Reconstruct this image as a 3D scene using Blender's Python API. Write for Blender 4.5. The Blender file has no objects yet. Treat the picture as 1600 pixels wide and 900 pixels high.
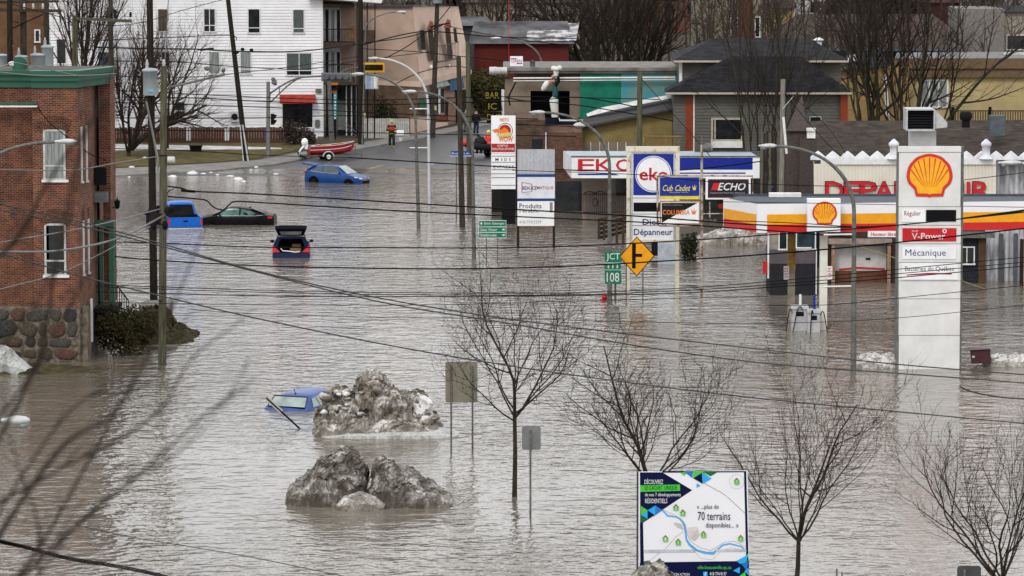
import bpy, math, random
from mathutils import Vector, Matrix, noise
R = math.radians
rnd = random.Random(7)
SC = bpy.context.scene
COL = SC.collection
# ---------------------------------------------------------------- camera
F, HC, PITCH = 6000.0, 19.3, math.atan(608/6000)
cam_d = bpy.data.cameras.new('camera')
cam = bpy.data.objects.new('camera', cam_d)
COL.objects.link(cam)
cam.location = (0, 0, HC)
cam.rotation_euler = (math.pi/2-PITCH, 0, 0)
cam_d.sensor_width = 36
cam_d.lens = 135
cam_d.clip_start = 0.5
cam_d.clip_end = 9000
cam_d.dof.use_dof = True
cam_d.dof.focus_distance = 152
cam_d.dof.aperture_fstop = 5.6
SC.camera = cam
# ---------------------------------------------------------------- overcast sky
W = bpy.data.worlds.new('World')
SC.world = W
W.use_nodes = True
nt = W.node_tree
bg = nt.nodes['Background']
sky = nt.nodes.new('ShaderNodeTexSky')
sky.sky_type = 'NISHITA'
sky.sun_disc = False
sky.sun_elevation = R(42)
sky.sun_rotation = R(200)
sky.dust_density = 4
cl = nt.nodes.new('ShaderNodeTexNoise'); cl.inputs['Scale'].default_value = 2.2; cl.inputs['Detail'].default_value = 6
tc = nt.nodes.new('ShaderNodeTexCoord')
mp = nt.nodes.new('ShaderNodeMapping'); mp.inputs['Scale'].default_value = (1, 1, 3)
rp = nt.nodes.new('ShaderNodeValToRGB')
rp.color_ramp.elements[0].position = .3; rp.color_ramp.elements[0].color = (6.8, 6.95, 7.15, 1)
rp.color_ramp.elements[1].position = .7; rp.color_ramp.elements[1].color = (9.5, 9.45, 9.5, 1)
mx = nt.nodes.new('ShaderNodeMix'); mx.data_type = 'RGBA'; mx.inputs[0].default_value = .88
L = nt.links
L.new(tc.outputs['Generated'], mp.inputs[0]); L.new(mp.outputs[0], cl.inputs['Vector']); L.new(cl.outputs[0], rp.inputs[0])
L.new(sky.outputs[0], mx.inputs[6]); L.new(rp.outputs[0], mx.inputs[7]); L.new(mx.outputs[2], bg.inputs[0])
bg.inputs[1].default_value = 0.14
sun_d = bpy.data.lights.new('sun', 'SUN')
sun_d.energy = 1.0; sun_d.angle = R(14); sun_d.color = (1, .97, .93)
sun = bpy.data.objects.new('sun', sun_d); COL.objects.link(sun)
sun.rotation_euler = (R(48), 0, R(-20))
SC.view_settings.view_transform = 'Standard'
SC.view_settings.look = 'None'
SC.view_settings.exposure = 0.38
SC.view_settings.gamma = 1.0

# ---------------------------------------------------------------- projection of the survey pixels
def kz(py):
    b = -(py-450)/F
    return (-math.sin(PITCH)+b*math.cos(PITCH))/(math.cos(PITCH)+b*math.sin(PITCH))
def zz(py, Y): return HC+Y*kz(py)
def xx(px, Y, py=300):
    b = -(py-450)/F
    return Y*((px-800)/F)/(math.cos(PITCH)+b*math.sin(PITCH))
def P(px, py, Y): return Vector((xx(px, Y, py), Y, zz(py, Y)))
def yw(py, z=0): return (z-HC)/kz(py)          # distance at which row py reaches height z
GM, GS = 0.022, 269.0
def gz(Y):
    if Y < 262: return -1.3 if Y < 240 else -1.3+(Y-240)/22*(1.3-.154)
    if Y < 330: return GM*(Y-GS)
    z = GM*(330-GS)
    if Y < 600: return z+(Y-330)*.012
    z += 270*.012
    if Y < 1500: return z+(Y-600)*.03
    return z+27+(Y-1500)*.06
def ys(py): return (HC+GS*GM)/(GM-kz(py))       # distance at which row py meets the dry slope
def G(px, py, lift=0):
    Y = ys(py); return Vector((xx(px, Y, py), Y, GM*(Y-GS)+lift))

# ---------------------------------------------------------------- materials
MATS = {}
def srgb(c):
    return tuple(((v/255)/12.92 if v/255 <= .04045 else ((v/255+.055)/1.055)**2.4) for v in c)+(1,)
def deep(c):                    # contrast curve put into the base colours: dark ones are pulled down
    l = max(c); k = .50+.50*min(1, l/.42)
    return tuple(v*k for v in c)
def mat(name, c, c2=None, rough=.7, sc=3.0, metal=0, bump=0, bsc=20, lo=.35, hi=.65, stretch=(1, 1, 1), spec=.3, detail=5):
    if name in MATS: return MATS[name]
    m = bpy.data.materials.new(name); m.use_nodes = True
    n = m.node_tree; N = n.nodes; K = n.links; b = N['Principled BSDF']
    b.inputs['Roughness'].default_value = rough; b.inputs['Metallic'].default_value = metal
    b.inputs['Specular IOR Level'].default_value = spec
    c = tuple(c)[:3]; c2 = tuple(c2)[:3] if c2 else tuple(v*.72 for v in c)
    c, c2 = deep(c), deep(c2)
    if rough > .55: spec = min(spec, .12)
    if max(c) < .05 and rough > .15: spec = min(spec, .06)
    b.inputs['Specular IOR Level'].default_value = spec
    t = N.new('ShaderNodeTexCoord'); mp = N.new('ShaderNodeMapping'); mp.inputs['Scale'].default_value = stretch
    K.new(t.outputs['Object'], mp.inputs[0])
    z = N.new('ShaderNodeTexNoise'); z.inputs['Scale'].default_value = sc; z.inputs['Detail'].default_value = detail
    z.inputs['Roughness'].default_value = .6
    K.new(mp.outputs[0], z.inputs['Vector'])
    r = N.new('ShaderNodeValToRGB'); r.color_ramp.elements[0].position = lo; r.color_ramp.elements[1].position = hi
    r.color_ramp.elements[0].color = c2+(1,); r.color_ramp.elements[1].color = c+(1,)
    K.new(z.outputs[0], r.inputs[0]); K.new(r.outputs[0], b.inputs['Base Color'])
    if bump:
        z2 = N.new('ShaderNodeTexNoise'); z2.inputs['Scale'].default_value = bsc; z2.inputs['Detail'].default_value = 6
        K.new(mp.outputs[0], z2.inputs['Vector'])
        bp = N.new('ShaderNodeBump'); bp.inputs['Strength'].default_value = bump; bp.inputs['Distance'].default_value = .05
        K.new(z2.outputs[0], bp.inputs['Height']); K.new(bp.outputs[0], b.inputs['Normal'])
    MATS[name] = m; return m
def flat(name, c, rough=.5, metal=0, spec=.25, amt=.85):
    return mat(name, c, tuple(v*amt for v in c[:3]), rough=rough, sc=4, metal=metal, spec=spec)
def glass(name='window glass', c=(.028, .034, .037), c2=(.010, .012, .014)):
    return mat(name, c, c2, rough=.08, sc=1.6, spec=.35)
def brick(name, c1, c2, mort, w=.21, h=.07, ang=0, ms=.012, soot=.5):
    if name in MATS: return MATS[name]
    m = bpy.data.materials.new(name); m.use_nodes = True
    n = m.node_tree; N = n.nodes; K = n.links; b = N['Principled BSDF']; b.inputs['Roughness'].default_value = .85
    t = N.new('ShaderNodeTexCoord'); sep = N.new('ShaderNodeSeparateXYZ'); K.new(t.outputs['Object'], sep.inputs[0])
    def mul(o, k):
        q = N.new('ShaderNodeMath'); q.operation = 'MULTIPLY'; q.inputs[1].default_value = k; K.new(o, q.inputs[0]); return q.outputs[0]
    ad = N.new('ShaderNodeMath'); K.new(mul(sep.outputs[0], math.cos(ang)), ad.inputs[0]); K.new(mul(sep.outputs[1], math.sin(ang)), ad.inputs[1])
    cb = N.new('ShaderNodeCombineXYZ'); K.new(ad.outputs[0], cb.inputs[0]); K.new(sep.outputs[2], cb.inputs[1])
    br = N.new('ShaderNodeTexBrick'); K.new(cb.outputs[0], br.inputs['Vector'])
    br.inputs['Scale'].default_value = 1; br.inputs['Brick Width'].default_value = w; br.inputs['Row Height'].default_value = h
    br.inputs['Mortar Size'].default_value = ms; br.inputs['Mortar Smooth'].default_value = .3; br.inputs['Bias'].default_value = -.1
    c1, c2, mort = deep(c1), deep(c2), tuple(v*.8 for v in mort)
    b.inputs['Specular IOR Level'].default_value = .12
    br.inputs['Color1'].default_value = tuple(c1)+(1,); br.inputs['Color2'].default_value = tuple(c2)+(1,); br.inputs['Mortar'].default_value = tuple(mort)+(1,)
    z = N.new('ShaderNodeTexNoise'); z.inputs['Scale'].default_value = 1.4; z.inputs['Detail'].default_value = 8; z.inputs['Roughness'].default_value = .75
    K.new(t.outputs['Object'], z.inputs['Vector'])
    r = N.new('ShaderNodeValToRGB'); r.color_ramp.elements[0].position = .40; r.color_ramp.elements[1].position = .64
    r.color_ramp.elements[0].color = (soot+.15, soot+.12, soot+.12, 1); r.color_ramp.elements[1].color = (1.25, 1.2, 1.0, 1)
    K.new(z.outputs[0], r.inputs[0])
    mm = N.new('ShaderNodeMix'); mm.data_type = 'RGBA'; mm.blend_type = 'MULTIPLY'; mm.inputs[0].default_value = 1
    K.new(br.outputs[0], mm.inputs[6]); K.new(r.outputs[0], mm.inputs[7]); K.new(mm.outputs[2], b.inputs['Base Color'])
    bp = N.new('ShaderNodeBump'); bp.invert = True; bp.inputs['Distance'].default_value = .012; bp.inputs['Strength'].default_value = .8
    K.new(br.outputs['Fac'], bp.inputs['Height']); K.new(bp.outputs[0], b.inputs['Normal'])
    MATS[name] = m; return m

white_p = mat('white paint', (.72, .72, .71), (.55, .55, .54), rough=.45, sc=1.5)
sign_w = mat('sign white', (.78, .79, .81), (.68, .69, .70), rough=.35, sc=.9)
steel = mat('galvanised steel', (.20, .20, .185), (.12, .12, .11), rough=.6, metal=.1, sc=6)
alu = mat('lamp aluminium', (.50, .51, .51), (.38, .39, .39), rough=.5, metal=.1, sc=5)
blackp = flat('black rubber', (.012, .012, .013), rough=.6)
dark = flat('dark paint', (.018, .019, .022), rough=.6, spec=.15)
wood_pole = mat('weathered pole wood', (.10, .083, .064), (.042, .034, .027), rough=.9, sc=3, stretch=(6, 6, .5), bump=.5, bsc=12)
wood_dark = mat('dark pole wood', (.055, .045, .036), (.024, .02, .017), rough=.9, sc=3, stretch=(6, 6, .5), bump=.5, bsc=12)
wood_green = mat('greenish pole wood', (.155, .155, .10), (.075, .07, .042), rough=.9, sc=2.2, stretch=(5, 5, .5), bump=.5, bsc=12)
red_s = flat('sign red', (.50, .014, .02), rough=.35)
blue_s = flat('sign blue', (.012, .028, .30), rough=.35)
navy = flat('navy', (.012, .018, .10), rough=.35)
orange_s = flat('sign amber', (.85, .36, .01), rough=.35)
yellow_s = flat('warning yellow', (.80, .33, .005), rough=.35)
green_s = flat('guide sign green', (.0, .21, .115), rough=.35)
GL = glass()
wire_m = flat('wire black', (.010, .010, .011), rough=.8, spec=.1)
wire_g = flat('wire grey', (.10, .10, .10), rough=.6)
wire_l = flat('wire light grey', (.22, .22, .22), rough=.5)
bark = mat('young bark', (.075, .062, .05), (.035, .028, .024), rough=.9, sc=9)
bark2 = mat('old bark', (.085, .068, .052), (.035, .028, .022), rough=.95, sc=4, bump=.6)
twig = mat('twig bark', (.062, .048, .038), (.035, .027, .022), rough=.9, sc=9)

# ---------------------------------------------------------------- mesh builder
ORG = {}
def tag(o, label=None, cat=None, group=None, kind=None):
    if label: o['label'] = label
    if cat: o['category'] = cat
    if group: o['group'] = group
    if kind: o['kind'] = kind
    return o
def thing(name, label, cat, loc, rz=0, group=None, local=False, tilt=None):
    o = bpy.data.objects.new(name, None); COL.objects.link(o); o.empty_display_size = .3
    o.location = loc; o.rotation_euler = (tilt[0] if tilt else 0, tilt[1] if tilt else 0, rz)
    tag(o, label, cat, group)
    ORG[o.name] = Vector((0, 0, 0)) if local else Vector(loc)
    return o
class MB:
    def __init__(s): s.v = []; s.f = []; s.sm = []; s.mi = []; s.cur = 0
    def add(s, vs, fs, smooth=False):
        n = len(s.v); s.v.extend([tuple(v) for v in vs])
        for f in fs: s.f.append(tuple(i+n for i in f)); s.sm.append(smooth); s.mi.append(s.cur)
        return s
    def box(s, x0, x1, y0, y1, z0, z1):
        return s.add([(x0, y0, z0), (x1, y0, z0), (x1, y1, z0), (x0, y1, z0), (x0, y0, z1), (x1, y0, z1), (x1, y1, z1), (x0, y1, z1)],
                     [(0, 3, 2, 1), (4, 5, 6, 7), (0, 1, 5, 4), (1, 2, 6, 5), (2, 3, 7, 6), (3, 0, 4, 7)])
    def obox(s, c, ax, ay, az):      # centre and three half-axes
        c, ax, ay, az = map(Vector, (c, ax, ay, az))
        v = [c+i*ax+j*ay+k*az for k in (-1, 1) for i, j in ((-1, -1), (1, -1), (1, 1), (-1, 1))]
        return s.add(v, [(0, 3, 2, 1), (4, 5, 6, 7), (0, 1, 5, 4), (1, 2, 6, 5), (2, 3, 7, 6), (3, 0, 4, 7)])
    def beam(s, a, b, w, h=None):
        a, b = Vector(a), Vector(b); d = (b-a); l = d.length
        if l < 1e-6: return s
        d.normalize(); up = Vector((0, 0, 1)) if abs(d.z) < .95 else Vector((0, 1, 0))
        q = d.cross(up).normalized(); u = q.cross(d)
        return s.obox((a+b)/2, d*l/2, q*w/2, u*(h or w)/2)
    def prism(s, pts, y0, y1):       # outline in x,z extruded along y
        n = len(pts); v = [(x, y0, z) for x, z in pts]+[(x, y1, z) for x, z in pts]
        return s.add(v, [tuple(range(n)), tuple(range(2*n-1, n-1, -1))]+[(i, i+n, (i+1) % n+n, (i+1) % n) for i in range(n)])
    def hull(s, pts, z0, z1):        # plan outline in x,y extruded up
        n = len(pts); v = [(x, y, z0) for x, y in pts]+[(x, y, z1) for x, y in pts]
        return s.add(v, [tuple(range(n-1, -1, -1)), tuple(range(n, 2*n))]+[(i, (i+1) % n, (i+1) % n+n, i+n) for i in range(n)])
    def tube(s, pts, rs, n=6, cap=True):
        pts = [Vector(p) for p in pts]
        if isinstance(rs, (int, float)): rs = [rs]*len(pts)
        m = len(pts); vs = []; up = None
        for i, p in enumerate(pts):
            d = (pts[min(i+1, m-1)]-pts[max(i-1, 0)])
            if d.length < 1e-9: d = Vector((0, 0, 1))
            d.normalize()
            if up is None: up = d.orthogonal().normalized()
            q = d.cross(up)
            if q.length < 1e-6: q = d.orthogonal()
            q.normalize(); up = q.cross(d).normalized()
            for k in range(n):
                a = 2*math.pi*k/n; vs.append(p+(q*math.cos(a)+up*math.sin(a))*rs[i])
        fs = [(i*n+k, i*n+(k+1) % n, (i+1)*n+(k+1) % n, (i+1)*n+k) for i in range(m-1) for k in range(n)]
        s.add(vs, fs, True)
        if cap:
            s.add(vs[:n], [tuple(range(n-1, -1, -1))]); s.add(vs[-n:], [tuple(range(n))])
        return s
    def lathe(s, c, prof, n=12, smooth=True, axis='z', sy=1):
        vs = []
        for r, h in prof:
            for k in range(n):
                a = 2*math.pi*k/n; x, y = r*math.cos(a), r*math.sin(a)*sy
                vs.append((c[0]+x, c[1]+y, c[2]+h) if axis == 'z' else ((c[0]+x, c[1]+h, c[2]+y) if axis == 'y' else (c[0]+h, c[1]+x, c[2]+y)))
        m = len(prof)
        s.add(vs, [(i*n+k, i*n+(k+1) % n, (i+1)*n+(k+1) % n, (i+1)*n+k) for i in range(m-1) for k in range(n)], smooth)
        s.add(vs[:n], [tuple(range(n))]); s.add(vs[-n:], [tuple(range(n))])
        return s
    def ball(s, c, rx, ry=None, rz=None, n=10):
        ry = ry or rx; rz = rz or rx; vs = []; m = n//2+1
        for i in range(m+1):
            t = math.pi*i/m
            for k in range(n):
                a = 2*math.pi*k/n; vs.append((c[0]+rx*math.sin(t)*math.cos(a), c[1]+ry*math.sin(t)*math.sin(a), c[2]+rz*math.cos(t)))
        return s.add(vs, [(i*n+k, (i+1)*n+k, (i+1)*n+(k+1) % n, i*n+(k+1) % n) for i in range(m) for k in range(n)], True)
    def quad(s, a, b, c, d): return s.add([a, b, c, d], [(0, 1, 2, 3)])
    def poly(s, pts): return s.add(pts, [tuple(range(len(pts)))])
    def build(s, name, m, parent=None, at=None, kind=None, label=None, cat=None, group=None, fixn=False):
        if parent is not None: o0 = ORG[parent.name]
        else: o0 = Vector(at) if at is not None else Vector((0, 0, 0))
        me = bpy.data.meshes.new(name)
        me.from_pydata([(v[0]-o0.x, v[1]-o0.y, v[2]-o0.z) for v in s.v], [], s.f)
        for q in (m if isinstance(m, (list, tuple)) else [m]): me.materials.append(q)
        me.polygons.foreach_set('use_smooth', s.sm); me.polygons.foreach_set('material_index', s.mi)
        me.update()
        o = bpy.data.objects.new(name, me); COL.objects.link(o)
        if parent is not None: o.parent = parent
        else: o.location = o0
        ORG[o.name] = o0
        return tag(o, label, cat, group, kind)
def prt(name, m, parent, fn, **k):
    b = MB(); fn(b); return b.build(name, m, parent, **k)
# ---------------------------------------------------------------- lettering
TXT = {}
def text2d(s, bold=0.0, shear=0.0):
    key = (s, bold, shear)
    if key not in TXT:
        cu = bpy.data.curves.new('t', 'FONT'); cu.body = s; cu.offset = bold*.25; cu.shear = shear; cu.resolution_u = 2
        o = bpy.data.objects.new('t', cu)
        me = o.to_mesh()
        vs = [(v.co.x, v.co.y) for v in me.vertices]; fs = [tuple(p.vertices) for p in me.polygons]
        o.to_mesh_clear(); bpy.data.objects.remove(o); bpy.data.curves.remove(cu)
        x0 = min(v[0] for v in vs); x1 = max(v[0] for v in vs); y0 = min(v[1] for v in vs); y1 = max(v[1] for v in vs)
        TXT[key] = ([((x-x0)/(x1-x0), (y-y0)/(y1-y0)) for x, y in vs], fs)
    return TXT[key]
def words(mb, s, px0, px1, py0, py1, Y, bold=.02, shear=0.0):   # fit the word into a rectangle of the sign face at distance Y
    vs, fs = text2d(s, bold, shear)
    a = P(px0, py1, Y); b = P(px1, py0, Y)
    mb.add([(a.x+(b.x-a.x)*u, Y, a.z+(b.z-a.z)*v) for u, v in vs], fs)
    return mb
def rect(mb, px0, px1, py0, py1, Y, th=.02):
    a = P(px0, py1, Y); b = P(px1, py0, Y); return mb.box(a.x, b.x, Y, Y+th, a.z, b.z)
def shape(mb, pts, Y, th=.01):
    q = [P(x, y, Y) for x, y in pts]; return mb.prism([(p.x, p.z) for p in q], Y, Y+th)
# ================================================================ setting: terrain, water, road
WAVE = .39
def water_mat():
    m = bpy.data.materials.new('muddy flood water'); m.use_nodes = True
    n = m.node_tree; N = n.nodes; K = n.links; b = N['Principled BSDF']
    t = N.new('ShaderNodeTexCoord')
    b.inputs['IOR'].default_value = 1.5; b.inputs['Roughness'].default_value = .07
    def noi(sc, det, st=(1, 1, 1), rough=.55, rot=0):
        mp = N.new('ShaderNodeMapping'); mp.inputs['Scale'].default_value = st; mp.inputs['Rotation'].default_value = (0, 0, rot); K.new(t.outputs['Object'], mp.inputs[0])
        z = N.new('ShaderNodeTexNoise'); z.inputs['Scale'].default_value = sc; z.inputs['Detail'].default_value = det; z.inputs['Roughness'].default_value = rough
        K.new(mp.outputs[0], z.inputs['Vector']); return z.outputs[0]
    def mth(op, a, b_):
        q = N.new('ShaderNodeMath'); q.operation = op
        for i, v in enumerate((a, b_)):
            if isinstance(v, (int, float)): q.inputs[i].default_value = v
            else: K.new(v, q.inputs[i])
        return q.outputs[0]
    col = N.new('ShaderNodeValToRGB'); col.color_ramp.elements[0].position = .35; col.color_ramp.elements[1].position = .65
    col.color_ramp.elements[0].color = (.11, .092, .070, 1); col.color_ramp.elements[1].color = (.175, .155, .128, 1)
    K.new(noi(.06, 5, (1, .5, 1)), col.inputs[0]); K.new(col.outputs[0], b.inputs['Base Color'])
    # wind patches make the ripples stronger or weaker
    patch = noi(.05, 3, (1, .35, 1))
    pr = N.new('ShaderNodeMapRange'); pr.inputs[1].default_value = .36; pr.inputs[2].default_value = .60; pr.inputs[3].default_value = .28; pr.inputs[4].default_value = 1.0
    K.new(patch, pr.inputs[0])
    h1 = noi(1.25, 2, (.8, 1, 1), .5, .16); h2 = noi(3.4, 2, (.8, 1, 1), .5, -.2); h3 = noi(.45, 2, (.6, 1, 1), .5, .1)
    h = mth('ADD', mth('MULTIPLY', h1, .42), mth('ADD', mth('MULTIPLY', h2, .17), mth('MULTIPLY', h3, .35)))
    h = mth('MULTIPLY', h, pr.outputs[0])
    bp = N.new('ShaderNodeBump'); bp.inputs['Strength'].default_value = 1; bp.inputs['Distance'].default_value = WAVE
    K.new(h, bp.inputs['Height']); K.new(bp.outputs[0], b.inputs['Normal'])
    return m
WM = water_mat()
w = MB(); w.quad((-150, 20, 0), (180, 20, 0), (180, 276, 0), (-150, 276, 0))
w.build('water', WM, kind='structure', label='brown flood water covering the street and car parks')
soil = mat('brown winter ground', (.13, .105, .075), (.06, .048, .038), rough=.95, sc=.4, bump=.6, bsc=2)
g = MB(); rows = [-60, 20, 240, 262, 300, 330, 400, 600, 900, 1500, 5000]
for a, b_ in zip(rows, rows[1:]):
    g.quad((-1500-a, a, gz(a)), (1500+a, a, gz(a)), (1500+b_, b_, gz(b_)), (-1500-b_, b_, gz(b_)))
g.build('ground', soil, kind='structure', label='brown winter ground rising gently behind the flood')
def sheet(name, pts, lift, m, label, th=0, kind='structure'):
    b = MB(); q = [G(x, y, lift) for x, y in pts]; b.poly(q)
    if th:
        n = len(q); lo = [p-Vector((0, 0, th)) for p in q]
        b.add(q+lo, [(i, (i+1) % n, (i+1) % n+n, i+n) for i in range(n)])
    return b.build(name, m, kind=kind, label=label)
asph = mat('wet asphalt', (.125, .13, .135), (.075, .078, .082), rough=.42, sc=.5, stretch=(1, .25, 1), bump=.2, bsc=30)
conc = mat('pavement concrete', (.27, .26, .245), (.19, .18, .17), rough=.8, sc=1.2, bump=.2, bsc=20)
lawn_m = mat('yellowed lawn', (.17, .135, .05), (.10, .085, .035), rough=.95, sc=1.5, bump=.8, bsc=14, stretch=(1, .6, 1))
snow_m = mat('old snow', (.62, .62, .62), (.36, .35, .33), rough=.8, sc=1.3, bump=.5, bsc=5)
sheet('road', [(-300, 298), (180, 276), (330, 268), (430, 258), (530, 240), (640, 221), (700, 210), (760, 196), (900, 176), (1000, 176), (1000, 222), (1000, 300)], .02, asph, 'wet grey asphalt street rising out of the flood')
sheet('pavement', [(-300, 286), (180, 266), (330, 258), (405, 252), (470, 240), (560, 226), (690, 204), (760, 190), (768, 196), (700, 210), (640, 221), (530, 240), (430, 259), (330, 269), (180, 277), (-300, 299)], .13, conc, 'pale concrete pavement beside the rising street', th=.12)
sheet('lawn', [(-300, 222), (180, 224), (500, 224), (452, 238), (400, 248), (330, 254), (180, 262), (-300, 280)], .03, lawn_m, 'yellowed lawn in front of the brown fence')
sheet('snow_strip', [(-200, 224), (180, 226), (300, 228), (385, 230), (440, 232), (440, 234), (300, 235), (180, 236), (-200, 240)], .05, snow_m, 'strip of old snow along the brown fence')
pud = [(150, 272)]+[(x, 264.5+2.6*noise.noise(Vector((x*.021, 1.3, 0)))+1.6*noise.noise(Vector((x*.07, 4, 2)))) for x in range(180, 1000, 9)]+[(1000, 272)]
sheet('puddle', pud, .030, WM, 'thin uneven film of water at the flood edge on the street')
line_m = mat('worn yellow road paint', (.36, .27, .10), (.2, .17, .1), rough=.7, sc=5)
sheet('road_marking', [(574, 266), (604, 258), (598, 258), (563, 266)], .028, line_m, 'worn yellow line painted on the street by the blue car')

# ---- earth mound and snow beside the brick building
def lump(name, m, base, prof, depth, z0=-.25, seed=1, nx=60, ny=26, rough=.12, fs=1.4, label='', cat=None, kind=None, group=None, parent=None, vpow=.5, jag=.0):
    """prof: list of (x, height) across; depth half-thickness; craggy heightfield body"""
    b = MB(); x0, x1 = prof[0][0], prof[-1][0]; vs = []
    def pf(x):
        for (a, h), (c, k) in zip(prof, prof[1:]):
            if x <= c: return h+(k-h)*(x-a)/(c-a) if c > a else k
        return prof[-1][1]
    sv = Vector((seed*17.3, seed*5.1, seed*9.7))
    for j in range(ny+1):
        v = -1+2*j/ny
        for i in range(nx+1):
            u = i/nx; x = x0+(x1-x0)*u
            e = max(0, 1-v*v)**vpow
            sx = (max(0, 1-(2*u-1)**2))**.35
            h = pf(x)*e
            p = Vector((x, v*depth*(.45+.55*sx), h))
            q = (p+sv)*fs
            n1 = noise.fractal(q, .7, 2.1, 6); n2 = noise.fractal(q+Vector((9, 3, 1)), .7, 2.1, 6); n3 = noise.fractal(q+Vector((2, 8, 5)), .7, 2.1, 6)
            cr = abs(noise.noise(q*1.7))
            k = rough*(.3+min(1, h*1.5)); amp = (1+jag*cr)
            vs.append((base[0]+p.x+n2*k, base[1]+p.y+n3*k*1.4, base[2]+z0*(1-min(1, e*3))+p.z+n1*k*amp*(.25 if e < .05 else 1)-(jag*.25*cr*min(h, 1))))
    W1 = nx+1
    b.add(vs, [(j*W1+i, j*W1+i+1, (j+1)*W1+i+1, (j+1)*W1+i) for j in range(ny) for i in range(nx)], False)
    return b.build(name, m, parent, at=None if parent is not None else base, label=label, cat=cat, kind=kind, group=group)
def icemat(name, dirt, clean, lo=.42, hi=.62, sc=1.6):
    m = bpy.data.materials.new(name); m.use_nodes = True
    n = m.node_tree; N = n.nodes; K = n.links; b = N['Principled BSDF']; b.inputs['Roughness'].default_value = .75
    t = N.new('ShaderNodeTexCoord')
    z = N.new('ShaderNodeTexNoise'); z.inputs['Scale'].default_value = sc; z.inputs['Detail'].default_value = 9; z.inputs['Roughness'].default_value = .72
    z2 = N.new('ShaderNodeTexNoise'); z2.inputs['Scale'].default_value = 11; z2.inputs['Detail'].default_value = 7; z2.inputs['Roughness'].default_value = .7
    K.new(t.outputs['Object'], z.inputs['Vector']); K.new(t.outputs['Object'], z2.inputs['Vector'])
    ge = N.new('ShaderNodeNewGeometry'); sp = N.new('ShaderNodeSeparateXYZ'); K.new(ge.outputs['Normal'], sp.inputs[0])
    a = N.new('ShaderNodeMath'); a.operation = 'MULTIPLY_ADD'; a.inputs[1].default_value = .10; K.new(sp.outputs[2], a.inputs[0]); K.new(z.outputs[0], a.inputs[2])
    r = N.new('ShaderNodeValToRGB'); r.color_ramp.elements[0].position = lo; r.color_ramp.elements[1].position = hi+.08
    r.color_ramp.elements[0].color = tuple(dirt)+(1,); r.color_ramp.elements[1].color = tuple(clean)+(1,)
    e = r.color_ramp.elements.new((lo+hi)/2+.04); e.color = tuple(d*.6+c*.28 for d, c in zip(dirt, clean))+(1,)
    K.new(a.outputs[0], r.inputs[0])
    r2 = N.new('ShaderNodeValToRGB'); r2.color_ramp.elements[0].position = .35; r2.color_ramp.elements[1].position = .6; r2.color_ramp.elements[0].color = (.45, .42, .38, 1)
    K.new(z2.outputs[0], r2.inputs[0])
    mm = N.new('ShaderNodeMix'); mm.data_type = 'RGBA'; mm.blend_type = 'MULTIPLY'; mm.inputs[0].default_value = .8
    K.new(r.outputs[0], mm.inputs[6]); K.new(r2.outputs[0], mm.inputs[7]); K.new(mm.outputs[2], b.inputs['Base Color'])
    bp = N.new('ShaderNodeBump'); bp.inputs['Strength'].default_value = .9; bp.inputs['Distance'].default_value = .06
    K.new(z2.outputs[0], bp.inputs['Height']); K.new(bp.outputs[0], b.inputs['Normal'])
    MATS[name] = m; return m
ICE1 = icemat('dirty snow', (.13, .105, .075), (.66, .64, .61), .44, .62)
ICE2 = icemat('dark dirty snow', (.075, .063, .048), (.56, .54, .50), .48, .62, 2.0)
ICE5 = icemat('broken ridge snow', (.20, .17, .14), (.72, .71, .69), .36, .55, 3.5)
ICE4 = icemat('wet grey ice', (.22, .23, .22), (.50, .51, .50), .30, .5)
ICE3 = icemat('clean ice', (.42, .42, .41), (.75, .76, .77), .30, .5)
def px_prof(pts, ywl, Y):   # profile given as pixels -> metres above the water at distance Y
    xc = xx(pts[len(pts)//2][0], Y); return [(xx(px, Y)-xc, max(.0, zz(py, Y)+.0)) for px, py in pts], xc
def pile(name, pts, Y, m, label, depth, cat='snow pile', parent=None, **k):
    pr, xc = px_prof(pts, 0, Y)
    return lump(name, m, (xc, Y, 0), pr, depth, label=label, cat=None if parent is not None else cat, parent=parent, **k)
Y1 = yw(672)
p1 = thing('snow_pile', 'big craggy pile of dirty snow with a tall peak beside the sunken blue car', 'snow pile', (xx(585, Y1), Y1, 0))
pile('main_mass', [(488, 680), (491, 655), (500, 638), (512, 614), (524, 605), (545, 607), (556, 616), (563, 588), (578, 579), (592, 590), (606, 603), (620, 604), (634, 612), (655, 612), (672, 630), (684, 650), (690, 668)], Y1, ICE1, None, 1.5, parent=p1, seed=3, nx=170, ny=60, rough=.20, fs=1.5, jag=1.1, vpow=.33)
pile('front_ledge', [(488, 684), (500, 660), (530, 650), (560, 650), (600, 652), (640, 655), (680, 664), (690, 676)], Y1-1.3, ICE1, None, .7, parent=p1, seed=9, nx=110, ny=30, rough=.13, fs=2.2, jag=.8)
pile('clean_block', [(632, 650), (638, 622), (650, 612), (664, 615), (676, 636), (678, 652)], Y1-.7, ICE3, None, .5, parent=p1, seed=21, nx=40, ny=24, rough=.10, fs=2.0)
pile('ice_shelf', [(500, 684), (540, 671), (580, 670), (640, 669), (690, 669), (716, 676)], Y1-1.2, ICE4, None, 1.2, parent=p1, seed=5, nx=60, ny=20, rough=.04, fs=1.6)
rnd2 = random.Random(4)
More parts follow.
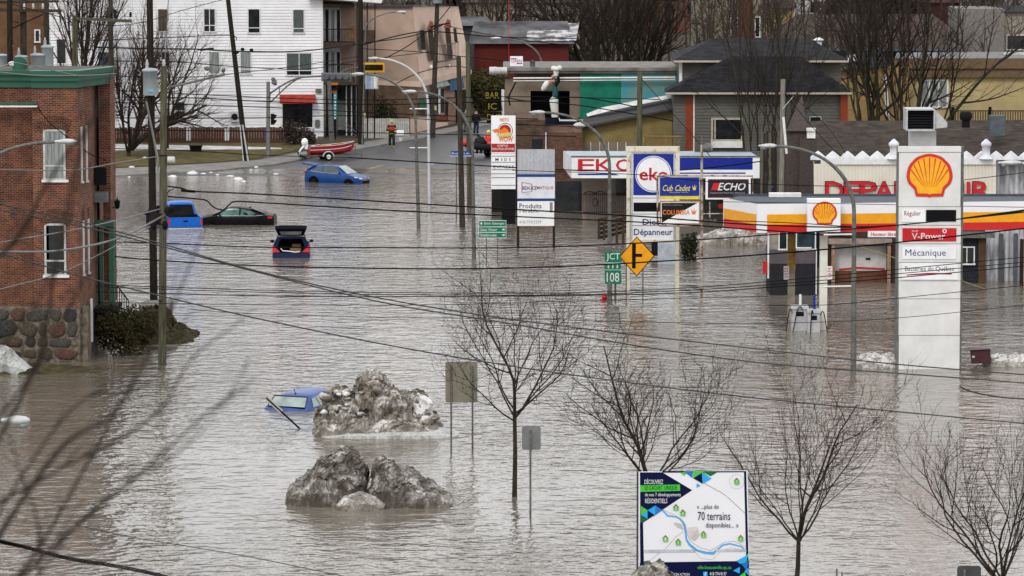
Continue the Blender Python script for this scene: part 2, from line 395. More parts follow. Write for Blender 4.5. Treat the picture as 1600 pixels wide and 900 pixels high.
for k in range(46):                    # loose chunks sticking out of the big pile
    px = rnd2.uniform(498, 682); u = (px-484)/206
    top = 606 if px < 550 else (590 if px < 600 else 616+(px-600)*.35)
    py = rnd2.uniform(top+4, 664)
    fr = 1-(py-top)/(672-top+1); r_ = rnd2.uniform(.06, .2)
    Yc = Y1-1.35*math.sqrt(max(0, 1-max(0, fr)**2))-.05
    b = MB(); c = P(px, py, Yc)
    b.ball(c, r_*1.3, r_, r_*.8, 8)
    b.v = [tuple(Vector(v)+Vector((noise.noise(Vector(v)*7), noise.noise(Vector(v)*7+Vector((5, 5, 5))), noise.noise(Vector(v)*7+Vector((9, 1, 3)))))*r_*.6) for v in b.v]
    b.build('ice_lump', ICE1 if k % 4 else ICE3, p1)
Y2 = yw(783)
p2 = thing('snow_pile', 'dark broad rounded snow mound, left half of the split heap in front', 'snow pile', (xx(510, Y2), Y2, 0))
pile('mass', [(445, 782), (449, 765), (462, 750), (482, 735), (500, 715), (520, 708), (545, 701), (560, 715), (572, 728), (578, 745), (576, 765), (572, 784)], Y2+.2, ICE2, None, 1.4, parent=p2, seed=12, nx=150, ny=60, rough=.14, fs=1.6, jag=.6, vpow=.4)
p3 = thing('snow_pile', 'grey ridged snow mound sloping down to the right, right half of the split heap', 'snow pile', (xx(640, Y2), Y2, 0))
pile('mass', [(570, 786), (573, 765), (578, 745), (590, 716), (598, 709), (612, 722), (630, 729), (650, 741), (668, 750), (682, 760), (696, 768), (707, 780)], Y2-.3, ICE2, None, 1.2, parent=p3, seed=31, nx=150, ny=60, rough=.12, fs=1.7, jag=.6, vpow=.4)
pile('foot', [(524, 788), (536, 776), (560, 770), (585, 777), (600, 788)], Y2-1.5, ICE1, None, .5, parent=p2, seed=33, nx=50, ny=20, rough=.08, fs=2.5)
# loose floating ice pieces
def chunk(px, py, w_, label, wet=True, h=.45):
    c = G(px, py) if not wet else P(px, py, yw(py)); w_ *= c.y/F
    b = MB(); b.ball((c.x, c.y, c.z+.02), w_/2, w_*.4, w_*h*.5, 10)
    s_ = Vector((px, py, 3))
    b.v = [tuple(Vector(v)+Vector((noise.noise((Vector(v)+s_)*3), noise.noise((Vector(v)+s_)*3+Vector((5, 5, 5))), .5*noise.noise((Vector(v)+s_)*3+Vector((9, 1, 3)))))*w_*.22) for v in b.v]
    return b.build('ice_chunk', ICE3, at=c, label=label, cat='ice chunk', group='ice chunks along the flood edge')
small = 'small piece of ice scattered along the flood edge below the lawn'
for px, py, w_, wt, lb in [(318, 272, 9, 0, 'small ice lump at the lawn edge left of the leaning pole'), (330, 270, 6, 0, small), (340, 274, 7, 1, small), (360, 277, 14, 1, 'flat ice cake floating left of the leaning pole foot'),
        (372, 281, 16, 1, 'widest flat ice cake floating below the leaning pole'), (381, 284, 8, 1, small), (398, 262, 11, 0, 'ice lump on the pavement just right of the leaning pole'), (392, 266, 6, 0, small), (386, 259, 5, 0, small),
        (431, 273, 10, 1, 'lone white ice chunk floating left of the blue hatchback'), (300, 272, 20, 0, 'long white ice heap at the lower lawn edge'), (322, 268, 9, 0, small), (270, 277, 15, 1, 'ice heap at the flood edge right of the green pole'), (288, 268, 6, 0, small),
        (226, 247, 8, 0, small), (206, 262, 10, 0, 'ice lump behind the dark utility pole'), (214, 274, 7, 0, small), (202, 277, 6, 1, small), (196, 270, 5, 0, small), (350, 266, 7, 0, small),
        (553, 259, 10, 1, 'white ice chunk on the street above the blue hatchback bonnet'), (563, 259, 5, 1, 'tiny ice bit beside the chunk above the blue hatchback'), (674, 261, 18, 1, 'long ice slab on the road behind the white lamp post'), (699, 258, 6, 1, 'small ice bit on the road between lamp posts')]:
    chunk(px, py, w_, lb, wet=bool(wt))
def bank(name, m, pts, Y, depth, label, cat=None, kind=None, **k):
    return pile(name, pts, Y, m, label, depth, cat=cat, kind=kind, **k)
mudb = mat('dark grassy mud', (.11, .09, .045), (.035, .028, .018), rough=.95, sc=2, bump=1, bsc=12)
mud = mat('straw and mud', (.15, .11, .055), (.055, .042, .026), rough=.95, sc=3, bump=.9, bsc=9)
YB = 158
bank('river_bank', mudb, [(-400, 590), (-200, 560), (0, 567), (60, 571), (120, 577), (165, 584)], YB-1, 1.6, 'muddy grass bank at the foot of the brick building', kind='structure', seed=41, nx=110, ny=40, rough=.16, fs=2.2)
bank('mound', mudb, [(180, 545), (200, 505), (235, 482), (258, 490), (272, 510), (284, 514), (306, 533)], yw(533)+1.5, 3.0, 'straw covered earth mound behind the greenish pole', kind='structure', seed=43, nx=90, ny=40, rough=.26, fs=1.8, jag=.6)
bank('snow_heap', ICE4, [(-60, 600), (-40, 545), (0, 538), (15, 549), (30, 562), (54, 583)], YB-1.6, .9, 'old white snow heap against the stone foundation', cat='snow pile', seed=47, nx=40, ny=20, rough=.09)
YS = yw(572)
bank('snow_heap', ICE5, [(1334, 576), (1343, 558), (1362, 550), (1380, 556), (1395, 551), (1412, 576)], YS, .9, 'low dirty snow ridge between lamp post and shell pylon', cat='snow pile', seed=51, nx=60, ny=20, rough=.1, fs=2.5, jag=.6)
bank('snow_heap', ICE5, [(1533, 580), (1545, 559), (1562, 551), (1580, 557), (1600, 551), (1640, 560), (1680, 578)], YS+.5, .7, 'dirty snow ridge right of the dark red box', cat='snow pile', seed=53, nx=60, ny=20, rough=.1, fs=2.5, jag=.6)
bank('snow_heap', ICE1, [(1085, 372), (1120, 360), (1150, 354), (1180, 357), (1205, 372)], 216, 2.0, 'low grey snow heap under the left corner of the canopy', cat='snow pile', seed=55, nx=50, ny=20, rough=.12)
bank('snow_heap', ICE2, [(950, 960), (985, 905), (1004, 886), (1020, 879), (1038, 880), (1052, 893), (1085, 940), (1110, 980)], 97, 1.2, 'dark dirty snow heap in front of the residential map billboard', cat='snow pile', seed=57, nx=60, ny=30, rough=.12, fs=2.5, jag=.5)
# ================================================================ buildings
def laps(mb, a, b_, z0, z1, pitch, proud=.02):
    """horizontal lap siding on the wall line a-b (plan points); outward is to the right-hand side facing the camera"""
    a, b_ = Vector((a[0], a[1], 0)), Vector((b_[0], b_[1], 0)); d = (b_-a).normalized(); n = Vector((d.y, -d.x, 0))
    z = z0
    while z < z1-.01:
        t = min(z+pitch, z1); o = n*proud
        mb.quad(a+o+Vector((0, 0, z)), b_+o+Vector((0, 0, z)), b_+Vector((0, 0, t)), a+Vector((0, 0, t)))
        mb.quad(a+Vector((0, 0, z)), b_+Vector((0, 0, z)), b_+o+Vector((0, 0, z)), a+o+Vector((0, 0, z)))
        z = t
def ribs(mb, a, b_, z0, z1, pitch, deep=.03, z1b=None):
    a, b_ = Vector((a[0], a[1], 0)), Vector((b_[0], b_[1], 0)); L_ = (b_-a).length; d = (b_-a)/L_; n = Vector((d.y, -d.x, 0))
    k = max(1, int(L_/pitch)); z1b = z1 if z1b is None else z1b
    for i in range(k):
        p = a+d*L_*i/k; q = a+d*L_*(i+.5)/k; r = a+d*L_*(i+1)/k
        zt = [z1+(z1b-z1)*(i+j)/k for j in (0, .5, 1)]
        def V(o, z, f=0): return o+n*f+Vector((0, 0, z))
        mb.quad(V(p, z0, deep), V(q, z0, deep), V(q, zt[1], deep), V(p, zt[0], deep))
        mb.quad(V(q, z0), V(r, z0), V(r, zt[2]), V(q, zt[1]))
        mb.quad(V(q, z0, deep), V(q, z0), V(q, zt[1]), V(q, zt[1], deep))
frame_w = flat('white window frame', (.66, .66, .65), rough=.5)
curt = mat('pale curtain behind glass', (.30, .33, .32), (.16, .18, .18), rough=.25, sc=1.5, stretch=(6, 1, .4))
blind = mat('green grey blind', (.11, .135, .13), (.07, .09, .09), rough=.3, sc=3, stretch=(5, 1, 1))
def window(parent, px0, px1, py0, py1, Y, fr=None, gl=None, bars=(), hb=(), t=.06, name='window', label=None, d=.10, pane2=None):
    """window unit standing slightly proud of the wall plane at distance Y; bars = fractions across, hb = fractions from the top"""
    fr = fr or frame_w; gl = gl or GL
    a = P(px0, py1, Y); c = P(px1, py0, Y); b = MB()
    x0, x1, z0, z1 = a.x, c.x, a.z, c.z
    b.box(x0, x0+t, Y-d, Y+.02, z0, z1); b.box(x1-t, x1, Y-d, Y+.02, z0, z1)
    b.box(x0+t, x1-t, Y-d+.002, Y+.02, z1-t, z1); b.box(x0-.03, x1+.03, Y-d-.04, Y+.018, z0-t*.4, z0+t*.8)
    for f in bars: xm = x0+(x1-x0)*f; b.box(xm-t*.35, xm+t*.35, Y-d+.012, Y+.01, z0+t*.8, z1-t)
    for f in hb: zm = z1-(z1-z0)*f; b.box(x0+t, x1-t, Y-d+.008, Y+.01, zm-t*.4, zm+t*.4)
    o = b.build(name, fr, parent, label=label)
    g_ = MB(); zs = [z1-t]+[z1-(z1-z0)*f for f in hb]+[z0+t*.8]
    for i, (u, v) in enumerate(zip(zs, zs[1:])):
        g_ = MB(); g_.box(x0+t*.9, x1-t*.9, Y-min(.065, d-.02), Y+.012, v, u)
        g_.build('pane', (pane2 if (pane2 and i == len(zs)-2) else gl), o)
    return o
# ---------------------------------------------------------------- brick building, left
YB0 = yw(566)
BR = brick('red brick', (.235, .054, .032), (.085, .030, .022), (.30, .25, .20), w=.215, h=.075, ms=.010)
BRS = brick('red brick side', (.235, .065, .038), (.10, .036, .026), (.34, .29, .25), w=.215, h=.075, ang=math.pi/2, ms=.010)
BRD = brick('red brick dark', (.20, .05, .022), (.085, .024, .014), (.24, .20, .17), w=.215, h=.075, ms=.010)
zc = zz(137, YB0); zb = zz(480, YB0); zt = zz(111, YB0)
xl = xx(-330, YB0); xk = xx(52, YB0, 300); xr = xx(122, YB0, 300)
bb = thing('brick_building', 'red brick building with green cornice and fieldstone foundation at the left edge', 'building', (xr, YB0, 0))
Ys_ = YB0+2.2; xs_ = xx(143, Ys_); Yr = YB0+3.6; xq0 = xx(156, Yr); xq1 = xx(173.5, Yr); Yq = Yr+1.0; xq2 = xx(181, Yq)
prt('wall', BR, bb, lambda b: b.box(xk, xr, YB0, YB0+12, zb, zc+.2), label='front wall of the corner bay')
prt('wall', BRD, bb, lambda b: b.box(xl, xk, YB0+.45, YB0+12, zb, zc+.2), label='set back dark wall left of the bay')
prt('wall', BRS, bb, lambda b: (b.quad((xr+.001, YB0, zb), (xs_, Ys_, zb), (xs_, Ys_, zc+.2), (xr+.001, YB0, zc+.2)), b.quad((xs_, Ys_, zb), (xs_, Ys_+6, zb), (xs_, Ys_+6, zc+.2), (xs_, Ys_, zc+.2))), label='side wall of the corner bay')
prt('wall', BR, bb, lambda b: b.box(xs_-.05, xq1-1.0, Yr+1.6, Yr+9, zb-1, zc+.2), label='recessed porch wall')
prt('pier', BR, bb, lambda b: b.box(xq0, xq1, Yr, Yr+.5, zz(300, Yr), zc+.1), label='tall brick pier beside the balconies')
prt('wall', BRS, bb, lambda b: b.quad((xq1+.002, Yr, zz(300, Yr)), (xq2, Yq, zz(300, Yr)), (xq2, Yq, zc+.2), (xq1+.002, Yr, zc+.2)), label='narrow side wall behind the pier')
prt('pier', BRD, bb, lambda b: b.box(xx(161, Yr), xx(172, Yr), Yr+.02, Yr+.4, zz(470, Yr), zz(300.5, Yr)), label='lower brick pier')
green_t = mat('weathered green metal trim', (.010, .15, .085), (.035, .11, .07), rough=.5, sc=3, hi=.75)
roof_m = mat('flat roof membrane', (.16, .15, .14), (.09, .085, .08), rough=.9, sc=1)
def cornice(b):
    for k, (o_, z0, z1) in enumerate(((.10, zc, zc+.28), (.2, zc+.28, zc+.52), (.32, zc+.52, zt+.02))):
        b.hull([(xl, YB0+.45-o_), (xk-o_*.2, YB0+.45-o_), (xk-o_*.2, YB0-o_), (xr+o_*.45, YB0-o_), (xx(183, Yq)+(o_-.32)*.6, Yr+.3-o_), (xx(183, Yq)+(o_-.32)*.6, Yq-.1), (xl, Yq-.1)], z0+k*.0005, z1)
prt('cornice', green_t, bb, cornice)
prt('roof', roof_m, bb, lambda b: b.hull([(xl, YB0+1), (xr-.4, YB0+.5), (xq1-.2, Yr+.4), (xq1-.2, Yq-.3), (xl, Yq-.3)], zt-.1, zt+.027))
prt('roof_vent', green_t, bb, lambda b: (b.lathe((xx(34, YB0+1), YB0+1, zt), [(.28, 0), (.28, .35)], 14), b.lathe((xx(34, YB0+1), YB0+1, zz(101, YB0+1)), [(.34, -.12), (.34, .12)], 16, axis='y')))
prt('gutter', green_t, bb, lambda b: (b.box(xl, xx(60, YB0), YB0-.22, YB0+.0, zz(163, YB0), zz(159.5, YB0))))
prt('flood_light', frame_w, bb, lambda b: (b.lathe((xx(20, YB0-.4), YB0-.42, zz(99, YB0)), [(.05, -.1), (.1, -.02), (.11, .1)], 10, axis='x'), b.box(xx(0, YB0), xx(62, YB0), YB0-.25, YB0-.225, zz(167, YB0), zz(164.5, YB0))))
for (wx0, wx1, wy0, wy1, c_) in ((68, 102, 202, 281, curt), (70, 103, 349, 430, GL)):
    wo = window(bb, wx0, wx1, wy0, wy1, YB0, fr=mat('aged white frame', (.50, .50, .48), (.36, .36, .34)), gl=c_, bars=(), hb=(.72,), t=.085, d=.05)
    m_ = MB(); zt_ = zz(wy0, YB0); x0_ = xx(wx0-3, YB0); x1_ = xx(wx1+2, YB0)
    for i in range(15):                # soldier arch bricks
        f = i/14; x = x0_+(x1_-x0_)*f; an = (f-.5)*.75; ba = zt_-.14+.16*(1-(2*f-1)**2)
        c = Vector((x+math.sin(an)*.3, YB0-.05, ba+.3)); u = Vector((math.sin(an), 0, math.cos(an)))
        m_.obox(c, Vector((.036, 0, 0)), (0, .02, 0), u*.27)
    m_.build('window_arch', BRD, bb)
    prt('curtain', frame_w, wo, lambda b: (rect(b, wx0+3, wx0+6, wy0+5, wy0+57, YB0-.03, .004)) and None) if c_ is GL else None
    prt('sill', frame_w, wo, lambda b: rect(b, wx0-3, wx1+5, wy1, wy1+4, YB0-.1, .12))
for (sx0, sy0, sy1) in ((127.5, 198, 283), (135.5, 196, 282), (129, 345, 428), (137, 342, 425)):   # slim side windows on the chamfer
    f = (sx0-122)/21; yy = YB0+f*2.2; x = xr+(xs_-xr)*f
    prt('side_window', frame_w, bb, lambda b: (b.box(x-.04, x+.05, yy-.08, yy+.1, zz(sy1, yy), zz(sy0, yy)), b.box(x-.09, x+.1, yy-.12, yy+.1, zz(sy1+3, yy), zz(sy1, yy))))
    prt('side_window_head', BRD, bb, lambda b: b.box(x-.06, x+.03, yy-.05, yy+.1, zz(sy0-1, yy), zz(sy0-18, yy)))
YP = Yr+.9
prt('door', mat('pale blue glazed door', (.30, .34, .38), (.2, .24, .28), rough=.3), bb, lambda b: b.box(xx(145, YP+.6), xx(153.5, YP+.6), YP+.55, YP+.62, zz(254, YP), zz(195, YP)))
prt('downpipe', dark, bb, lambda b: (b.tube([(xx(154.5, YP), YP-.2, zz(480, YP)), (xx(154.5, YP), YP-.2, zc)], .055, 8)))
prt('balcony_rail', dark, bb, lambda b: (b.box(xx(145, YP), xx(172, YP), Yr-.55, Yr-.5, zz(285, YP), zz(258, YP)), b.box(xx(145, YP), xx(147, YP), Yr-.5, Yr+1.6, zz(285, YP), zz(262, YP))))
prt('balcony_deck', mat('grey deck edge', (.2, .21, .22), rough=.7), bb, lambda b: b.box(xx(145, YP), xx(173, YP), Yr-.62, Yr+1.6, zz(312, YP), zz(297, YP)))
prt('porch_beam', green_t, bb, lambda b: b.box(xx(144, YP), xx(182, YP), Yr-.5, Yr+.1, zz(350, YP), zz(341, YP)))
prt('porch_post', green_t, bb, lambda b: b.box(xx(174, YP), xx(182, YP), Yr-.35, Yr-.1, zz(467, YP), zz(350, YP)))
prt('porch_post', green_t, bb, lambda b: b.box(xx(159, YP), xx(164, YP), Yr-.3, Yr-.12, zz(467, YP), zz(350, YP)))
prt('porch_door', green_t, bb, lambda b: b.box(xx(144.5, YP+.5), xx(154, YP+.5), YP+.4, YP+.5, zz(400, YP), zz(358, YP)))
prt('porch_deck', dark, bb, lambda b: (b.box(xx(146, YP), xx(186, YP), Yr-1.2, Yr+1.6, zz(481, YP), zz(474, YP))))
def handrail(b):
    a = P(183, 446, YP-1.5); c = P(201, 470, YP-1.5); b.tube([a, c], .03, 6)
    for k in range(6):
        q = a.lerp(c, k/5); b.tube([q, q-Vector((0, 0, .75))], .018, 5)
prt('handrail', dark, bb, handrail)
def lantern(b):
    x, y = xx(184, Yr), Yr-.25
    b.lathe((x, y, zz(319, Yr)), [(.05, -.18), (.1, -.12), (.12, .1), (.16, .12), (.02, .24), (.02, .32)], 8); b.beam((x, y+.05, zz(324, Yr)), (x-.25, y+.2, zz(324, Yr)), .03)
prt('lantern', dark, bb, lantern)
# fieldstone foundation: mortar core and single stones
mort = mat('lime mortar', (.24, .20, .155), (.09, .075, .06), rough=.95, sc=4, bump=.6, bsc=12)
prt('foundation', mort, bb, lambda b: (b.box(xl, xr, YB0+.02, YB0+11, -1, zb), b.quad((xr, YB0+.02, -1), (xs_, Ys_, -1), (xs_, Ys_, zb), (xr, YB0+.02, zb)), b.box(xr-.05, xs_, YB0+.3, YB0+5, -1, zb-.02)))
st_m = [mat('fieldstone %s' % n_, c, c2, rough=.9, sc=4, bump=.8, bsc=10) for n_, c, c2 in (('grey', (.135, .125, .11), (.06, .055, .048)), ('reddish', (.17, .095, .07), (.085, .05, .04)), ('brown', (.14, .11, .08), (.065, .05, .038)), ('dark', (.085, .085, .082), (.035, .035, .036)))]
def stone_mesh(seed):
    r_ = random.Random(seed); b = MB(); n = 12; ph = [r_.uniform(.8, 1.03) for _ in range(n)]
    rings = []
    for (s_, d) in ((1.0, 0), (.93, -.5), (.68, -.9)):
        for k in range(n):
            a = 2*math.pi*k/n; ca, sa = math.cos(a), math.sin(a)
            e = (abs(ca)**3.2+abs(sa)**3.2)**(-1/3.2)
            rings.append((ca*e*s_*ph[k], d, sa*e*s_*ph[k]))
    rings.append((0, -1, 0))
    fs = [(i*n+k, i*n+(k+1) % n, (i+1)*n+(k+1) % n, (i+1)*n+k) for i in range(2) for k in range(n)]+[(2*n+k, 2*n+(k+1) % n, 3*n) for k in range(n)]
    b.add(rings, fs, True); me = bpy.data.meshes.new('stone'); me.from_pydata(b.v, [], b.f)
    me.polygons.foreach_set('use_smooth', [True]*len(b.f)); me.materials.append(None); return me
stones = []
for i in range(8):
    me = stone_mesh(i+1); me.materials[0] = st_m[(0, 1, 2, 3, 0, 2, 3, 1)[i]]; stones.append(me)
rs = random.Random(12); row_y = [(482, 503), (503, 527), (527, 545), (545, 564), (564, 578)]
for (ya, yb_) in row_y:
    x = -14.0
    while x < 120:
        w_ = min(rs.choice((14, 19, 24, 30, 38, 44)), 122-x)
        if w_ < 10: break
        o = bpy.data.objects.new('stone', rs.choice(stones)); COL.objects.link(o); o.parent = bb
        cx_, cy_ = x+w_/2, (ya+yb_)/2+rs.uniform(-2, 2); c = P(cx_, cy_, YB0)
        o.location = (c.x-xr, .03, c.z); s_ = YB0/F
        o.scale = (max(.1, (w_/2-.2)*s_), rs.uniform(.07, .13), ((yb_-ya)/2+.7+rs.uniform(-3, 2.2))*s_)
        o.rotation_euler = (0, rs.uniform(-.3, .3), 0); x += w_
for k in range(7):                      # stones of the side wall
    f = rs.uniform(.1, .9); o = bpy.data.objects.new('stone', rs.choice(stones)); COL.objects.link(o); o.parent = bb
    x = xr+(xs_-xr)*f; yy = YB0+2.2*f; o.location = (x-xr, yy-YB0, zz(488+k*13, YB0)); o.scale = (.25, .1, .22); o.rotation_euler = (0, 0, math.atan2(2.2, xs_-xr))
prt('basement_window', frame_w, bb, lambda b: (b.box(xx(129.5, YB0+.6), xx(132, YB0+.6), YB0+.5, YB0+.62, zz(548, YB0), zz(484, YB0)), b.box(xx(138.5, YB0+1.2), xx(142, YB0+1.2), YB0+1.3, YB0+1.45, zz(540, YB0), zz(472, YB0))))
prt('basement_door', dark, bb, lambda b: b.box(xx(132.5, YB0+1), xx(138, YB0+1), YB0+1.0, YB0+1.1, zz(560, YB0), zz(480, YB0)))
# concrete stair wall by the mound
prt('retaining_wall', conc, None, lambda b: b.box(xx(215, 170), xx(259, 170), 170, 173, -.5, zz(480, 170)), at=(xx(240, 170), 170, 0), label='grey concrete step wall on the mound behind the cedar bush', cat='wall')
tag(prt('plank', mat('grey plank', (.2, .18, .15)), None, lambda b: b.box(xx(236, 165), xx(275, 165), 164.2, 165, -.05, .12), at=(xx(255, 165), 165, 0)), 'grey plank washed up at the foot of the mound', 'plank')
# ---------------------------------------------------------------- white siding building
YW = 300
WS = mat('white vinyl siding', (.72, .72, .735), (.60, .60, .62), rough=.5, sc=.5)
wb = thing('apartment_building', 'big white siding apartment building with porches behind the brown fence', 'building', (xx(300, YW), YW, gz(YW)))
x0, x1 = xx(72, YW), xx(503, YW, 100); zt_ = 13.0
def wsw(b):
    laps(b, (x0, YW), (x1, YW), gz(YW)-.1, zt_, .235, .05); b.box(x0+.01, x1-.02, YW+.03, YW+3.5, gz(YW)-.1, zt_); b.box(x0+.02, x1-2.5, YW+3.5, YW+14, 0, zt_)
prt('wall', WS, wb, wsw)
grey_roof = mat('grey shingles', (.10, .10, .105), (.06, .06, .062), rough=.9, sc=8, bump=.3)
prt('roof', grey_roof, wb, lambda b: b.add([(x0-.5, YW-.5, zt_), (x1+.5, YW-.5, zt_), (x1+.5, YW+14, zt_), (x0-.5, YW+14, zt_), (x0-.5, YW+7, zt_+3.5), (x1+.5, YW+7, zt_+3.5)], [(0, 1, 5, 4), (3, 4, 5, 2), (1, 2, 5), (0, 4, 3), (0, 3, 2, 1)]))
for (a, b2, c, d, kw) in ((318, 337, 13, 50, dict(hb=(.72,), bars=(.5,))), (387, 407, 13, 52, dict(hb=(.78,))), (457, 476, 14, 52, dict(hb=(.8,), gl=blind)),
        (326, 344, 80, 116, dict(gl=curt)), (375, 393, 80, 116, dict(gl=curt, hb=(.78,))), (447, 488, 82, 118, dict(gl=blind, hb=(.78,), bars=(.5,), pane2=GL)),
        (274, 290, 158, 183, dict(hb=(.6,))), (246, 263, 13, 50, dict(gl=mat('brown blind', (.13, .09, .07)))), (153, 172, 80, 104, dict(gl=mat('slate shutter', (.09, .10, .14)))), (252, 266, 80, 106, {}), (176, 184, 13, 30, {}), (88, 104, 60, 100, {})):
    window(wb, a, b2, c, d, YW, t=.075, **kw)
so = window(wb, 440, 490, 153, 200, YW, t=.09, name='shop_window', gl=glass('dark shop glass', (.02, .022, .025), (.008, .008, .01)))
prt('awning', mat('faded red awning', (.36, .045, .03), (.26, .03, .02), rough=.8, sc=2), wb, lambda b: b.add([P(437, 148, YW), P(493, 148, YW), P(493, 160, YW-1.1), P(437, 160, YW-1.1), P(437, 162, YW-1.1), P(493, 162, YW-1.1)], [(3, 2, 1, 0), (4, 5, 2, 3)]))
ac_ = prt('air_conditioner', alu, wb, lambda b: b.box(xx(361, YW), xx(375, YW), YW-.4, YW-.03, zz(190, YW), zz(174, YW)))
prt('fan_grille', dark, ac_, lambda b: b.lathe((xx(368, YW), YW-.44, zz(182, YW)), [(.25, 0), (.25, .03)], 14, axis='y'))
prt('electric_box', steel, wb, lambda b: (b.box(xx(493, YW), xx(500, YW), YW-.2, YW-.03, zz(198, YW), zz(187, YW)), b.box(xx(494, YW), xx(503, YW), YW-.25, YW-.03, zz(144, YW), zz(139, YW)), b.box(xx(497, YW), xx(507, YW), YW-.3, YW-.03, zz(219, YW), zz(213, YW))))
prt('downpipe', frame_w, wb, lambda b: b.box(x1-.02, x1+.1, YW-.03, YW+.1, gz(YW), zt_-.4))
prt('steps', frame_w, wb, lambda b: [b.box(xx(270+k*2, YW), xx(272+k*2, YW), YW-.8, YW-.75, zz(203, YW), zz(195, YW)) for k in range(11)] and None)
# porch wing
xp0, xp1 = x1, xx(556, YW+4); YPW = YW+3.5
prt('wall', WS, wb, lambda b: laps(b, (xp0, YPW), (xx(532, YPW), YPW), zz(130, YW), zt_-.3, .235, .025), label='recessed porch wall')
prt('wall', mat('brown stucco', (.36, .265, .205), (.30, .22, .17), rough=.9, sc=.8), wb, lambda b: b.box(xx(531, YPW), xx(560, YPW), YPW+.1, YPW+.4, zz(150, YW), zt_-.4), label='brown end wall of the porch')
deck = mat('brown porch timber', (.11, .075, .05), (.06, .04, .03), rough=.9, sc=5)
for (yd0, yd1) in ((67, 74), (123, 133), (6, 12)):
    prt('porch_deck', deck, wb, lambda b: b.box(xp0, xp1, YW+.1, YPW, zz(yd1, YW), zz(yd0, YW)))
for (ry0, ry1) in ((45, 66), (100, 123)):
    def rail(b):
        b.box(xp0, xp1, YW+.12, YW+.17, zz(ry0+1.5, YW), zz(ry0, YW))
        k = xp0+.05
        while k < xp1: b.box(k, k+.025, YW+.13, YW+.16, zz(ry1, YW), zz(ry0+1, YW)); k += .14
    prt('porch_railing', dark, wb, rail)
for px in (511, 520, 529):
    for (ya, yb_) in ((14, 66), (80, 122)):
        window(wb, px-3.4, px+3.4, ya, yb_, YPW, gl=GL if px != 520 else curt, t=.05, name='porch_door')
for px in (558, 574, 586):
    prt('porch_post', dark, wb, lambda b: b.tube([P(px, 0, YW+.2), (xx(px, YW+.2), YW+.2, gz(YW))], .045, 6))
prt('porch_chair', mat('tan wicker', (.25, .15, .07)), wb, lambda b: (b.box(xx(545, YW+1), xx(555, YW+1), YW+1, YW+1.5, zz(64, YW), zz(53, YW)), b.box(xx(545, YW+1), xx(555, YW+1), YW+1.45, YW+1.5, zz(53, YW), zz(42, YW))))
prt('railing_cover', deck, wb, lambda b: b.box(xx(568, YW+.2), xx(586, YW+.2), YW+.15, YW+.22, zz(66, YW), zz(47, YW)))
prt('porch_soffit', white_p, wb, lambda b: b.add([P(478, -4, YW-.9), P(596, 5, YW-.9), P(562, 10, YW+3.4), P(503, 9, YW+3.4), P(478, -8, YW-.9), P(598, 0, YW-.9)], [(0, 1, 2, 3), (4, 5, 1, 0)]))
prt('shopfront', GL, wb, lambda b: b.box(xx(510, YPW-1), xx(560, YPW-1), YPW-1, YPW-.9, gz(YW), zz(135, YW)))
for px in (513, 526, 541, 549, 557):
    prt('shopfront_mullion', steel if px < 540 else frame_w, wb, lambda b: b.box(xx(px, YPW-1.1), xx(px+1.6, YPW-1.1), YPW-1.12, YPW-1.0, gz(YW), zz(137, YW)))
prt('shopfront_panel', mat('grey panel', (.2, .22, .2)), wb, lambda b: b.box(xx(527, YPW-1.1), xx(541, YPW-1.1), YPW-1.06, YPW-1.0, gz(YW)+.5, zz(160, YW)))
prt('stair_rail', steel, wb, lambda b: (b.beam(P(534, 186, YW), P(557, 207, YW), .05), b.beam(P(534, 192, YW), P(557, 213, YW), .04)))
# fence
fen = thing('wooden_fence', 'long brown board fence across the lawn of the white building', 'fence', (xx(320, 296), 296, gz(296)))
fm = mat('brown fence board', (.165, .075, .045), (.075, .038, .026), rough=.9, sc=3, stretch=(7, 1, .4))
fme = bpy.data.meshes.new('board'); bq = MB(); bq.box(-.098, .098, -.012, .012, 0, 1.15); fme.from_pydata(bq.v, [], bq.f); fme.materials.append(fm)
px = 181; kk = 0
while px < 452:
    o = bpy.data.objects.new('board', fme); COL.objects.link(o); o.parent = fen
    o.location = (xx(px, 296)-fen.location.x, rnd.uniform(-.02, .02), .02); o.scale = (1, 1, rnd.uniform(.96, 1.04)); px += 4.2; kk += 1
prt('rail', fm, fen, lambda b: [b.box(xx(181, 296), xx(452, 296), 296.03, 296.09, gz(296)+h, gz(296)+h+.08) for h in (.25, .9)] and None)
for px in (292, 296, 352, 356, 414):
    prt('board', frame_w if px != 414 else flat('purple board', (.12, .05, .25)), fen, lambda b: b.box(xx(px, 296), xx(px+2.6, 296), 295.94, 295.97, gz(296)+.15, gz(296)+1.1), label='repainted fence board')
tub = MB(); c_ = G(306, 237); tub.lathe(c_, [(.42, 0), (.46, .35), (.52, .45), (.54, .48)], 14); tub.build('tub', dark, at=c_, label='black plastic tub on the lawn before the brown fence', cat='tub')
# ---------------------------------------------------------------- beige mansard building
YM = 306
mbd = thing('mansard_building', 'beige mansard building with slanted upper wall and small balconies on the street corner', 'building', (xx(650, YM), YM, gz(YM)))
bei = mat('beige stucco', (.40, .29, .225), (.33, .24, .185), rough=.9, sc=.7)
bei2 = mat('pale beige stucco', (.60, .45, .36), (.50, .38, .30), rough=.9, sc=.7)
brn = brick('brown brick', (.21, .14, .10), (.17, .11, .08), (.16, .12, .09), w=.25, h=.08)
Yc2 = 318
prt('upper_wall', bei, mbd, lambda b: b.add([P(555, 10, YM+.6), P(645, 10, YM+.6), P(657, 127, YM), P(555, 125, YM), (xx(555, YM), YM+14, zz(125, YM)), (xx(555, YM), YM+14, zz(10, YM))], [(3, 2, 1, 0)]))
prt('street_wall', bei2, mbd, lambda b: b.quad(P(657, 127, YM), P(736, 109, Yc2), P(716, 10, Yc2+1), P(645, 10, YM+.6)))
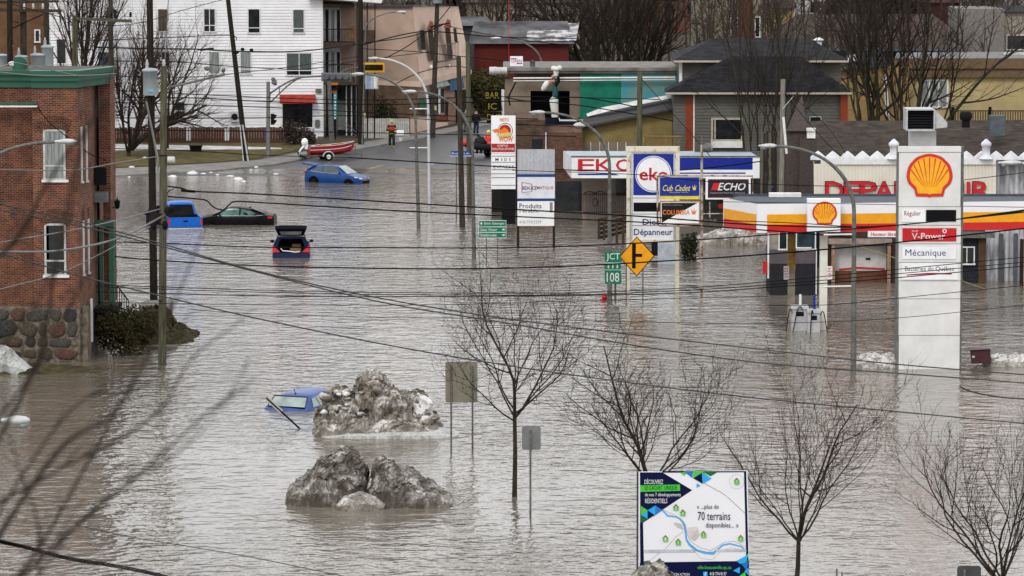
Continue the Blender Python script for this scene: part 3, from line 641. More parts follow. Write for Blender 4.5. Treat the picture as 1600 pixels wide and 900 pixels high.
prt('roof', grey_roof, mbd, lambda b: (b.poly([P(553, 9, YM+.4), P(647, 9, YM+.4), P(718, 8, Yc2+.8), P(700, 8, Yc2+14), P(540, 8, Yc2+14)]), b.box(xx(556, YM), xx(645, YM), YM+.35, YM+.6, zz(12, YM), zz(8.5, YM))))
prt('eave', bei2, mbd, lambda b: (b.add([P(555, 125, YM-.05), P(657.5, 127, YM-.05), P(737, 109, Yc2-.1), P(737, 115, Yc2-.1), P(657.5, 136, YM-.05), P(555, 131, YM-.05)], [(5, 4, 1, 0), (4, 3, 2, 1)])))
prt('ground_floor_wall', brn, mbd, lambda b: (b.quad((xx(556, YM), YM, gz(YM)), (xx(653, YM), YM, gz(YM)), P(653, 130, YM), P(556, 130, YM))))
prt('street_front', bei, mbd, lambda b: b.quad((xx(641, YM), YM-.02, gz(YM)), (xx(734, Yc2), Yc2, gz(Yc2)), P(734, 113, Yc2), P(641, 133, YM-.02)))
def on_street(px, py, out=0):          # a point of the oblique street wall
    f = (px-655)/(735-655); return P(px, py, YM+(Yc2-YM)*f-out)
def sp(b, px0, px1, py0, py1, out=.05, sk=0):
    q = [on_street(px0, py1, out), on_street(px1, py1-sk, out), on_street(px1, py0-sk, out), on_street(px0, py0, out)]
    b.add(q+[p+Vector((0, .2, 0)) for p in q], [(0, 1, 2, 3), (0, 4, 5, 1), (1, 5, 6, 2), (2, 6, 7, 3), (3, 7, 4, 0)])
for (a, b2, c, d) in ((656, 664, 47, 78), (708, 714, 44, 66)):
    prt('window', GL, mbd, lambda b: (b.quad(on_street(a+2, d, .1), on_street(b2+1.5, d, .1), on_street(b2-1, c, -.25), on_street(a, c, -.25))))
for (a, c) in ((669, 45), (696, 42)):
    do = prt('balcony_door', deck, mbd, lambda b: b.quad(on_street(a+4, 95, .15), on_street(a+12, 94, .15), on_street(a+7, c, -.1), on_street(a-1, c, -.1)))
    prt('door_canopy', mat('rusty red shingle', (.30, .09, .06)), do, lambda b: b.add([on_street(a-3, c+2, .5), on_street(a+9, c+2, .5), on_street(a+3, c-13, 0), on_street(a+8, c-10, 0)], [(0, 1, 2), (1, 3, 2)]))
for (a, c) in ((684, 72), (700, 69)):
    def bal(b):
        b.add([on_street(a, c+25, .9), on_street(a+17, c+22, .9), on_street(a+17, c+22, 0), on_street(a, c+25, 0)], [(0, 1, 2, 3)])
        for k in range(8): b.beam(on_street(a+k*2.4, c+25-k*.4, .9), on_street(a+k*2.4, c-k*.4, .9), .035)
        b.beam(on_street(a, c, .9), on_street(a+17, c-3, .9), .06); b.beam(on_street(a, c+25, .9), on_street(a+17, c+22, .9), .12)
    prt('balcony', steel, mbd, bal)
for px, py in ((674, 105), (701, 103)):
    p_ = on_street(px, py, .4); prt('globe_lamp', white_p, mbd, lambda b: b.ball(p_, .17))
prt('shop_window', GL, mbd, lambda b: sp(b, 666, 674, 150, 178))
prt('green_poster', mat('green poster', (.06, .16, .10)), mbd, lambda b: sp(b, 655, 665, 153, 172, .06))
prt('shop_window', GL, mbd, lambda b: (sp(b, 681, 685, 140, 176), sp(b, 689, 694, 138, 176)))
prt('window_frame', frame_w, mbd, lambda b: (sp(b, 679.5, 681.5, 138, 178, .08), sp(b, 685, 688, 138, 178, .08)))
prt('brick_base', mat('red brick base', (.22, .06, .04)), mbd, lambda b: sp(b, 680, 699, 180, 190, .1))
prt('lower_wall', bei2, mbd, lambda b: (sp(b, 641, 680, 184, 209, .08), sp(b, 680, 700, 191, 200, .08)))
prt('awning', mat('blue awning', (.05, .11, .22)), mbd, lambda b: b.quad(on_street(703, 142, 1.1), on_street(726, 138, 1.1), on_street(723, 122, .1), on_street(703, 124, .1)))
prt('awning', mat('grey awning', (.28, .33, .34)), mbd, lambda b: b.quad(on_street(682, 137, .9), on_street(704, 133, .9), on_street(698, 125, .1), on_street(684, 127, .1)))
prt('door', mat('tan door', (.30, .18, .12)), mbd, lambda b: (sp(b, 700, 712, 152, 203, .05)))
prt('dark_doorway', GL, mbd, lambda b: sp(b, 714, 731, 140, 203, .04))
# white fence next to it
wf = thing('picket_fence', 'pale grey board fence beside the walking firefighter', 'fence', (xx(600, 300), 300, gz(300)))
fl = MB(); px = 561
while px < 640: fl.box(xx(px, 300), xx(px+3.1, 300), 300, 300.03, gz(300), gz(300)+1.55+rnd.uniform(-.02, .02)); px += 3.6
fl.build('boards', mat('pale fence board', (.42, .42, .38), (.32, .32, .29)), wf, kind='stuff')
prt('rail', mat('pale fence board', (.4, .4, .36)), wf, lambda b: b.box(xx(561, 300), xx(640, 300), 300.03, 300.1, gz(300)+1.2, gz(300)+1.3))
def cedar(base, h, w_, label, n=900, name='cedar_bush', m=None, seed=1, leaf=.11, cat='bush', flatten=1):
    t = thing(name, label, cat, base); r_ = random.Random(seed); b = MB()
    lobes = [(r_.uniform(-.5, .5)*w_, r_.uniform(-.35, .35)*w_, r_.uniform(.25, .75)*h, r_.uniform(.25, .42)) for _ in range(8)]+[(0, 0, h*.5, .5)]
    for _ in range(n):
        lx, ly, lz, lr = r_.choice(lobes); a = r_.uniform(0, 6.283); u = r_.uniform(-1, 1); rr = (r_.random()**.35)*lr
        p = Vector((lx+math.cos(a)*math.sqrt(1-u*u)*rr*w_, ly+math.sin(a)*math.sqrt(1-u*u)*rr*w_, max(.05, lz+u*rr*h*flatten)))+Vector(base)
        d = Vector((r_.uniform(-1, 1), r_.uniform(-1, 1), r_.uniform(-.2, 1))).normalized()*leaf*r_.uniform(.6, 1.5); q = d.orthogonal().normalized()*leaf*.35
        b.add([p-d*.4, p+q, p+d, p-q], [(0, 1, 2, 3)])
    b.build('foliage', m, t, kind='stuff')
    prt('stem', bark, t, lambda s: [s.tube([Vector(base)+Vector((0, 0, -.3)), Vector(base)+Vector((x, y, h*.55))], [.05, .02], 5) for x, y in ((0, 0), (w_*.2, .1), (-w_*.22, 0))] and None)
    return t
evg = mat('evergreen foliage', (.055, .065, .028), (.02, .026, .012), rough=.8, sc=1.7)
evb = mat('browned evergreen foliage', (.075, .06, .022), (.022, .026, .012), rough=.85, sc=1.4)
brb = mat('bare brown shrub', (.09, .065, .05), (.04, .03, .025), rough=.9, sc=3)
cedar((xx(192, 163), 163, -.1), 2.1, 2.35, 'dark green and brown cedar bush at the porch of the brick building', 5200, m=evb, seed=3, leaf=.12)
cedar((xx(594, 302), 302, gz(302)), 3.1, 1.0, 'small dark cone shaped cedar behind the pale fence', 500, m=evg, seed=5, leaf=.16)
cedar((xx(608, 302), 302, gz(302)), 2.9, 1.2, 'round dark cedar behind the pale fence, right of the cone shaped one', 600, m=evg, seed=6, leaf=.16)
cedar(G(468, 226), 1.9, 1.9, 'bare brown shrub in front of the awning shop window', 1300, name='shrub', m=brb, seed=8, leaf=.16)
cedar(G(485, 232), 1.5, .9, 'small pale brown shrub behind the outboard motor of the boat', 500, name='shrub', m=brb, seed=9, leaf=.16)
cedar((xx(757, 322), 322, 1.0), 4.2, 2.6, 'olive green round bush before the red building', 4200, name='round_bush', m=mat('olive foliage', (.13, .115, .035), (.05, .05, .018)), seed=10, leaf=.26)
# ---------------------------------------------------------------- long flat-roofed row: tan bar, green and turquoise cladding
YT = 250
tan = mat('tan render', (.27, .215, .165), (.21, .165, .125), rough=.9, sc=.8)
tb = thing('bar_building', 'tan flat roofed building with big black opening and green and turquoise cladding', 'building', (xx(900, YT), YT, 0))
def rr(b, px0, px1, py0, py1, Y, th=.3): rect(b, px0, px1, py0, py1, Y, th)
op = (829, 890, 142, 206)
def tanwall(b):
    rr(b, 789, 829, 124, 300, YT); rr(b, 890, 916, 124, 300, YT); rr(b, 829, 890, 124, 142, YT); rr(b, 829, 890, 206, 300, YT)
prt('wall', tan, tb, tanwall)
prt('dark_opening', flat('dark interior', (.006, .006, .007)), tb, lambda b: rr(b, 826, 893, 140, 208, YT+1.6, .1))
corr_b = mat('brown corrugated sheet', (.15, .07, .055), (.10, .05, .04), rough=.6, sc=2)
corr_g = mat('green corrugated sheet', (.02, .25, .16), (.012, .18, .12), rough=.6, sc=1.2)
corr_t = mat('turquoise corrugated sheet', (.06, .30, .36), (.18, .30, .27), rough=.7, sc=.9, lo=.4, hi=.6)
prt('cladding', corr_b, tb, lambda b: ribs(b, (xx(805, YT), YT-.05), (xx(906, YT), YT-.05), zz(126, YT), zz(111, YT), .22), label='brown corrugated cladding')
prt('cladding', corr_g, tb, lambda b: ribs(b, (xx(906, YT), YT-.25), (xx(970, YT), YT-.25), zz(215, YT), zz(109, YT), .22), label='green corrugated cladding')
prt('cladding', corr_t, tb, lambda b: ribs(b, (xx(970, YT), YT-.25), (xx(1056, YT), YT-.25), zz(215, YT), zz(109, YT), .22), label='turquoise corrugated cladding')
prt('wall', tan, tb, lambda b: b.box(xx(906, YT), xx(1057, YT), YT, YT+9, 0, zz(109, YT)), label='body behind the coloured cladding')
fas = mat('grey roof edge', (.26, .25, .235), (.16, .14, .125), rough=.8, sc=1.2)
prt('roof', fas, tb, lambda b: (b.box(xx(786, YT), xx(1058, YT), YT-.6, YT+9, zz(110, YT), zz(105, YT)), b.box(xx(788, YT), xx(1057, YT), YT-.45, YT-.3, zz(114, YT), zz(110, YT)-.002)))
prt('duct', alu, tb, lambda b: b.lathe((xx(790, YT), YT-.6, zz(110, YT)), [(.26, -1.05), (.27, -.6), (.24, -.55), (.24, .1)], 14, axis='x'))
prt('white_eave_bar', white_p, tb, lambda b: (b.tube([P(802, 122.3, YT-.7), P(1055, 121, YT-.7)], .055, 8), b.tube([P(802, 126.5, YT-.7), P(1055, 124.6, YT-.7)], .035, 8)))  # pair of plain white bars along the eaves
prt('navy_awning', mat('navy cloth', (.014, .02, .04)), tb, lambda b: b.add([P(843, 184, YT-.1), P(915, 184, YT-.1), P(913, 205, YT-1.4), P(843, 205, YT-1.4), P(843, 205, YT-.1), P(913, 205, YT-.1)], [(0, 3, 2, 1), (0, 4, 3), (1, 2, 5), (3, 4, 5, 2)]))
prt('awning_trim', white_p, tb, lambda b: (b.beam(P(874, 184, YT-1.5), P(874, 187.5, YT-1.5), .06), b.beam(P(874, 188, YT-1.5), P(912, 188, YT-1.5), .1)))
bv = prt('birdhouse_vent', mat('slate grey', (.12, .13, .15)), tb, lambda b: (b.box(xx(828, YT), xx(836, YT), YT-.3, YT, zz(104, YT)+.001, zz(97, YT)), b.prism([(xx(826.5, YT), zz(97.3, YT)), (xx(837.5, YT), zz(97.3, YT)), (xx(832, YT), zz(93.5, YT))], YT-.35, YT+.05)))
rs_ = thing('roof_sign', 'small white sign with red and blue stripes on the tan bar roof', 'sign', P(807, 103, YT-.3))
prt('panel', sign_w, rs_, lambda b: rr(b, 797, 817, 88, 103, YT-.3, .12))
prt('lettering', red_s, rs_, lambda b: (words(b, 'OPEN', 799, 815, 93, 98, YT-.31, .04)))
prt('stripe', blue_s, rs_, lambda b: (shape(b, [(798, 91), (808, 91), (806, 92.6), (798, 92.6)], YT-.305, .004), shape(b, [(808, 98.6), (816, 98.6), (816, 100), (806, 100)], YT-.305, .004)))
# reddish brick ground storey in front of the bar
YK = 238
bk = thing('stone_shop', 'low brown stone shop front below the bar, behind the tall signs', 'building', (xx(850, YK), YK, 0))
bks = brick('brown stone', (.16, .105, .08), (.10, .068, .055), (.085, .065, .055), w=.34, h=.12, ms=.02)
bkr = brick('reddish stone', (.20, .10, .075), (.13, .068, .055), (.10, .07, .06), w=.34, h=.12, ms=.02)
prt('wall', bks, bk, lambda b: b.box(xx(803, YK), xx(852, YK), YK, YK+8, -.6, zz(187, YK)), label='brown stone wall')
prt('wall', bkr, bk, lambda b: b.box(xx(852, YK)+.002, xx(910, YK), YK+.02, YK+8, -.6, zz(207, YK)), label='reddish stone wall')
prt('opening', GL, bk, lambda b: rr(b, 831, 848, 217, 232, YK-.03, .05))
prt('column', flat('dark stone', (.03, .028, .026)), bk, lambda b: rr(b, 768, 804, 294, 350, YK-1, 2))
prt('dark_shopfront', GL, bk, lambda b: (rr(b, 868, 908, 283, 345, YK-.05, .06)))
prt('pipe', white_p, bk, lambda b: b.tube([P(853, 207, YK-.1), P(853, 234, YK-.1)], .04, 6))
prt('brown_wall', mat('brown flood wall', (.10, .075, .06)), bk, lambda b: rr(b, 804, 908, 332, 350, YK-.06, .05))
# yellow shed with snowy lean-to roof
YY = 243
yb = thing('yellow_shed', 'yellow corrugated building with a snow covered slanted roof behind the eko station', 'building', (xx(980, YY), YY, 0))
yel = mat('yellow corrugated sheet', (.30, .23, .09), (.24, .18, .07), rough=.7, sc=1)
prt('wall', yel, yb, lambda b: ribs(b, (xx(909, YY), YY), (xx(1052, YY), YY), zz(245, YY), zz(194, YY), .2, .03, zz(167, YY)))
prt('roof', grey_roof, yb, lambda b: b.add([P(902, 199, YY-.6), P(1052, 169, YY-.6), P(1052, 153, YY+3), P(916, 181, YY+3), P(902, 202, YY-.6), P(1052, 172, YY-.6)], [(0, 1, 2, 3), (4, 5, 1, 0)]))
prt('roof_snow', snow_m, yb, lambda b: b.add([P(916, 178, YY+2.6), P(940, 168, YY+2), P(990, 158, YY+2), P(1052, 147, YY+2), P(1052, 153, YY+1.3), P(985, 166, YY+1.3), P(950, 174, YY+1.4), P(918, 182, YY+2)], [(7, 6, 1, 0), (6, 5, 2, 1), (5, 4, 3, 2)]))
prt('snow_lip', snow_m, yb, lambda b: b.ball(P(906, 196, YY-.6), .42, .3, .2, 8))
prt('panel_strip', tan, yb, lambda b: rr(b, 909, 1005, 223, 238, YY-.35, .05))
for px in (923, 937, 951, 965, 978):
    prt('post', white_p, yb, lambda b: rr(b, px-.6, px+.6, 222, 238, YY-.42, .05))
prt('stair_stringer', mat('pinkish rail', (.35, .25, .23)), yb, lambda b: (b.beam(P(868, 256, YY-3), P(907, 222, YY-3), .1), b.beam(P(868, 249, YY-3), P(907, 215, YY-3), .06)))
yr = thing('deck_railing', 'yellow wooden railing on the roof terrace behind the eko sign', 'railing', P(1035, 236, 239))
ylr = mat('yellow wood', (.32, .22, .08), (.2, .13, .05))
rl = MB(); px = 1008
while px < 1063: rr(rl, px, px+1.2, 214, 238, 239, .04); px += 2.9
rr(rl, 1006, 1064, 212.5, 214.5, 238.9, .12); rl.build('balusters', ylr, yr, kind='stuff')
prt('post', ylr, yr, lambda b: (rr(b, 1005, 1008, 211, 238, 238.9, .12)))
# grey house with hipped roofs
YH = 241
gh = thing('grey_house', 'grey lap sided house with two tier dark hipped roof and orange corner boards', 'house', (xx(1190, YH), YH, 0))
gs = mat('grey lap siding', (.165, .16, .14), (.13, .125, .11), rough=.6, sc=.6)
ssh = brick('dark blue black shingles', (.042, .042, .052), (.020, .020, .026), (.012, .012, .015), w=.6, h=.10, ms=.012, soot=.5)
org = flat('orange corner board', (.27, .045, .012))
cream = flat('cream eave', (.45, .40, .30))
xa, xb = xx(1052, YH), xx(1318, YH); ze = zz(147, YH)
prt('wall', gs, gh, lambda b: (laps(b, (xa, YH), (xb, YH), 1.0, ze, .2, .05), b.box(xa+.01, xb-.01, YH+.02, YH+11, -.5, ze)))
prt('corner_board', org, gh, lambda b: rr(b, 1071, 1083, 150, 236, YH-.08, .1))
prt('corner_board', org, gh, lambda b: rr(b, 1313, 1325, 147, 190, YH-.3, .3))
prt('trim', white_p, gh, lambda b: rr(b, 1083, 1085.5, 148, 236, YH-.07, .08))
def hip(b, l, r, py, Y0, Y1, al, ar, pya, Ya, th=.12):
    z = zz(py, Y0); za = zz(pya, Ya)
    p = [Vector((xx(l, Y0), Y0, z)), Vector((xx(r, Y0), Y0, z)), Vector((xx(r, Y0)-.2, Y1, z)), Vector((xx(l, Y0)+.2, Y1, z)), Vector((xx(al, Ya), Ya, za)), Vector((xx(ar, Ya), Ya, za))]
    b.add(p, [(0, 1, 5, 4), (1, 2, 5), (2, 3, 4, 5), (3, 0, 4)]); return p
prt('lower_roof', ssh, gh, lambda b: hip(b, 1038, 1331, 144, YH-.8, YH+4.2, 1140, 1250, 88, YH+1.25))
prt('lower_eave', cream, gh, lambda b: b.box(xx(1039, YH-.8), xx(1330, YH-.8), YH-.78, YH-.6, zz(147.5, YH-.8), zz(144.2, YH-.8)))
prt('upper_wall', gs, gh, lambda b: (laps(b, (xx(1063, YH+3), YH+2.5), (xx(1312, YH+3), YH+2.5), ze+.1, zz(96, YH+3), .2, .05), b.box(xx(1063, YH+3)+.01, xx(1312, YH+3), YH+2.52, YH+10, ze, zz(96, YH+3))))
prt('trim', white_p, gh, lambda b: rr(b, 1061, 1066, 97, 129, YH+2.4, .1))
prt('upper_roof', ssh, gh, lambda b: hip(b, 1051, 1325, 94, YH+1.6, YH+11.5, 1113, 1262, 60, YH+6.5))
prt('upper_eave', cream, gh, lambda b: b.box(xx(1052, YH+1.6), xx(1324, YH+1.6), YH+1.62, YH+1.8, zz(97.5, YH+1.6), zz(94.2, YH+1.6)))
prt('chimney_cap', white_p, gh, lambda b: (b.lathe(P(1279, 73, YH+6), [(.2, 0), (.2, .35)], 10), b.lathe(P(1279, 63, YH+6), [(.34, 0), (.34, .05), (.12, .17)], 12)))
window(gh, 1111, 1161, 184, 220, YH, fr=flat('cream frame', (.42, .38, .30)), t=.12, bars=(.12,))
prt('window_box', white_p, gh, lambda b: rr(b, 1111, 1160, 221, 231, YH-.3, .25))
window(gh, 1265, 1283, 182, 190, YH, t=.03)
prt('side_railing', steel, gh, lambda b: [rr(b, 1056+k*2.4, 1056.8+k*2.4, 180, 232, YH-1.1, .03) for k in range(7)] and None)
prt('porch_wall', mat('grey purple siding', (.16, .155, .15)), gh, lambda b: laps(b, (xx(1085, YH-9), YH-9), (xx(1190, YH-9), YH-9), -.2, zz(236, YH-9), .17, .02))
# ---------------------------------------------------------------- eko service station store and canopy
YE = 228
cont = thing('eko_station', 'white service station building with EKO letters on its fascia, flooded to the doors', 'service station', (xx(1030, YE), YE, 0))
prt('wall', mat('beige station wall', (.34, .29, .25), (.28, .24, .21), rough=.8), cont, lambda b: rr(b, 910, 1185, 278, 345, YE+3.5, .3))
prt('wall_bay', mat('grey station wall', (.10, .10, .10), (.07, .07, .07)), cont, lambda b: laps(b, (xx(1100, YE+2.8), YE+2.8), (xx(1200, YE+2.8), YE+2.8), -.3, zz(278, YE+2.8), .2, .02))
prt('door', GL, cont, lambda b: rr(b, 962, 979, 280, 306, YE+3.4, .08))
prt('window', GL, cont, lambda b: rr(b, 1125, 1168, 300, 320, YE+2.7, .08))
prt('red_neon', flat('red neon', (.6, .03, .02)), cont, lambda b: b.lathe(P(1126, 322, YE+2.5), [(.16, 0), (.16, .04)], 10, axis='y'))
prt('meter_row', steel, cont, lambda b: [b.ball(P(px, 347, YE+2.4), .17, .1, .2, 8) for px in (1103, 1110, 1117)] and None)
prt('canopy_roof', mat('pale blue roof', (.36, .44, .47), (.28, .33, .36), rough=.5, sc=.6), cont, lambda b: b.add([P(880, 236, YE+5), P(893, 246, YE), P(1187, 246, YE), P(1170, 236, YE+5)], [(0, 1, 2, 3)]))
prt('fascia', sign_w, cont, lambda b: (rr(b, 893, 1187, 245, 279, YE-.05, .12), b.quad(P(880, 235, YE+5), P(880, 262, YE+5), P(893.2, 279, YE-.05), P(893.2, 245, YE-.05)), b.box(xx(893, YE), xx(1187, YE), YE+.07, YE+3.4, zz(279, YE), zz(276, YE))))
prt('fascia_edge', steel, cont, lambda b: (rr(b, 892, 1188, 243.6, 245.5, YE-.1, .1), rr(b, 892.5, 1187.5, 278.3, 279.6, YE-.08, .1)))
prt('side_panel', mat('pale violet panel', (.50, .52, .66)), cont, lambda b: b.quad(P(882, 240, YE+4.3), P(882, 260, YE+4.3), P(891, 273, YE+.8), P(891, 249, YE+.8)))
prt('blue_band', blue_s, cont, lambda b: rr(b, 1062, 1176, 246.5, 265, YE-.065, .02))
prt('blue_line', blue_s, cont, lambda b: rr(b, 1062, 1165, 269.5, 271.5, YE-.065, .02))
prt('blue_underline', blue_s, cont, lambda b: shape(b, [(903, 271), (960, 271), (967, 273.6), (903, 273.6)], YE-.065, .02))
def bigE(b):
    for a, l in (('E', 903), ('K', 931), ('O', 962)):
        words(b, a, l, l+26, 248.5, 267.5, YE-.07, .035)
prt('lettering', red_s, cont, bigE)
def gate(b):
    for k in range(31):
        px = 911+k*3.0; rr(b, px, px+.7, 302 if k < 22 else 306, 333, YE+3.1, .03)
    for h in (303, 331): rr(b, 911, 1003, h, h+1, YE+3.08, .05)
    for cx_ in (921, 938): b.tube([P(cx_-9+18*t, 303-4*math.sin(math.pi*t), YE+3.1) for t in [k/8 for k in range(9)]], .03, 5)
    b.tube([P(930+4*math.cos(a), 316+6*math.sin(a), YE+3.0) for a in [k*.52 for k in range(13)]], .025, 5)
prt('iron_gate', flat('dark iron', (.05, .04, .035)), cont, gate)
prt('bin', mat('white door panel', (.42, .46, .52)), cont, lambda b: rr(b, 1028, 1055, 380, 413, 203, .3))
prt('door_gap', dark, cont, lambda b: rr(b, 1018, 1028, 376, 400, 205, .2))
cedar((xx(1075, 205), 205, -.5), 2.0, .8, 'dark upright cedar between the two eko sign posts', 800, m=evg, seed=22, leaf=.12)
# low lumber pile / pallets left of the eko sign
lp = thing('wood_crib', 'dark stacked timber crib in the water left of the eko sign', 'timber crib', (xx(955, 214), 214, 0))
cr = mat('dark timber', (.11, .075, .05), (.05, .035, .025))
for (a, c, d) in ((934, 344, 373), (942, 347, 375), (952, 345, 378), (962, 341, 380), (972, 337, 382)):
    prt('post', cr, lp, lambda b: rr(b, a, a+4, c, d, 214, .3))
for k in range(5): prt('rail', cr, lp, lambda b: b.beam(P(934, 372-k*7, 214.4), P(984, 360-k*7, 214.4), .16))
# ---------------------------------------------------------------- depanneur building, shingle roof, tarp shelter
YD = 193
dp = thing('convenience_store', 'cream convenience store with big red letters behind the shell canopy', 'shop', (xx(1400, YD), YD, 0))
crm = mat('cream corrugated sheet', (.68, .64, .55), (.60, .56, .48), rough=.6, sc=.8)
x0d, x1d = xx(1272, YD), xx(1556, YD)
prt('wall', crm, dp, lambda b: (ribs(b, (x0d, YD), (x1d, YD), zz(312, YD), zz(256, YD), .17, .03), ribs(b, (xx(1282, YD), YD-.0), (x1d, YD-.0), zz(256, YD), zz(249, YD), .17, .03)))
prt('side_wall', crm, dp, lambda b: b.quad(P(1271, 252, YD+3), P(1276, 312, YD+3), (x0d, YD, zz(312, YD)), (x0d, YD, zz(252, YD))))
prt('fascia', flat('white fascia', (.66, .66, .64)), dp, lambda b: (rr(b, 1296, 1556, 249, 257, YD-.12, .12)))
def shag(s, a, l): return lambda b: words(b, s, a, l, 284, 312, YD-.16, .05)
lx = [('D', 1290, 1318), ('E', 1319, 1345), ('P', 1344, 1370), ('A', 1367, 1396), ('N', 1398, 1425), ('N', 1427, 1452), ('E', 1454, 1478), ('U', 1480, 1505), ('R', 1520, 1548)]
for ch, a, c in lx:
    y0_ = 284 if ch != 'É' else 278
    prt('letter', red_s, dp, lambda b: words(b, ch, a, c, y0_, 312, YD-.16, .05))
    prt('letter_edge', dark, dp, lambda b: words(b, ch, a-1.3, c+1.3, y0_-1.2, 313, YD-.14, .08))
prt('letter', red_s, dp, lambda b: rr(b, 1510, 1516, 284, 306, YD-.17, .02), label='thin red bar of the half hidden letter')
prt('lower_wall', mat('dark brown garage wall', (.085, .06, .045), (.05, .035, .03)), dp, lambda b: (rr(b, 1283, 1304, 355, 460, YD, .2), rr(b, 1385, 1410, 355, 460, YD, .2), rr(b, 1304, 1385, 355, 380, YD, .2)))
gd = prt('garage_door', mat('white garage door', (.55, .54, .53), (.45, .44, .43)), dp, lambda b: (rr(b, 1304, 1386, 380, 425, YD+.3, .1)))
prt('door_stripe', red_s, gd, lambda b: (b.beam(P(1311, 421, YD+.27), P(1340, 418, YD+.27), .07), b.beam(P(1340, 418, YD+.27), P(1382, 420, YD+.27), .07)))
prt('door_handle', dark, gd, lambda b: rr(b, 1353, 1360, 403, 406, YD+.25, .04))
prt('garage_door_base', mat('stained brown door base', (.20, .085, .045), (.11, .05, .03), sc=1.5), gd, lambda b: rr(b, 1304, 1386, 423, 460, YD+.28, .1))  # lower door panel in mottled red-brown
prt('door_lintel', mat('pinkish concrete lintel', (.34, .27, .23)), dp, lambda b: rr(b, 1295, 1394, 374, 381.5, YD-.5, .7))
for px in (1299, 1386):
    prt('door_post', mat('weathered pine', (.36, .22, .15), (.25, .14, .09)), dp, lambda b: rr(b, px, px+6, 381, 460, YD-.4, .2))
prt('blue_wall', mat('dark blue wall', (.04, .045, .06), (.028, .03, .04)), dp, lambda b: (laps(b, (xx(1500, YD), YD), (xx(1530, YD), YD), -.3, zz(368, YD), .2, .02)))
window(dp, 1498, 1523, 385, 413, YD, bars=(.5,), t=.06)
prt('brown_panel', mat('rust brown panel', (.13, .07, .04)), dp, lambda b: rr(b, 1528, 1541, 372, 460, YD-.1, .2))
prt('awning_board', steel, dp, lambda b: rr(b, 1495, 1555, 363, 372, YD-.4, .5))
# glazed kiosk under the canopy
YKI = 187
ki = thing('kiosk', 'grey purple cashier kiosk with windows under the left end of the shell canopy', 'kiosk', (xx(1240, YKI), YKI, 0))
prt('wall', mat('purple grey panel', (.15, .13, .145), (.12, .105, .12)), ki, lambda b: rr(b, 1203, 1275, 390, 412, YKI, 3))
prt('base', mat('dark kiosk base', (.045, .045, .055)), ki, lambda b: rr(b, 1203, 1275, 412, 470, YKI-.02, 3))  # base colour is darker than the wall above
prt('wall', mat('beige station wall', (.34, .29, .25)), ki, lambda b: rr(b, 1204, 1216, 360, 390, YKI+.1, 3), label='beige corner wall')
window(ki, 1216, 1243, 360, 390, YKI+.1, t=.06, bars=(.5,)); window(ki, 1243, 1275, 360, 390, YKI+.1, t=.06, gl=glass('teal glass', (.05, .10, .12), (.02, .04, .05)))
prt('sill', white_p, ki, lambda b: rr(b, 1243, 1268, 386.5, 388.5, YKI-.1, .12))
prt('gutter', white_p, ki, lambda b: rr(b, 1274.5, 1276.5, 390, 460, YKI-.12, .1))
prt('poster', red_s, ki, lambda b: rr(b, 1192, 1199, 408, 428, YKI-.2, .05))
prt('post', white_p, ki, lambda b: rr(b, 1199, 1202, 365, 435, YKI-.1, .1))
# shingle roof behind the store
YR0 = 201
sr = thing('shingled_building', 'long dark shingled roof rising behind the white scalloped ridge', 'building', (xx(1420, YR0), YR0, 0))
shm = brick('brown black shingles', (.11, .085, .07), (.055, .045, .04), (.03, .026, .024), w=.5, h=.045, ms=.006, soot=.45)
prt('roof', shm, sr, lambda b: b.add([P(1228, 256, YR0), P(1720, 256, YR0), P(1720, 187, YR0+8), P(1262, 189, YR0+8), P(1720, 200, YR0+15), P(1262, 200, YR0+15)], [(0, 1, 2, 3), (3, 2, 4, 5)]))
prt('wall', dark, sr, lambda b: b.box(xx(1236, YR0+.3), xx(1700, YR0), YR0+.4, YR0+14, -.5, zz(258, YR0)))
prt('turret_roof', mat('grey brown shakes', (.12, .095, .085), (.07, .055, .05), sc=8, stretch=(1, 1, 3)), sr, lambda b: b.add([P(1228, 205, YR0-.5), P(1262, 205, YR0-.5), P(1262, 205, YR0+2), P(1228, 205, YR0+2), P(1253, 148, YR0+1)], [(0, 1, 4), (1, 2, 4), (2, 3, 4), (3, 0, 4)]))
prt('turret_wall', mat('grey brown shakes', (.12, .1, .09)), sr, lambda b: (b.box(xx(1249, YR0-.6), xx(1276, YR0-.6), YR0-.6, YR0+.3, zz(320, YR0), zz(215, YR0)), b.box(xx(1229, YR0), xx(1261, YR0), YR0-.3, YR0+1.8, zz(320, YR0), zz(205.3, YR0))))
dkb = mat('dark board', (.07, .065, .05), (.035, .032, .027))
bs = thing('board_wall', 'dark board wall with pale strips between the station and the cream store', 'wall', (xx(1220, 203), 203, 0))
for k in range(15):
    px = 1188+k*4.3; prt('board', dkb if k % 3 else mat('pale batten', (.20, .17, .12)), bs, lambda b: rr(b, px, px+3.9, 205+(k % 2)*3, 345, 203+.05*(k % 2), .1))
for (px, py) in ((1207, 293), (1228, 246), (1238, 250), (1251, 293), (1229, 262)):
    prt('blue_light', flat('blue bulb', (.03, .05, .3)), bs, lambda b: b.ball(P(px, py, 202.8), .07))
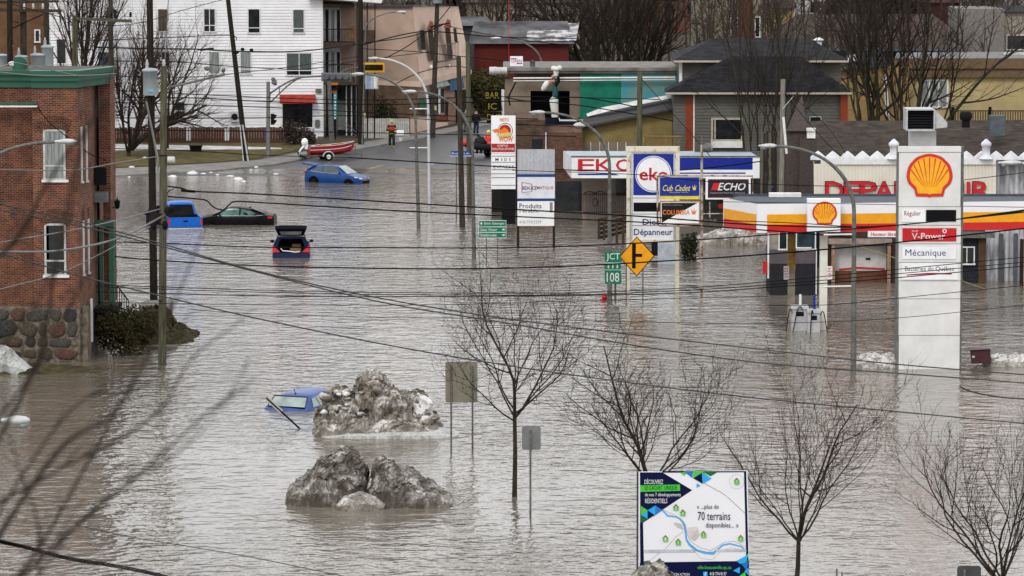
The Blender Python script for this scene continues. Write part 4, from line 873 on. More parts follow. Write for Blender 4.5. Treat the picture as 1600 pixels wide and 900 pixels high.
# scalloped white ridge ornaments and two turned finials
wr = thing('ridge_trim', 'white scalloped metal ridge with two round turned caps above the cream store', 'roof trim', (xx(1430, YD+.5), YD+.5, zz(249, YD)))
wm = mat('white scalloped metal', (.66, .67, .70), (.42, .43, .46), rough=.5, sc=1.5)
scal = MB(); me_c = []
for px in [1278+k*23.2 for k in range(20)]:
    b = MB(); n = 8; v = []
    for j, (Yj, hy) in enumerate(((YD+.2, 0), (YD+1.6, 4))):
        for k in range(n+1):
            t = -1+2*k/n; v.append(P(px+t*11.6, 249-10.5*(.75*(1-abs(t))+.25*math.cos(t*math.pi/2))*(1 if j == 0 else .9)-hy, Yj))
    b.add(v+[P(px-11.6, 250, YD+.2), P(px+11.6, 250, YD+.2)], [(k, k+1, n+2+k, n+1+k) for k in range(n)]+[tuple([2*n+2, 2*n+3]+list(range(n, -1, -1)))], True)
    b.build('scallop', wm, wr)
for px in (1396, 1540):
    prt('turned_cap', wm, wr, lambda b: b.lathe((xx(px, YD-.1), YD-.1, zz(248, YD)), [(.36, 0), (.30, .1), (.2, .2), (.2, .62), (.26, .66), (.26, .8), (.17, .88), (.05, 1.0)], 14))
# ventilator hood
vh = thing('roof_ventilator', 'white metal ventilation stack with black louvred box hood behind the shell pylon', 'ventilator', P(1440, 228, YR0-1))
prt('stack', white_p, vh, lambda b: rr(b, 1423, 1463, 204, 232, YR0-1, 1.3))
prt('hood', alu, vh, lambda b: (rr(b, 1416, 1418.5, 170, 204, YR0-2, 1.6), rr(b, 1459, 1461, 171, 205, YR0-2, 1.6), rr(b, 1418.5, 1459, 170, 172.5, YR0-2, 1.6), rr(b, 1418.5, 1459, 202, 205, YR0-2, 1.6), shape(b, [(1461, 171), (1480, 191), (1480, 199), (1461, 201)], YR0-1.8, 1.3)))
for k in range(7): prt('louvre', dark, vh, lambda b: b.obox(P(1439, 175+k*4.2, YR0-1.6), (.67, 0, 0), (0, .1, .02), (0, .01, .04)))
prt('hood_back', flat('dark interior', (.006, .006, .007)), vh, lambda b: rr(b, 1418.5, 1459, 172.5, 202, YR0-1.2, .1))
v2 = thing('roof_ventilator', 'small black round roof vent on the shingles right of the white stack', 'ventilator', P(1509, 198, YR0+4))
prt('pipe', dark, v2, lambda b: b.lathe(P(1509, 199, YR0+4), [(.22, 0), (.22, .6)], 12)); prt('cap', dark, v2, lambda b: b.lathe(P(1509, 187, YR0+4), [(.3, 0), (.34, .1), (.34, .35), (.2, .45)], 14))
v3 = thing('roof_hatch', 'blue grey box hatch on the shingle roof at the right', 'roof hatch', P(1558, 212, YR0+3))
prt('box', mat('blue grey metal', (.13, .16, .18)), v3, lambda b: rr(b, 1547, 1571, 181, 212, YR0+3, .8))
v4 = thing('roof_ventilator', 'tiny white square vent low on the left end of the shingles', 'ventilator', P(1268, 218, YR0-.2))
prt('box', white_p, v4, lambda b: (rr(b, 1261, 1274, 205, 218, YR0-.6, .4), rr(b, 1260.5, 1274.5, 200.5, 205, YR0-.7, .5)))
# tarp shelter on the right
ts = thing('tarp_shelter', 'white plastic covered shelter with vertical folds at the right edge', 'shelter', (xx(1590, YD+1), YD+1, 0))
tarp = mat('white tarp', (.55, .56, .58), (.30, .31, .33), rough=.4, sc=2.5, stretch=(2, 1, .5), bump=.4, bsc=2)
def tarpf(b):
    n = 60; a = xx(1540, YD+1); c = xx(1720, YD+1); v = []
    for k in range(n+1):
        x = a+(c-a)*k/n; d = .22*math.sin(k*1.25)+.1*noise.noise(Vector((k*.5, 3, 1))); v += [(x, YD+1-d, -.4), (x, YD+1-d*.8, 3.2), (x, YD+1.4-d, zz(252, YD))]
    b.add(v, [(3*k, 3*k+3, 3*k+4, 3*k+1) for k in range(n)]+[(3*k+1, 3*k+4, 3*k+5, 3*k+2) for k in range(n)], True)
prt('cover', tarp, ts, tarpf)
for px in (1560, 1583):
    prt('grey_strip', mat('grey tarp strip', (.13, .14, .155)), ts, lambda b: rr(b, px, px+8, 365, 452, YD+.6, .1))
prt('brown_post', mat('dark brown steel', (.06, .035, .025)), ts, lambda b: (rr(b, 1594, 1600, 374, 455, YD-1, .3)))
# ---------------------------------------------------------------- shell canopy
cy = thing('petrol_canopy', 'white, amber and red petrol station canopy with shell emblem', 'canopy', (xx(1288, 172), 172, 0))
zc0, zc1 = 4.47, 5.74
A = (xx(1184, 171, 340), 171.0); B = (xx(1131, 174.6, 330), 174.6); C = (26.5, 173.1); D = (26.5, 176.6)
amber = flat('canopy amber', (.78, .34, .012), rough=.3); cred = flat('canopy red', (.55, .02, .02), rough=.3)
cwhite = mat('canopy white', (.74, .74, .75), (.68, .68, .69), rough=.3, sc=.5)
prt('roof', mat('canopy roof sheet', (.12, .14, .17), (.09, .10, .12)), cy, lambda b: b.hull([A, C, D, (B[0]+.8, 176.6), B], zc0+.05, zc1-.08))
def band(b, z0, z1, o, l0=0.0):
    def off(p, q, f): return Vector((p[0]+(q[0]-p[0])*f, p[1]+(q[1]-p[1])*f, 0))
    d1 = (Vector(C)-Vector(A)).normalized(); n1 = Vector((d1.y, -d1.x)); d2 = (Vector(A)-Vector(B)).normalized(); n2 = Vector((d2.y, -d2.x))
    a1 = Vector(A)+n1*o+d1*l0; c1 = Vector(C)+n1*o; a2 = Vector(A)+n2*o-d2*l0*.2; b2 = Vector(B)+n2*o+d2*l0*.15
    if l0 == 0: a1 = a2 = Vector(A)+(n1+n2).normalized()*o*1.15
    b.quad((a1.x, a1.y, z0), (c1.x, c1.y, z0), (c1.x, c1.y, z1), (a1.x, a1.y, z1)); b.quad((b2.x, b2.y, z0), (a2.x, a2.y, z0), (a2.x, a2.y, z1), (b2.x, b2.y, z1))
prt('fascia', cwhite, cy, lambda b: (band(b, zc0-.02, zc1, .03), band(b, zc1, zc1+.004, .03)))
prt('amber_band', amber, cy, lambda b: band(b, zc0+.34, zc0+.80, .036, .42))
prt('red_band', cred, cy, lambda b: band(b, zc0-.015, zc0+.26, .036, .42))
prt('red_slope', cred, cy, lambda b: band(b, zc0+.255, zc0+.345, .034, .42))
prt('rear_parapet', mat('slate blue trim', (.10, .12, .15)), cy, lambda b: b.box(xx(1146, 176.6), 26.5, 176.62, 176.7, zc1-.1, zc1+.02))
prt('roof_box', white_p, cy, lambda b: rr(b, 1202, 1252, 302, 308, 175.9, .5))
def pecten(b, cx_, cy_, w_, Y, inner=False):
    """scallop outline in sign pixels"""
    h = w_*.93; top = cy_-h*.50; pts = []
    for k in range(25):
        a = math.pi*(1.13-1.26*k/24); r_ = w_*.5*(1+.018*abs(math.sin(k*math.pi/3.4)))
        pts.append((cx_+math.cos(a)*r_, cy_-h*.03-math.sin(a)*r_*1.0*.94))
    pts = [(x, y) for x, y in pts]
    pts += [(cx_+w_*.34, cy_+h*.30), (cx_+w_*.30, cy_+h*.47), (cx_+w_*.04, cy_+h*.475), (cx_, cy_+h*.50), (cx_-w_*.04, cy_+h*.475), (cx_-w_*.30, cy_+h*.47), (cx_-w_*.34, cy_+h*.30)]
    q = [P(x, y, Y) for x, y in pts]; b.poly([p for p in q[::-1]])
def shell(parent, cx_, cy_, w_, Y, lg=True):
    o = prt('shell_emblem', flat('emblem red', (.58, .03, .02), rough=.3), parent, lambda b: pecten(b, cx_, cy_, w_, Y))
    prt('shell_fill', flat('emblem amber', (.86, .40, .02), rough=.3), o, lambda b: pecten(b, cx_, cy_-w_*.005, w_*.86, Y-.012))
    def rib(b):
        for k in range(-4, 5):
            if lg or True:
                a0 = k*.13; a1 = k*.30; bx_, by_ = cx_+w_*.15*math.sin(a0*2.2), cy_+w_*.22
                tx, ty = cx_+w_*.435*math.sin(a1*1.02), cy_-w_*.02-w_*.40*math.cos(a1*1.02)
                if k == 0: bx_, tx = cx_-w_*.0, cx_
                if k % 2 == 0 and k and False: continue
                p, q = P(bx_, by_, Y-.02), P(tx, ty, Y-.02); d = (q-p).normalized(); n = Vector((-d.z, 0, d.x))*w_*.013*Y/F
                b.poly([p+n*.2, p-n*.2, q-n, q+n])
    prt('shell_ribs', flat('emblem red', (.58, .03, .02)), o, rib)
    return o
lb_ = prt('emblem_box', sign_w, cy, lambda b: rr(b, 1261.5, 1313.5, 311, 362, 170.6, .55))
shell(cy, 1288.5, 334, 38, 170.57)
def post(name, m, px, py_b, Y, half, top, parent, z0=-.8, label=None):
    x = xx(px, Y); return prt(name, m, parent, lambda b: b.box(x-half, x+half, Y-half, Y+half, z0, top), label=label)
post('column', mat('stained white post', (.70, .69, .64), (.58, .55, .46), sc=2), 1287.5, 520, 171.8, .17, zc0, cy)
post('column', mat('stained cream post', (.42, .40, .33), (.3, .26, .18), sc=2), 1237.5, 500, 176, .155, zc0, cy)
prt('column_guard', mat('worn amber guard', (.42, .24, .06), (.25, .16, .05)), cy, lambda b: b.box(xx(1231.5, 176), xx(1243.5, 176), 175.8, 176.2, zz(420, 176), zc0))
for px, Y in ((1292, 171.5), (1224.5, 175.7)):
    so_ = prt('small_notice', sign_w, cy, lambda b: rr(b, px, px+8.5, 416, 437, Y, .02)); prt('lettering', red_s, so_, lambda b: [words(b, t_, px+1, px+7.5, 418+k*4.4, 421+k*4.4, Y-.01, .04) for k, t_ in enumerate(('ARRET', 'MOTEUR', 'ARRET', 'STOP'))] and None)
hl = prt('clearance_sign', sign_w, cy, lambda b: rr(b, 1356, 1406, 361, 370.5, 170.9, .05))
prt('lettering', red_s, hl, lambda b: words(b, 'Hauteur libre', 1361, 1400, 363, 368.5, 170.88, .03))
for (px, w2, top, pt, lb) in ((1250.5, 12.5, 477, 460, 'left grey petrol pump half under water with looping black hoses'), (1272.5, 9.5, 483, 462, 'right smaller petrol pump half under water beside the white column')):
    Yp = 171.6 if px < 1260 else 171.0
    gp = thing('petrol_pump', lb, 'petrol pump', (xx(px, Yp), Yp, 0), group='petrol pumps under the canopy')
    prt('cabinet', mat('grey pump metal', (.46, .46, .47), (.36, .36, .37), rough=.4), gp, lambda b: b.box(xx(px-w2, Yp), xx(px+w2, Yp), Yp-.3, Yp+.3, -.8, zz(top+5, Yp)))
    prt('top', alu, gp, lambda b: b.box(xx(px-w2-1, Yp), xx(px+w2+1, Yp), Yp-.36, Yp+.34, zz(top+5, Yp), zz(top, Yp)))
    prt('vent_pipe', white_p if px < 1260 else blue_s, gp, lambda b: b.tube([P(px, top+1, Yp), P(px, pt, Yp)], .06, 8))
    prt('display', dark, gp, lambda b: b.box(xx(px-w2*.5, Yp), xx(px+w2*.5, Yp), Yp-.31, Yp-.3, zz(top+16, Yp), zz(top+9, Yp)))
    for (a0, a1, pk) in ((px-w2, px-w2-11, top+12), (px+w2*.3, px-w2-1, top+8), (px+w2, px+w2+9, top+14)) if px < 1260 else ((px+w2, px+w2+12, top+10), (px-2, px-7, top+8)):
        prt('hose', blackp, gp, lambda b: b.tube([P(a0+(a1-a0)*t, pk+(526-pk)*t*t-10*math.sin(math.pi*min(1, t*1.3)), Yp-.4) for t in [k/10 for k in range(11)]], .022, 6))
# ================================================================ signs
def rr(b, px0, px1, py0, py1, Y, th=.3): rect(b, px0, px1, py0, py1, Y, th)
# tall shell price pylon
YS = yw(577)
sp_ = thing('price_pylon', 'tall white petrol price pylon with big red and amber shell emblem', 'pylon sign', (xx(1453, YS), YS, 0))
pan = mat('pylon panel', (.66, .665, .66), (.56, .56, .55), rough=.35, sc=1.1)
seams = [229, 238, 323, 352, 381, 410, 439, 467, 524, 590]
for i, (a, c) in enumerate(zip(seams, seams[1:])):
    prt('panel', pan, sp_, lambda b: rect(b, 1404 if a > 235 else 1403.5, 1501.5 if a > 235 else 1502, a+.45, c-.45, YS-(.02 if a < 236 else 0), .3))
prt('frame', mat('pylon shadow gap', (.22, .22, .22)), sp_, lambda b: b.box(xx(1403.6, YS), xx(1503, YS), YS+.03, YS+.9, -1, zz(230, YS)))
prt('side_edge', steel, sp_, lambda b: rr(b, 1502, 1503.2, 229, 590, YS-.01, .3))
shell(sp_, 1452.5, 276, 71, YS-.03)
def panel_text(parent, face, m, box, text=()):
    o = prt('face', face, parent, lambda b: rr(b, *box, YS-.03, .025))
    for t_, bx, tm, bold, sh in text: prt('lettering', tm, o, lambda b: words(b, t_, *bx, YS-.035, bold, sh))
    return o
txb = flat('print dark red', (.28, .03, .03)); txn = flat('print blue', (.02, .04, .22)); txk = flat('print black', (.03, .03, .03))
panel_text(sp_, sign_w, None, (1409, 1446, 328, 347), (('Régulier', (1413, 1438.5, 329.5, 339.5), txb, .02, 0),))
prt('price_display', flat('display black', (.012, .012, .014), rough=.2), sp_, lambda b: rr(b, 1447, 1494, 328, 346, YS-.035, .03))
panel_text(sp_, red_s, None, (1410, 1494.5, 356.5, 377), (('V-Power', (1424.5, 1477, 364, 374), white_p, .03, 0), ('Shell', (1424.5, 1434, 359.5, 362), white_p, .02, 0)))
prt('ring_mark', white_p, sp_, lambda b: b.add([P(1476+r_*math.cos(a), 361+r_*math.sin(a), YS-.037) for k in range(16) for a in [k*math.pi/8] for r_ in (3.4, 1.9)], [(2*k, (2*k+2) % 32, (2*k+3) % 32, 2*k+1) for k in range(16)]))
panel_text(sp_, sign_w, None, (1410, 1494, 386, 405), (('Mécanique', (1414.5, 1478, 389.5, 403), txn, 0, 0),))
panel_text(sp_, sign_w, None, (1409, 1497, 411.5, 437), (('Batteries du Québec', (1414, 1491, 416, 424.5), txk, .0, 0),))
prt('red_swoosh', flat('print red', (.35, .02, .02)), sp_, lambda b: shape(b, [(1416, 429), (1450, 426.2), (1487, 427), (1487, 429), (1455, 428.4), (1436, 429.6), (1417, 430.4)], YS-.038, .003))
# eko pylon
YK2 = yw(458)
ek = thing('eko_pylon', 'rust stained cream pylon carrying the round eko sign and Diesel and Dépanneur panels', 'pylon sign', (xx(1020, YK2), YK2, 0))
rusty = mat('rust stained cream paint', (.62, .58, .47), (.33, .17, .07), rough=.7, sc=2.5, lo=.30, hi=.46)
prt('leg', rusty, ek, lambda b: rr(b, 978.5, 984.5, 233, 480, YK2, .22)); prt('leg', rusty, ek, lambda b: rr(b, 1055, 1062, 233, 480, YK2, .22))
prt('head_beam', rusty, ek, lambda b: rr(b, 978.5, 1062, 229, 237, YK2-.02, .26)); prt('foot_beam', rusty, ek, lambda b: rr(b, 984.5, 1055, 374.5, 378.5, YK2+.02, .18))
prt('inner_frame', alu, ek, lambda b: (rr(b, 985, 988, 237, 375, YK2+.01, .2), rr(b, 1053, 1055, 237, 375, YK2+.01, .2), rr(b, 988, 1053, 236.9, 239.4, YK2+.012, .2)))
prt('sign_cabinet', sign_w, ek, lambda b: rr(b, 988, 1053, 239.4, 374.5, YK2+.06, .16))
prt('blue_face', blue_s, ek, lambda b: rr(b, 989.5, 1052.5, 240.5, 305, YK2+.05, .02))
def disc(b, cx_, cy_, r_, Y, n=40): b.poly([P(cx_+r_*math.cos(2*math.pi*k/n), cy_+r_*math.sin(2*math.pi*k/n), Y) for k in range(n)])
prt('round_face', sign_w, ek, lambda b: disc(b, 1021, 272, 28.5, YK2+.04)); prt('ring', blue_s, ek, lambda b: disc(b, 1021, 272, 27.2, YK2+.035)); prt('round_face', sign_w, ek, lambda b: disc(b, 1021, 272, 26.2, YK2+.03))
prt('lettering', flat('eko red', (.48, .012, .015)), ek, lambda b: words(b, 'eko', 999, 1044, 262, 282, YK2+.02, .07))
prt('price_display', flat('display black', (.012, .012, .014), rough=.2), ek, lambda b: rr(b, 990, 1050, 316.5, 330.5, YK2+.045, .02))
def seam(b):
    for y in (309, 334, 352): rr(b, 988, 1053, y, y+.8, YK2+.05, .02)
prt('seam', steel, ek, seam)
prt('lettering', txn, ek, lambda b: (words(b, 'Diesel', 1004, 1041, 342, 351.5, YK2+.05, .05), words(b, 'Dépanneur', 990.5, 1051, 357.5, 370.5, YK2+.05, .05)))
# framed double sign on rusty mast
YC = yw(468)
cc = thing('framed_sign', 'rusty tube frame with blue Cub Cadet and black orange Columbia panels on a thin mast', 'sign', (xx(1097, YC), YC, 0))
rust = mat('rusty tube', (.40, .36, .30), (.17, .075, .04), rough=.8, sc=3, lo=.4, hi=.55)
prt('mast', rust, cc, lambda b: b.tube([(xx(1097, YC), YC, -.8), P(1096.5, 226, YC)], [.075, .06], 10))
prt('frame', rust, cc, lambda b: (b.tube([P(1176, 308, YC), P(1176, 275, YC), P(1030, 274, YC), P(1027, 277, YC), P(1027.5, 350, YC), P(1031, 353, YC), P(1094, 352.5, YC)], .045, 6, False)))
prt('bracket', rust, cc, lambda b: (rr(b, 1097, 1102, 300, 304, YC, .05), b.tube([P(1098, 334, YC), P(1135, 334, YC)], .03, 6), b.tube([P(1109, 316, YC), P(1109, 340, YC)], .03, 6), rr(b, 1088, 1098, 402, 409, YC-.02, .1)))
pf_ = prt('upper_panel', blue_s, cc, lambda b: rr(b, 1031, 1093, 277, 304.5, YC-.06, .14))
prt('rim', alu, pf_, lambda b: (rr(b, 1029.5, 1094, 275.6, 277.2, YC-.07, .16), rr(b, 1029.5, 1031.2, 277.2, 312, YC-.07, .16), rr(b, 1092.6, 1094, 277.2, 312, YC-.07, .16)))
yl = flat('logo yellow', (.75, .60, .02))
prt('yellow_band', mat('yellow band', (.72, .58, .06)), pf_, lambda b: rr(b, 1031.2, 1092.6, 306.5, 311.5, YC-.06, .14)); prt('teal_band', mat('teal band', (.04, .12, .25)), pf_, lambda b: rr(b, 1031.2, 1092.6, 304.5, 306.5, YC-.058, .14))
prt('lettering', yl, pf_, lambda b: (words(b, 'Cub Cadet', 1035.5, 1079, 289, 298.5, YC-.065, .03, .35), shape(b, [(1083, 297), (1081.5, 289), (1084, 294), (1085.5, 288), (1086, 294), (1088, 289), (1087, 297)], YC-.065, .003)))
prt('small_lettering', mat('pale blue print', (.35, .5, .7)), pf_, lambda b: words(b, 'fait pour durer', 1046, 1076, 299.3, 301.8, YC-.065, .03))
pl_ = prt('lower_panel', sign_w, cc, lambda b: rr(b, 1032, 1093, 315, 350, YC-.06, .14))
prt('rim', mat('pinkish frame', (.42, .27, .22)), pl_, lambda b: (rr(b, 1031, 1094, 314, 316, YC-.07, .16), rr(b, 1031, 1033, 316, 350.5, YC-.07, .16), rr(b, 1092, 1094, 316, 350.5, YC-.07, .16), rr(b, 1033, 1092, 348.7, 350.5, YC-.07, .16)))
prt('black_triangle', flat('print black', (.012, .012, .012)), pl_, lambda b: shape(b, [(1034, 317), (1090, 317), (1035, 347.5), (1034, 347.5)], YC-.063, .003))
prt('lettering', flat('print orange', (.72, .20, .03)), pl_, lambda b: (words(b, 'COLUMBIA', 1035.5, 1078, 328, 335.5, YC-.07, .06), shape(b, [(1081.5, 335), (1080, 326), (1083, 331), (1085, 324), (1085, 331), (1089, 327), (1086, 335)], YC-.07, .003)))
prt('small_lettering', flat('print grey', (.3, .3, .3)), pl_, lambda b: (words(b, 'VENTE & SERVICE', 1036, 1066, 319.5, 321.5, YC-.07, .0), words(b, 'Un pro en vous', 1058, 1087, 342, 344.5, YC-.07, .0)))
ec = thing('echo_sign', 'white framed dark ECHO sign with red mark right of the Cub Cadet panel', 'sign', (xx(1138, YC), YC, 0))
prt('cabinet', sign_w, ec, lambda b: rr(b, 1102.5, 1173, 276.5, 311.5, YC-.05, .18))
prt('dark_face', flat('slate face', (.045, .045, .055)), ec, lambda b: rr(b, 1106, 1170, 280, 309, YC-.06, .02))
prt('pinstripe', mat('thin red line', (.2, .03, .03)), ec, lambda b: [rr(b, *q, YC-.063, .004) for q in ((1107, 1169, 281, 281.7), (1107, 1169, 307, 307.7), (1107, 1107.6, 281.7, 307), (1168.4, 1169, 281.7, 307))] and None)
prt('lettering', white_p, ec, lambda b: words(b, 'ECHO', 1121.5, 1165, 285.5, 297.5, YC-.067, .05, .3))
prt('red_mark', flat('echo red', (.55, .015, .02)), ec, lambda b: shape(b, [(1111, 297), (1115, 286), (1125, 286), (1121.5, 297)], YC-.066, .004))
prt('small_lettering', mat('grey print', (.4, .4, .42)), ec, lambda b: words(b, 'Équipement Extérieur Motorisé', 1109.5, 1164, 299.5, 303, YC-.067, .02))
fl_ = thing('flood_light', 'grey floodlight on the tip of the thin mast beside the eko sign', 'floodlight', P(1103, 240, YC))
prt('stem', steel, fl_, lambda b: b.tube([P(1096.5, 240, YC), P(1096.5, 212, YC)], .03, 6))
prt('housing', steel, fl_, lambda b: b.lathe(P(1101, 231, YC), [(.12, -.1), (.2, 0), (.24, .25)], 12, axis='x')); prt('lens', curt, fl_, lambda b: b.ball(P(1111, 231, YC), .08, .22, .22, 10))
# yellow junction warning sign
YD1 = yw(467)
wd = thing('warning_sign', 'amber diamond warning sign showing a side road junction', 'road sign', (xx(995, YD1-.6), YD1-.6, 0))
Yw_ = YD1-.6
prt('border', dark, wd, lambda b: shape(b, [(995, 369.4), (1023, 399.5), (995, 432), (967.3, 401.5)], Yw_, .02)); prt('plate', yellow_s, wd, lambda b: shape(b, [(995, 371.2), (1021.2, 399.5), (995, 430.2), (969.2, 401.5)], Yw_-.006, .006))
prt('junction_symbol', blackp, wd, lambda b: (rr(b, 987.5, 993.5, 380, 419.5, Yw_-.012, .005), rr(b, 993.5, 1003.5, 396.5, 401.5, Yw_-.012, .005)))
for px in (979, 1005): prt('post', steel, wd, lambda b: b.box(xx(px, Yw_+.05)-.03, xx(px, Yw_+.05)+.03, Yw_+.03, Yw_+.09, -.8, zz(388, Yw_)))
jc = thing('junction_sign', 'green JCT and 108 route signs stacked beside the grey lamp post', 'road sign', (xx(958, YD1-1), YD1-1, 0))
Yj = YD1-1
for (a, c, t_, bx) in ((393.5, 410.5, 'JCT', (947.5, 968.5, 395.5, 408.5)), (411.5, 444, '108', (948, 967.5, 426, 440.5))):
    o = prt('plate', green_s, jc, lambda b: shape(b, [(944.3, a), (970, a-.6), (971, c-.8), (945, c)], Yj, .012)); prt('lettering', white_p, o, lambda b: words(b, t_, *bx, Yj-.01, .0))
prt('rim', white_p, jc, lambda b: (rr(b, 944.6, 970.5, 410.4, 411.4, Yj-.008, .01), rr(b, 945, 970.5, 421.4, 422, Yj-.008, .01)))
prt('small_lettering', white_p, jc, lambda b: [(disc(b, 950.5+k*7, 417.2, 1.3, Yj-.012, 6), rr(b, 950+k*7, 951+k*7, 413.6, 419.5, Yj-.011, .004)) for k in range(3)] and None)
prt('post', wood_green, jc, lambda b: b.box(xx(960.5, Yj), xx(963.5, Yj), Yj+.03, Yj+.1, -.8, zz(394, Yj)))
# fire hydrant top
hy = thing('fire_hydrant', 'top of a red fire hydrant sticking out of the water beside the lamp post', 'fire hydrant', P(944, yw(470) and 468, yw(470)))
prt('bonnet', red_s, hy, lambda b: b.lathe((xx(945, yw(469)), yw(469), -.3), [(.12, 0), (.12, .42), (.15, .44), (.13, .52), (.03, .58), (.03, .62)], 12)); prt('nozzle', red_s, hy, lambda b: b.lathe((xx(945, yw(469)), yw(469), .02), [(.06, -.22), (.06, .0)], 10, axis='x'))
# guide sign
YG = yw(410)
gsn = thing('guide_sign', 'green direction sign listing Saint-Georges, Saint-Victor and Sherbrooke on two thin posts', 'road sign', (xx(770, YG), YG, 0))
for (a, c, t_, bx) in ((345, 354, 'Saint Georges', (756, 788, 347, 352)), (355, 362.5, 'Saint Victor', (750.5, 777, 356.5, 361)), (363.5, 371.5, 'Sherbrooke', (750.5, 776, 365, 369.5))):
    o = prt('plate', green_s, gsn, lambda b: rr(b, 748.5, 790.5, a, c, YG, .02)); prt('lettering', white_p, o, lambda b: words(b, t_, *bx, YG-.006, .02))
prt('rim', white_p, gsn, lambda b: (rr(b, 748, 791, 344.3, 345, YG-.01, .03), rr(b, 748, 791, 371.5, 372.2, YG-.01, .03), rr(b, 748, 748.5, 345, 371.5, YG-.01, .03), rr(b, 790.5, 791, 345, 371.5, YG-.01, .03), rr(b, 748.5, 790.5, 354, 355, YG-.004, .03), rr(b, 748.5, 790.5, 362.5, 363.5, YG-.004, .03)))
prt('arrow', white_p, gsn, lambda b: (shape(b, [(751.5, 352), (751.5, 349.5), (750, 349.5), (752, 346.8), (754, 349.5), (752.6, 349.5), (752.6, 352)], YG-.008, .004), *[shape(b, [(784, y-.5), (786.5, y-.5), (786.5, y-2), (789.2, y), (786.5, y+2), (786.5, y+.6), (784, y+.6)], YG-.008, .004) for y in (358.7, 367.3)]) and None)
for px in (760, 777.5): prt('post', steel, gsn, lambda b: b.box(xx(px, YG)-.03, xx(px, YG)+.03, YG+.03, YG+.09, -.8, zz(350, YG)))
# street name sign
YN = yw(345)
sn = thing('street_name_sign', 'blue double street name plate on a thin pole by the utility poles', 'road sign', (xx(713, YN), YN, 0))
prt('pole', steel, sn, lambda b: b.tube([(xx(713, YN), YN, -.5), P(713, 243, YN)], .035, 8)); prt('plate', mat('street plate blue', (.03, .07, .34)), sn, lambda b: (rr(b, 704.5, 718, 236, 243, YN-.05, .02), rr(b, 720, 735.5, 236, 243, YN-.05, .02))); prt('rim', alu, sn, lambda b: rr(b, 703, 737, 243, 244.3, YN-.06, .04))
prt('lettering', white_p, sn, lambda b: (words(b, 'Rue', 706, 716, 238, 241, YN-.06), words(b, '1re Av', 721, 734, 238, 241, YN-.06)))
# restaurant sign
YRs = 226
rsn = thing('restaurant_sign', 'white restaurant sign with red emblem, WOW lettering and MIDI EXPRESS letter rows', 'sign', (xx(786, YRs), YRs, 0))
prt('panel', sign_w, rsn, lambda b: rr(b, 767.5, 805.5, 181, 240, YRs, .3)); prt('lower_panel', sign_w, rsn, lambda b: rr(b, 767.5, 805.5, 240.5, 295.5, YRs, .3))
prt('post', dark, rsn, lambda b: rr(b, 784, 805, 295.5, 350, YRs+.1, .3))
prt('ring', dark, rsn, lambda b: disc(b, 789.5, 204, 11.8, YRs-.006, 28)); prt('ring_inner', sign_w, rsn, lambda b: disc(b, 789.5, 204, 10.8, YRs-.010, 28)); prt('red_disc', flat('deep red', (.40, .015, .015)), rsn, lambda b: disc(b, 789, 204, 9.3, YRs-.014, 24))
prt('orange_swash', flat('orange', (.75, .18, .02)), rsn, lambda b: (shape(b, [(769, 203), (776, 201), (783, 203), (788, 199), (793, 202), (797, 209), (788, 209), (780, 207), (772, 207)], YRs-.022, .003)))
prt('cream_swash', flat('cream print', (.60, .50, .18)), rsn, lambda b: shape(b, [(775, 209), (786, 208), (798, 207), (801, 211), (792, 214), (780, 215)], YRs-.028, .003))
prt('lettering', flat('orange', (.75, .18, .02)), rsn, lambda b: (words(b, 'WOW', 779.5, 802, 212.5, 221.5, YRs-.034, .09, .1), words(b, 'RESTO', 781, 795, 184.5, 189.5, YRs-.034, .05)))
prt('red_banner', flat('deep red', (.40, .015, .015)), rsn, lambda b: rr(b, 768, 804.5, 224.5, 237.5, YRs-.02, .02)); prt('lettering', white_p, rsn, lambda b: (words(b, 'COMPTOIR', 777, 794, 226, 229.5, YRs-.025, .03), words(b, 'REPAS POUR APPORTER', 769, 803.5, 231, 234.5, YRs-.025, .03)))
prt('lettering', txk, rsn, lambda b: ([words(b, ch, x, x+w_, 247, 251.5, YRs-.01, .02) for ch, x, w_ in (('M', 774, 5), ('I', 783.4, 1.2), ('D', 788, 4), ('I', 796, 1.2))], [words(b, ch, 771+k*4.8, 774.6+k*4.8, 258.5, 263, YRs-.01, .02) for k, ch in enumerate('EXPRESS')]) and None)
prt('letter_rail', steel, rsn, lambda b: [rr(b, 768, 805, y, y+.8, YRs-.02, .02) for y in (243.5, 253, 264.5, 271, 277, 289)] and None)
# bar sign with three black plates
YBr = 262
bs_ = thing('bar_sign', 'black bar sign with old style gold letters on a white post', 'sign', (xx(770, YBr), YBr, 0))
prt('post', white_p, bs_, lambda b: rr(b, 783.5, 788, 140, 182, YBr, .15))
gold = flat('gold paint', (.30, .22, .02))
for (a, c, sk, t_, bx) in ((140.5, 156.5, 0, 'BAR', (759, 780, 144, 154)), (158.5, 173, 1.5, 'IC', (763, 776, 161, 171)), (175, 192, 2, 'DUB', (761, 784, 178, 188))):
    o = prt('plate', flat('sign black', (.010, .010, .010)), bs_, lambda b: shape(b, [(757.5+sk, a), (781.5+sk, a), (783+sk, c), (758.5+sk, c)], YBr-.1, .12)); prt('lettering', gold, o, lambda b: words(b, t_, *bx, YBr-.11, .02))
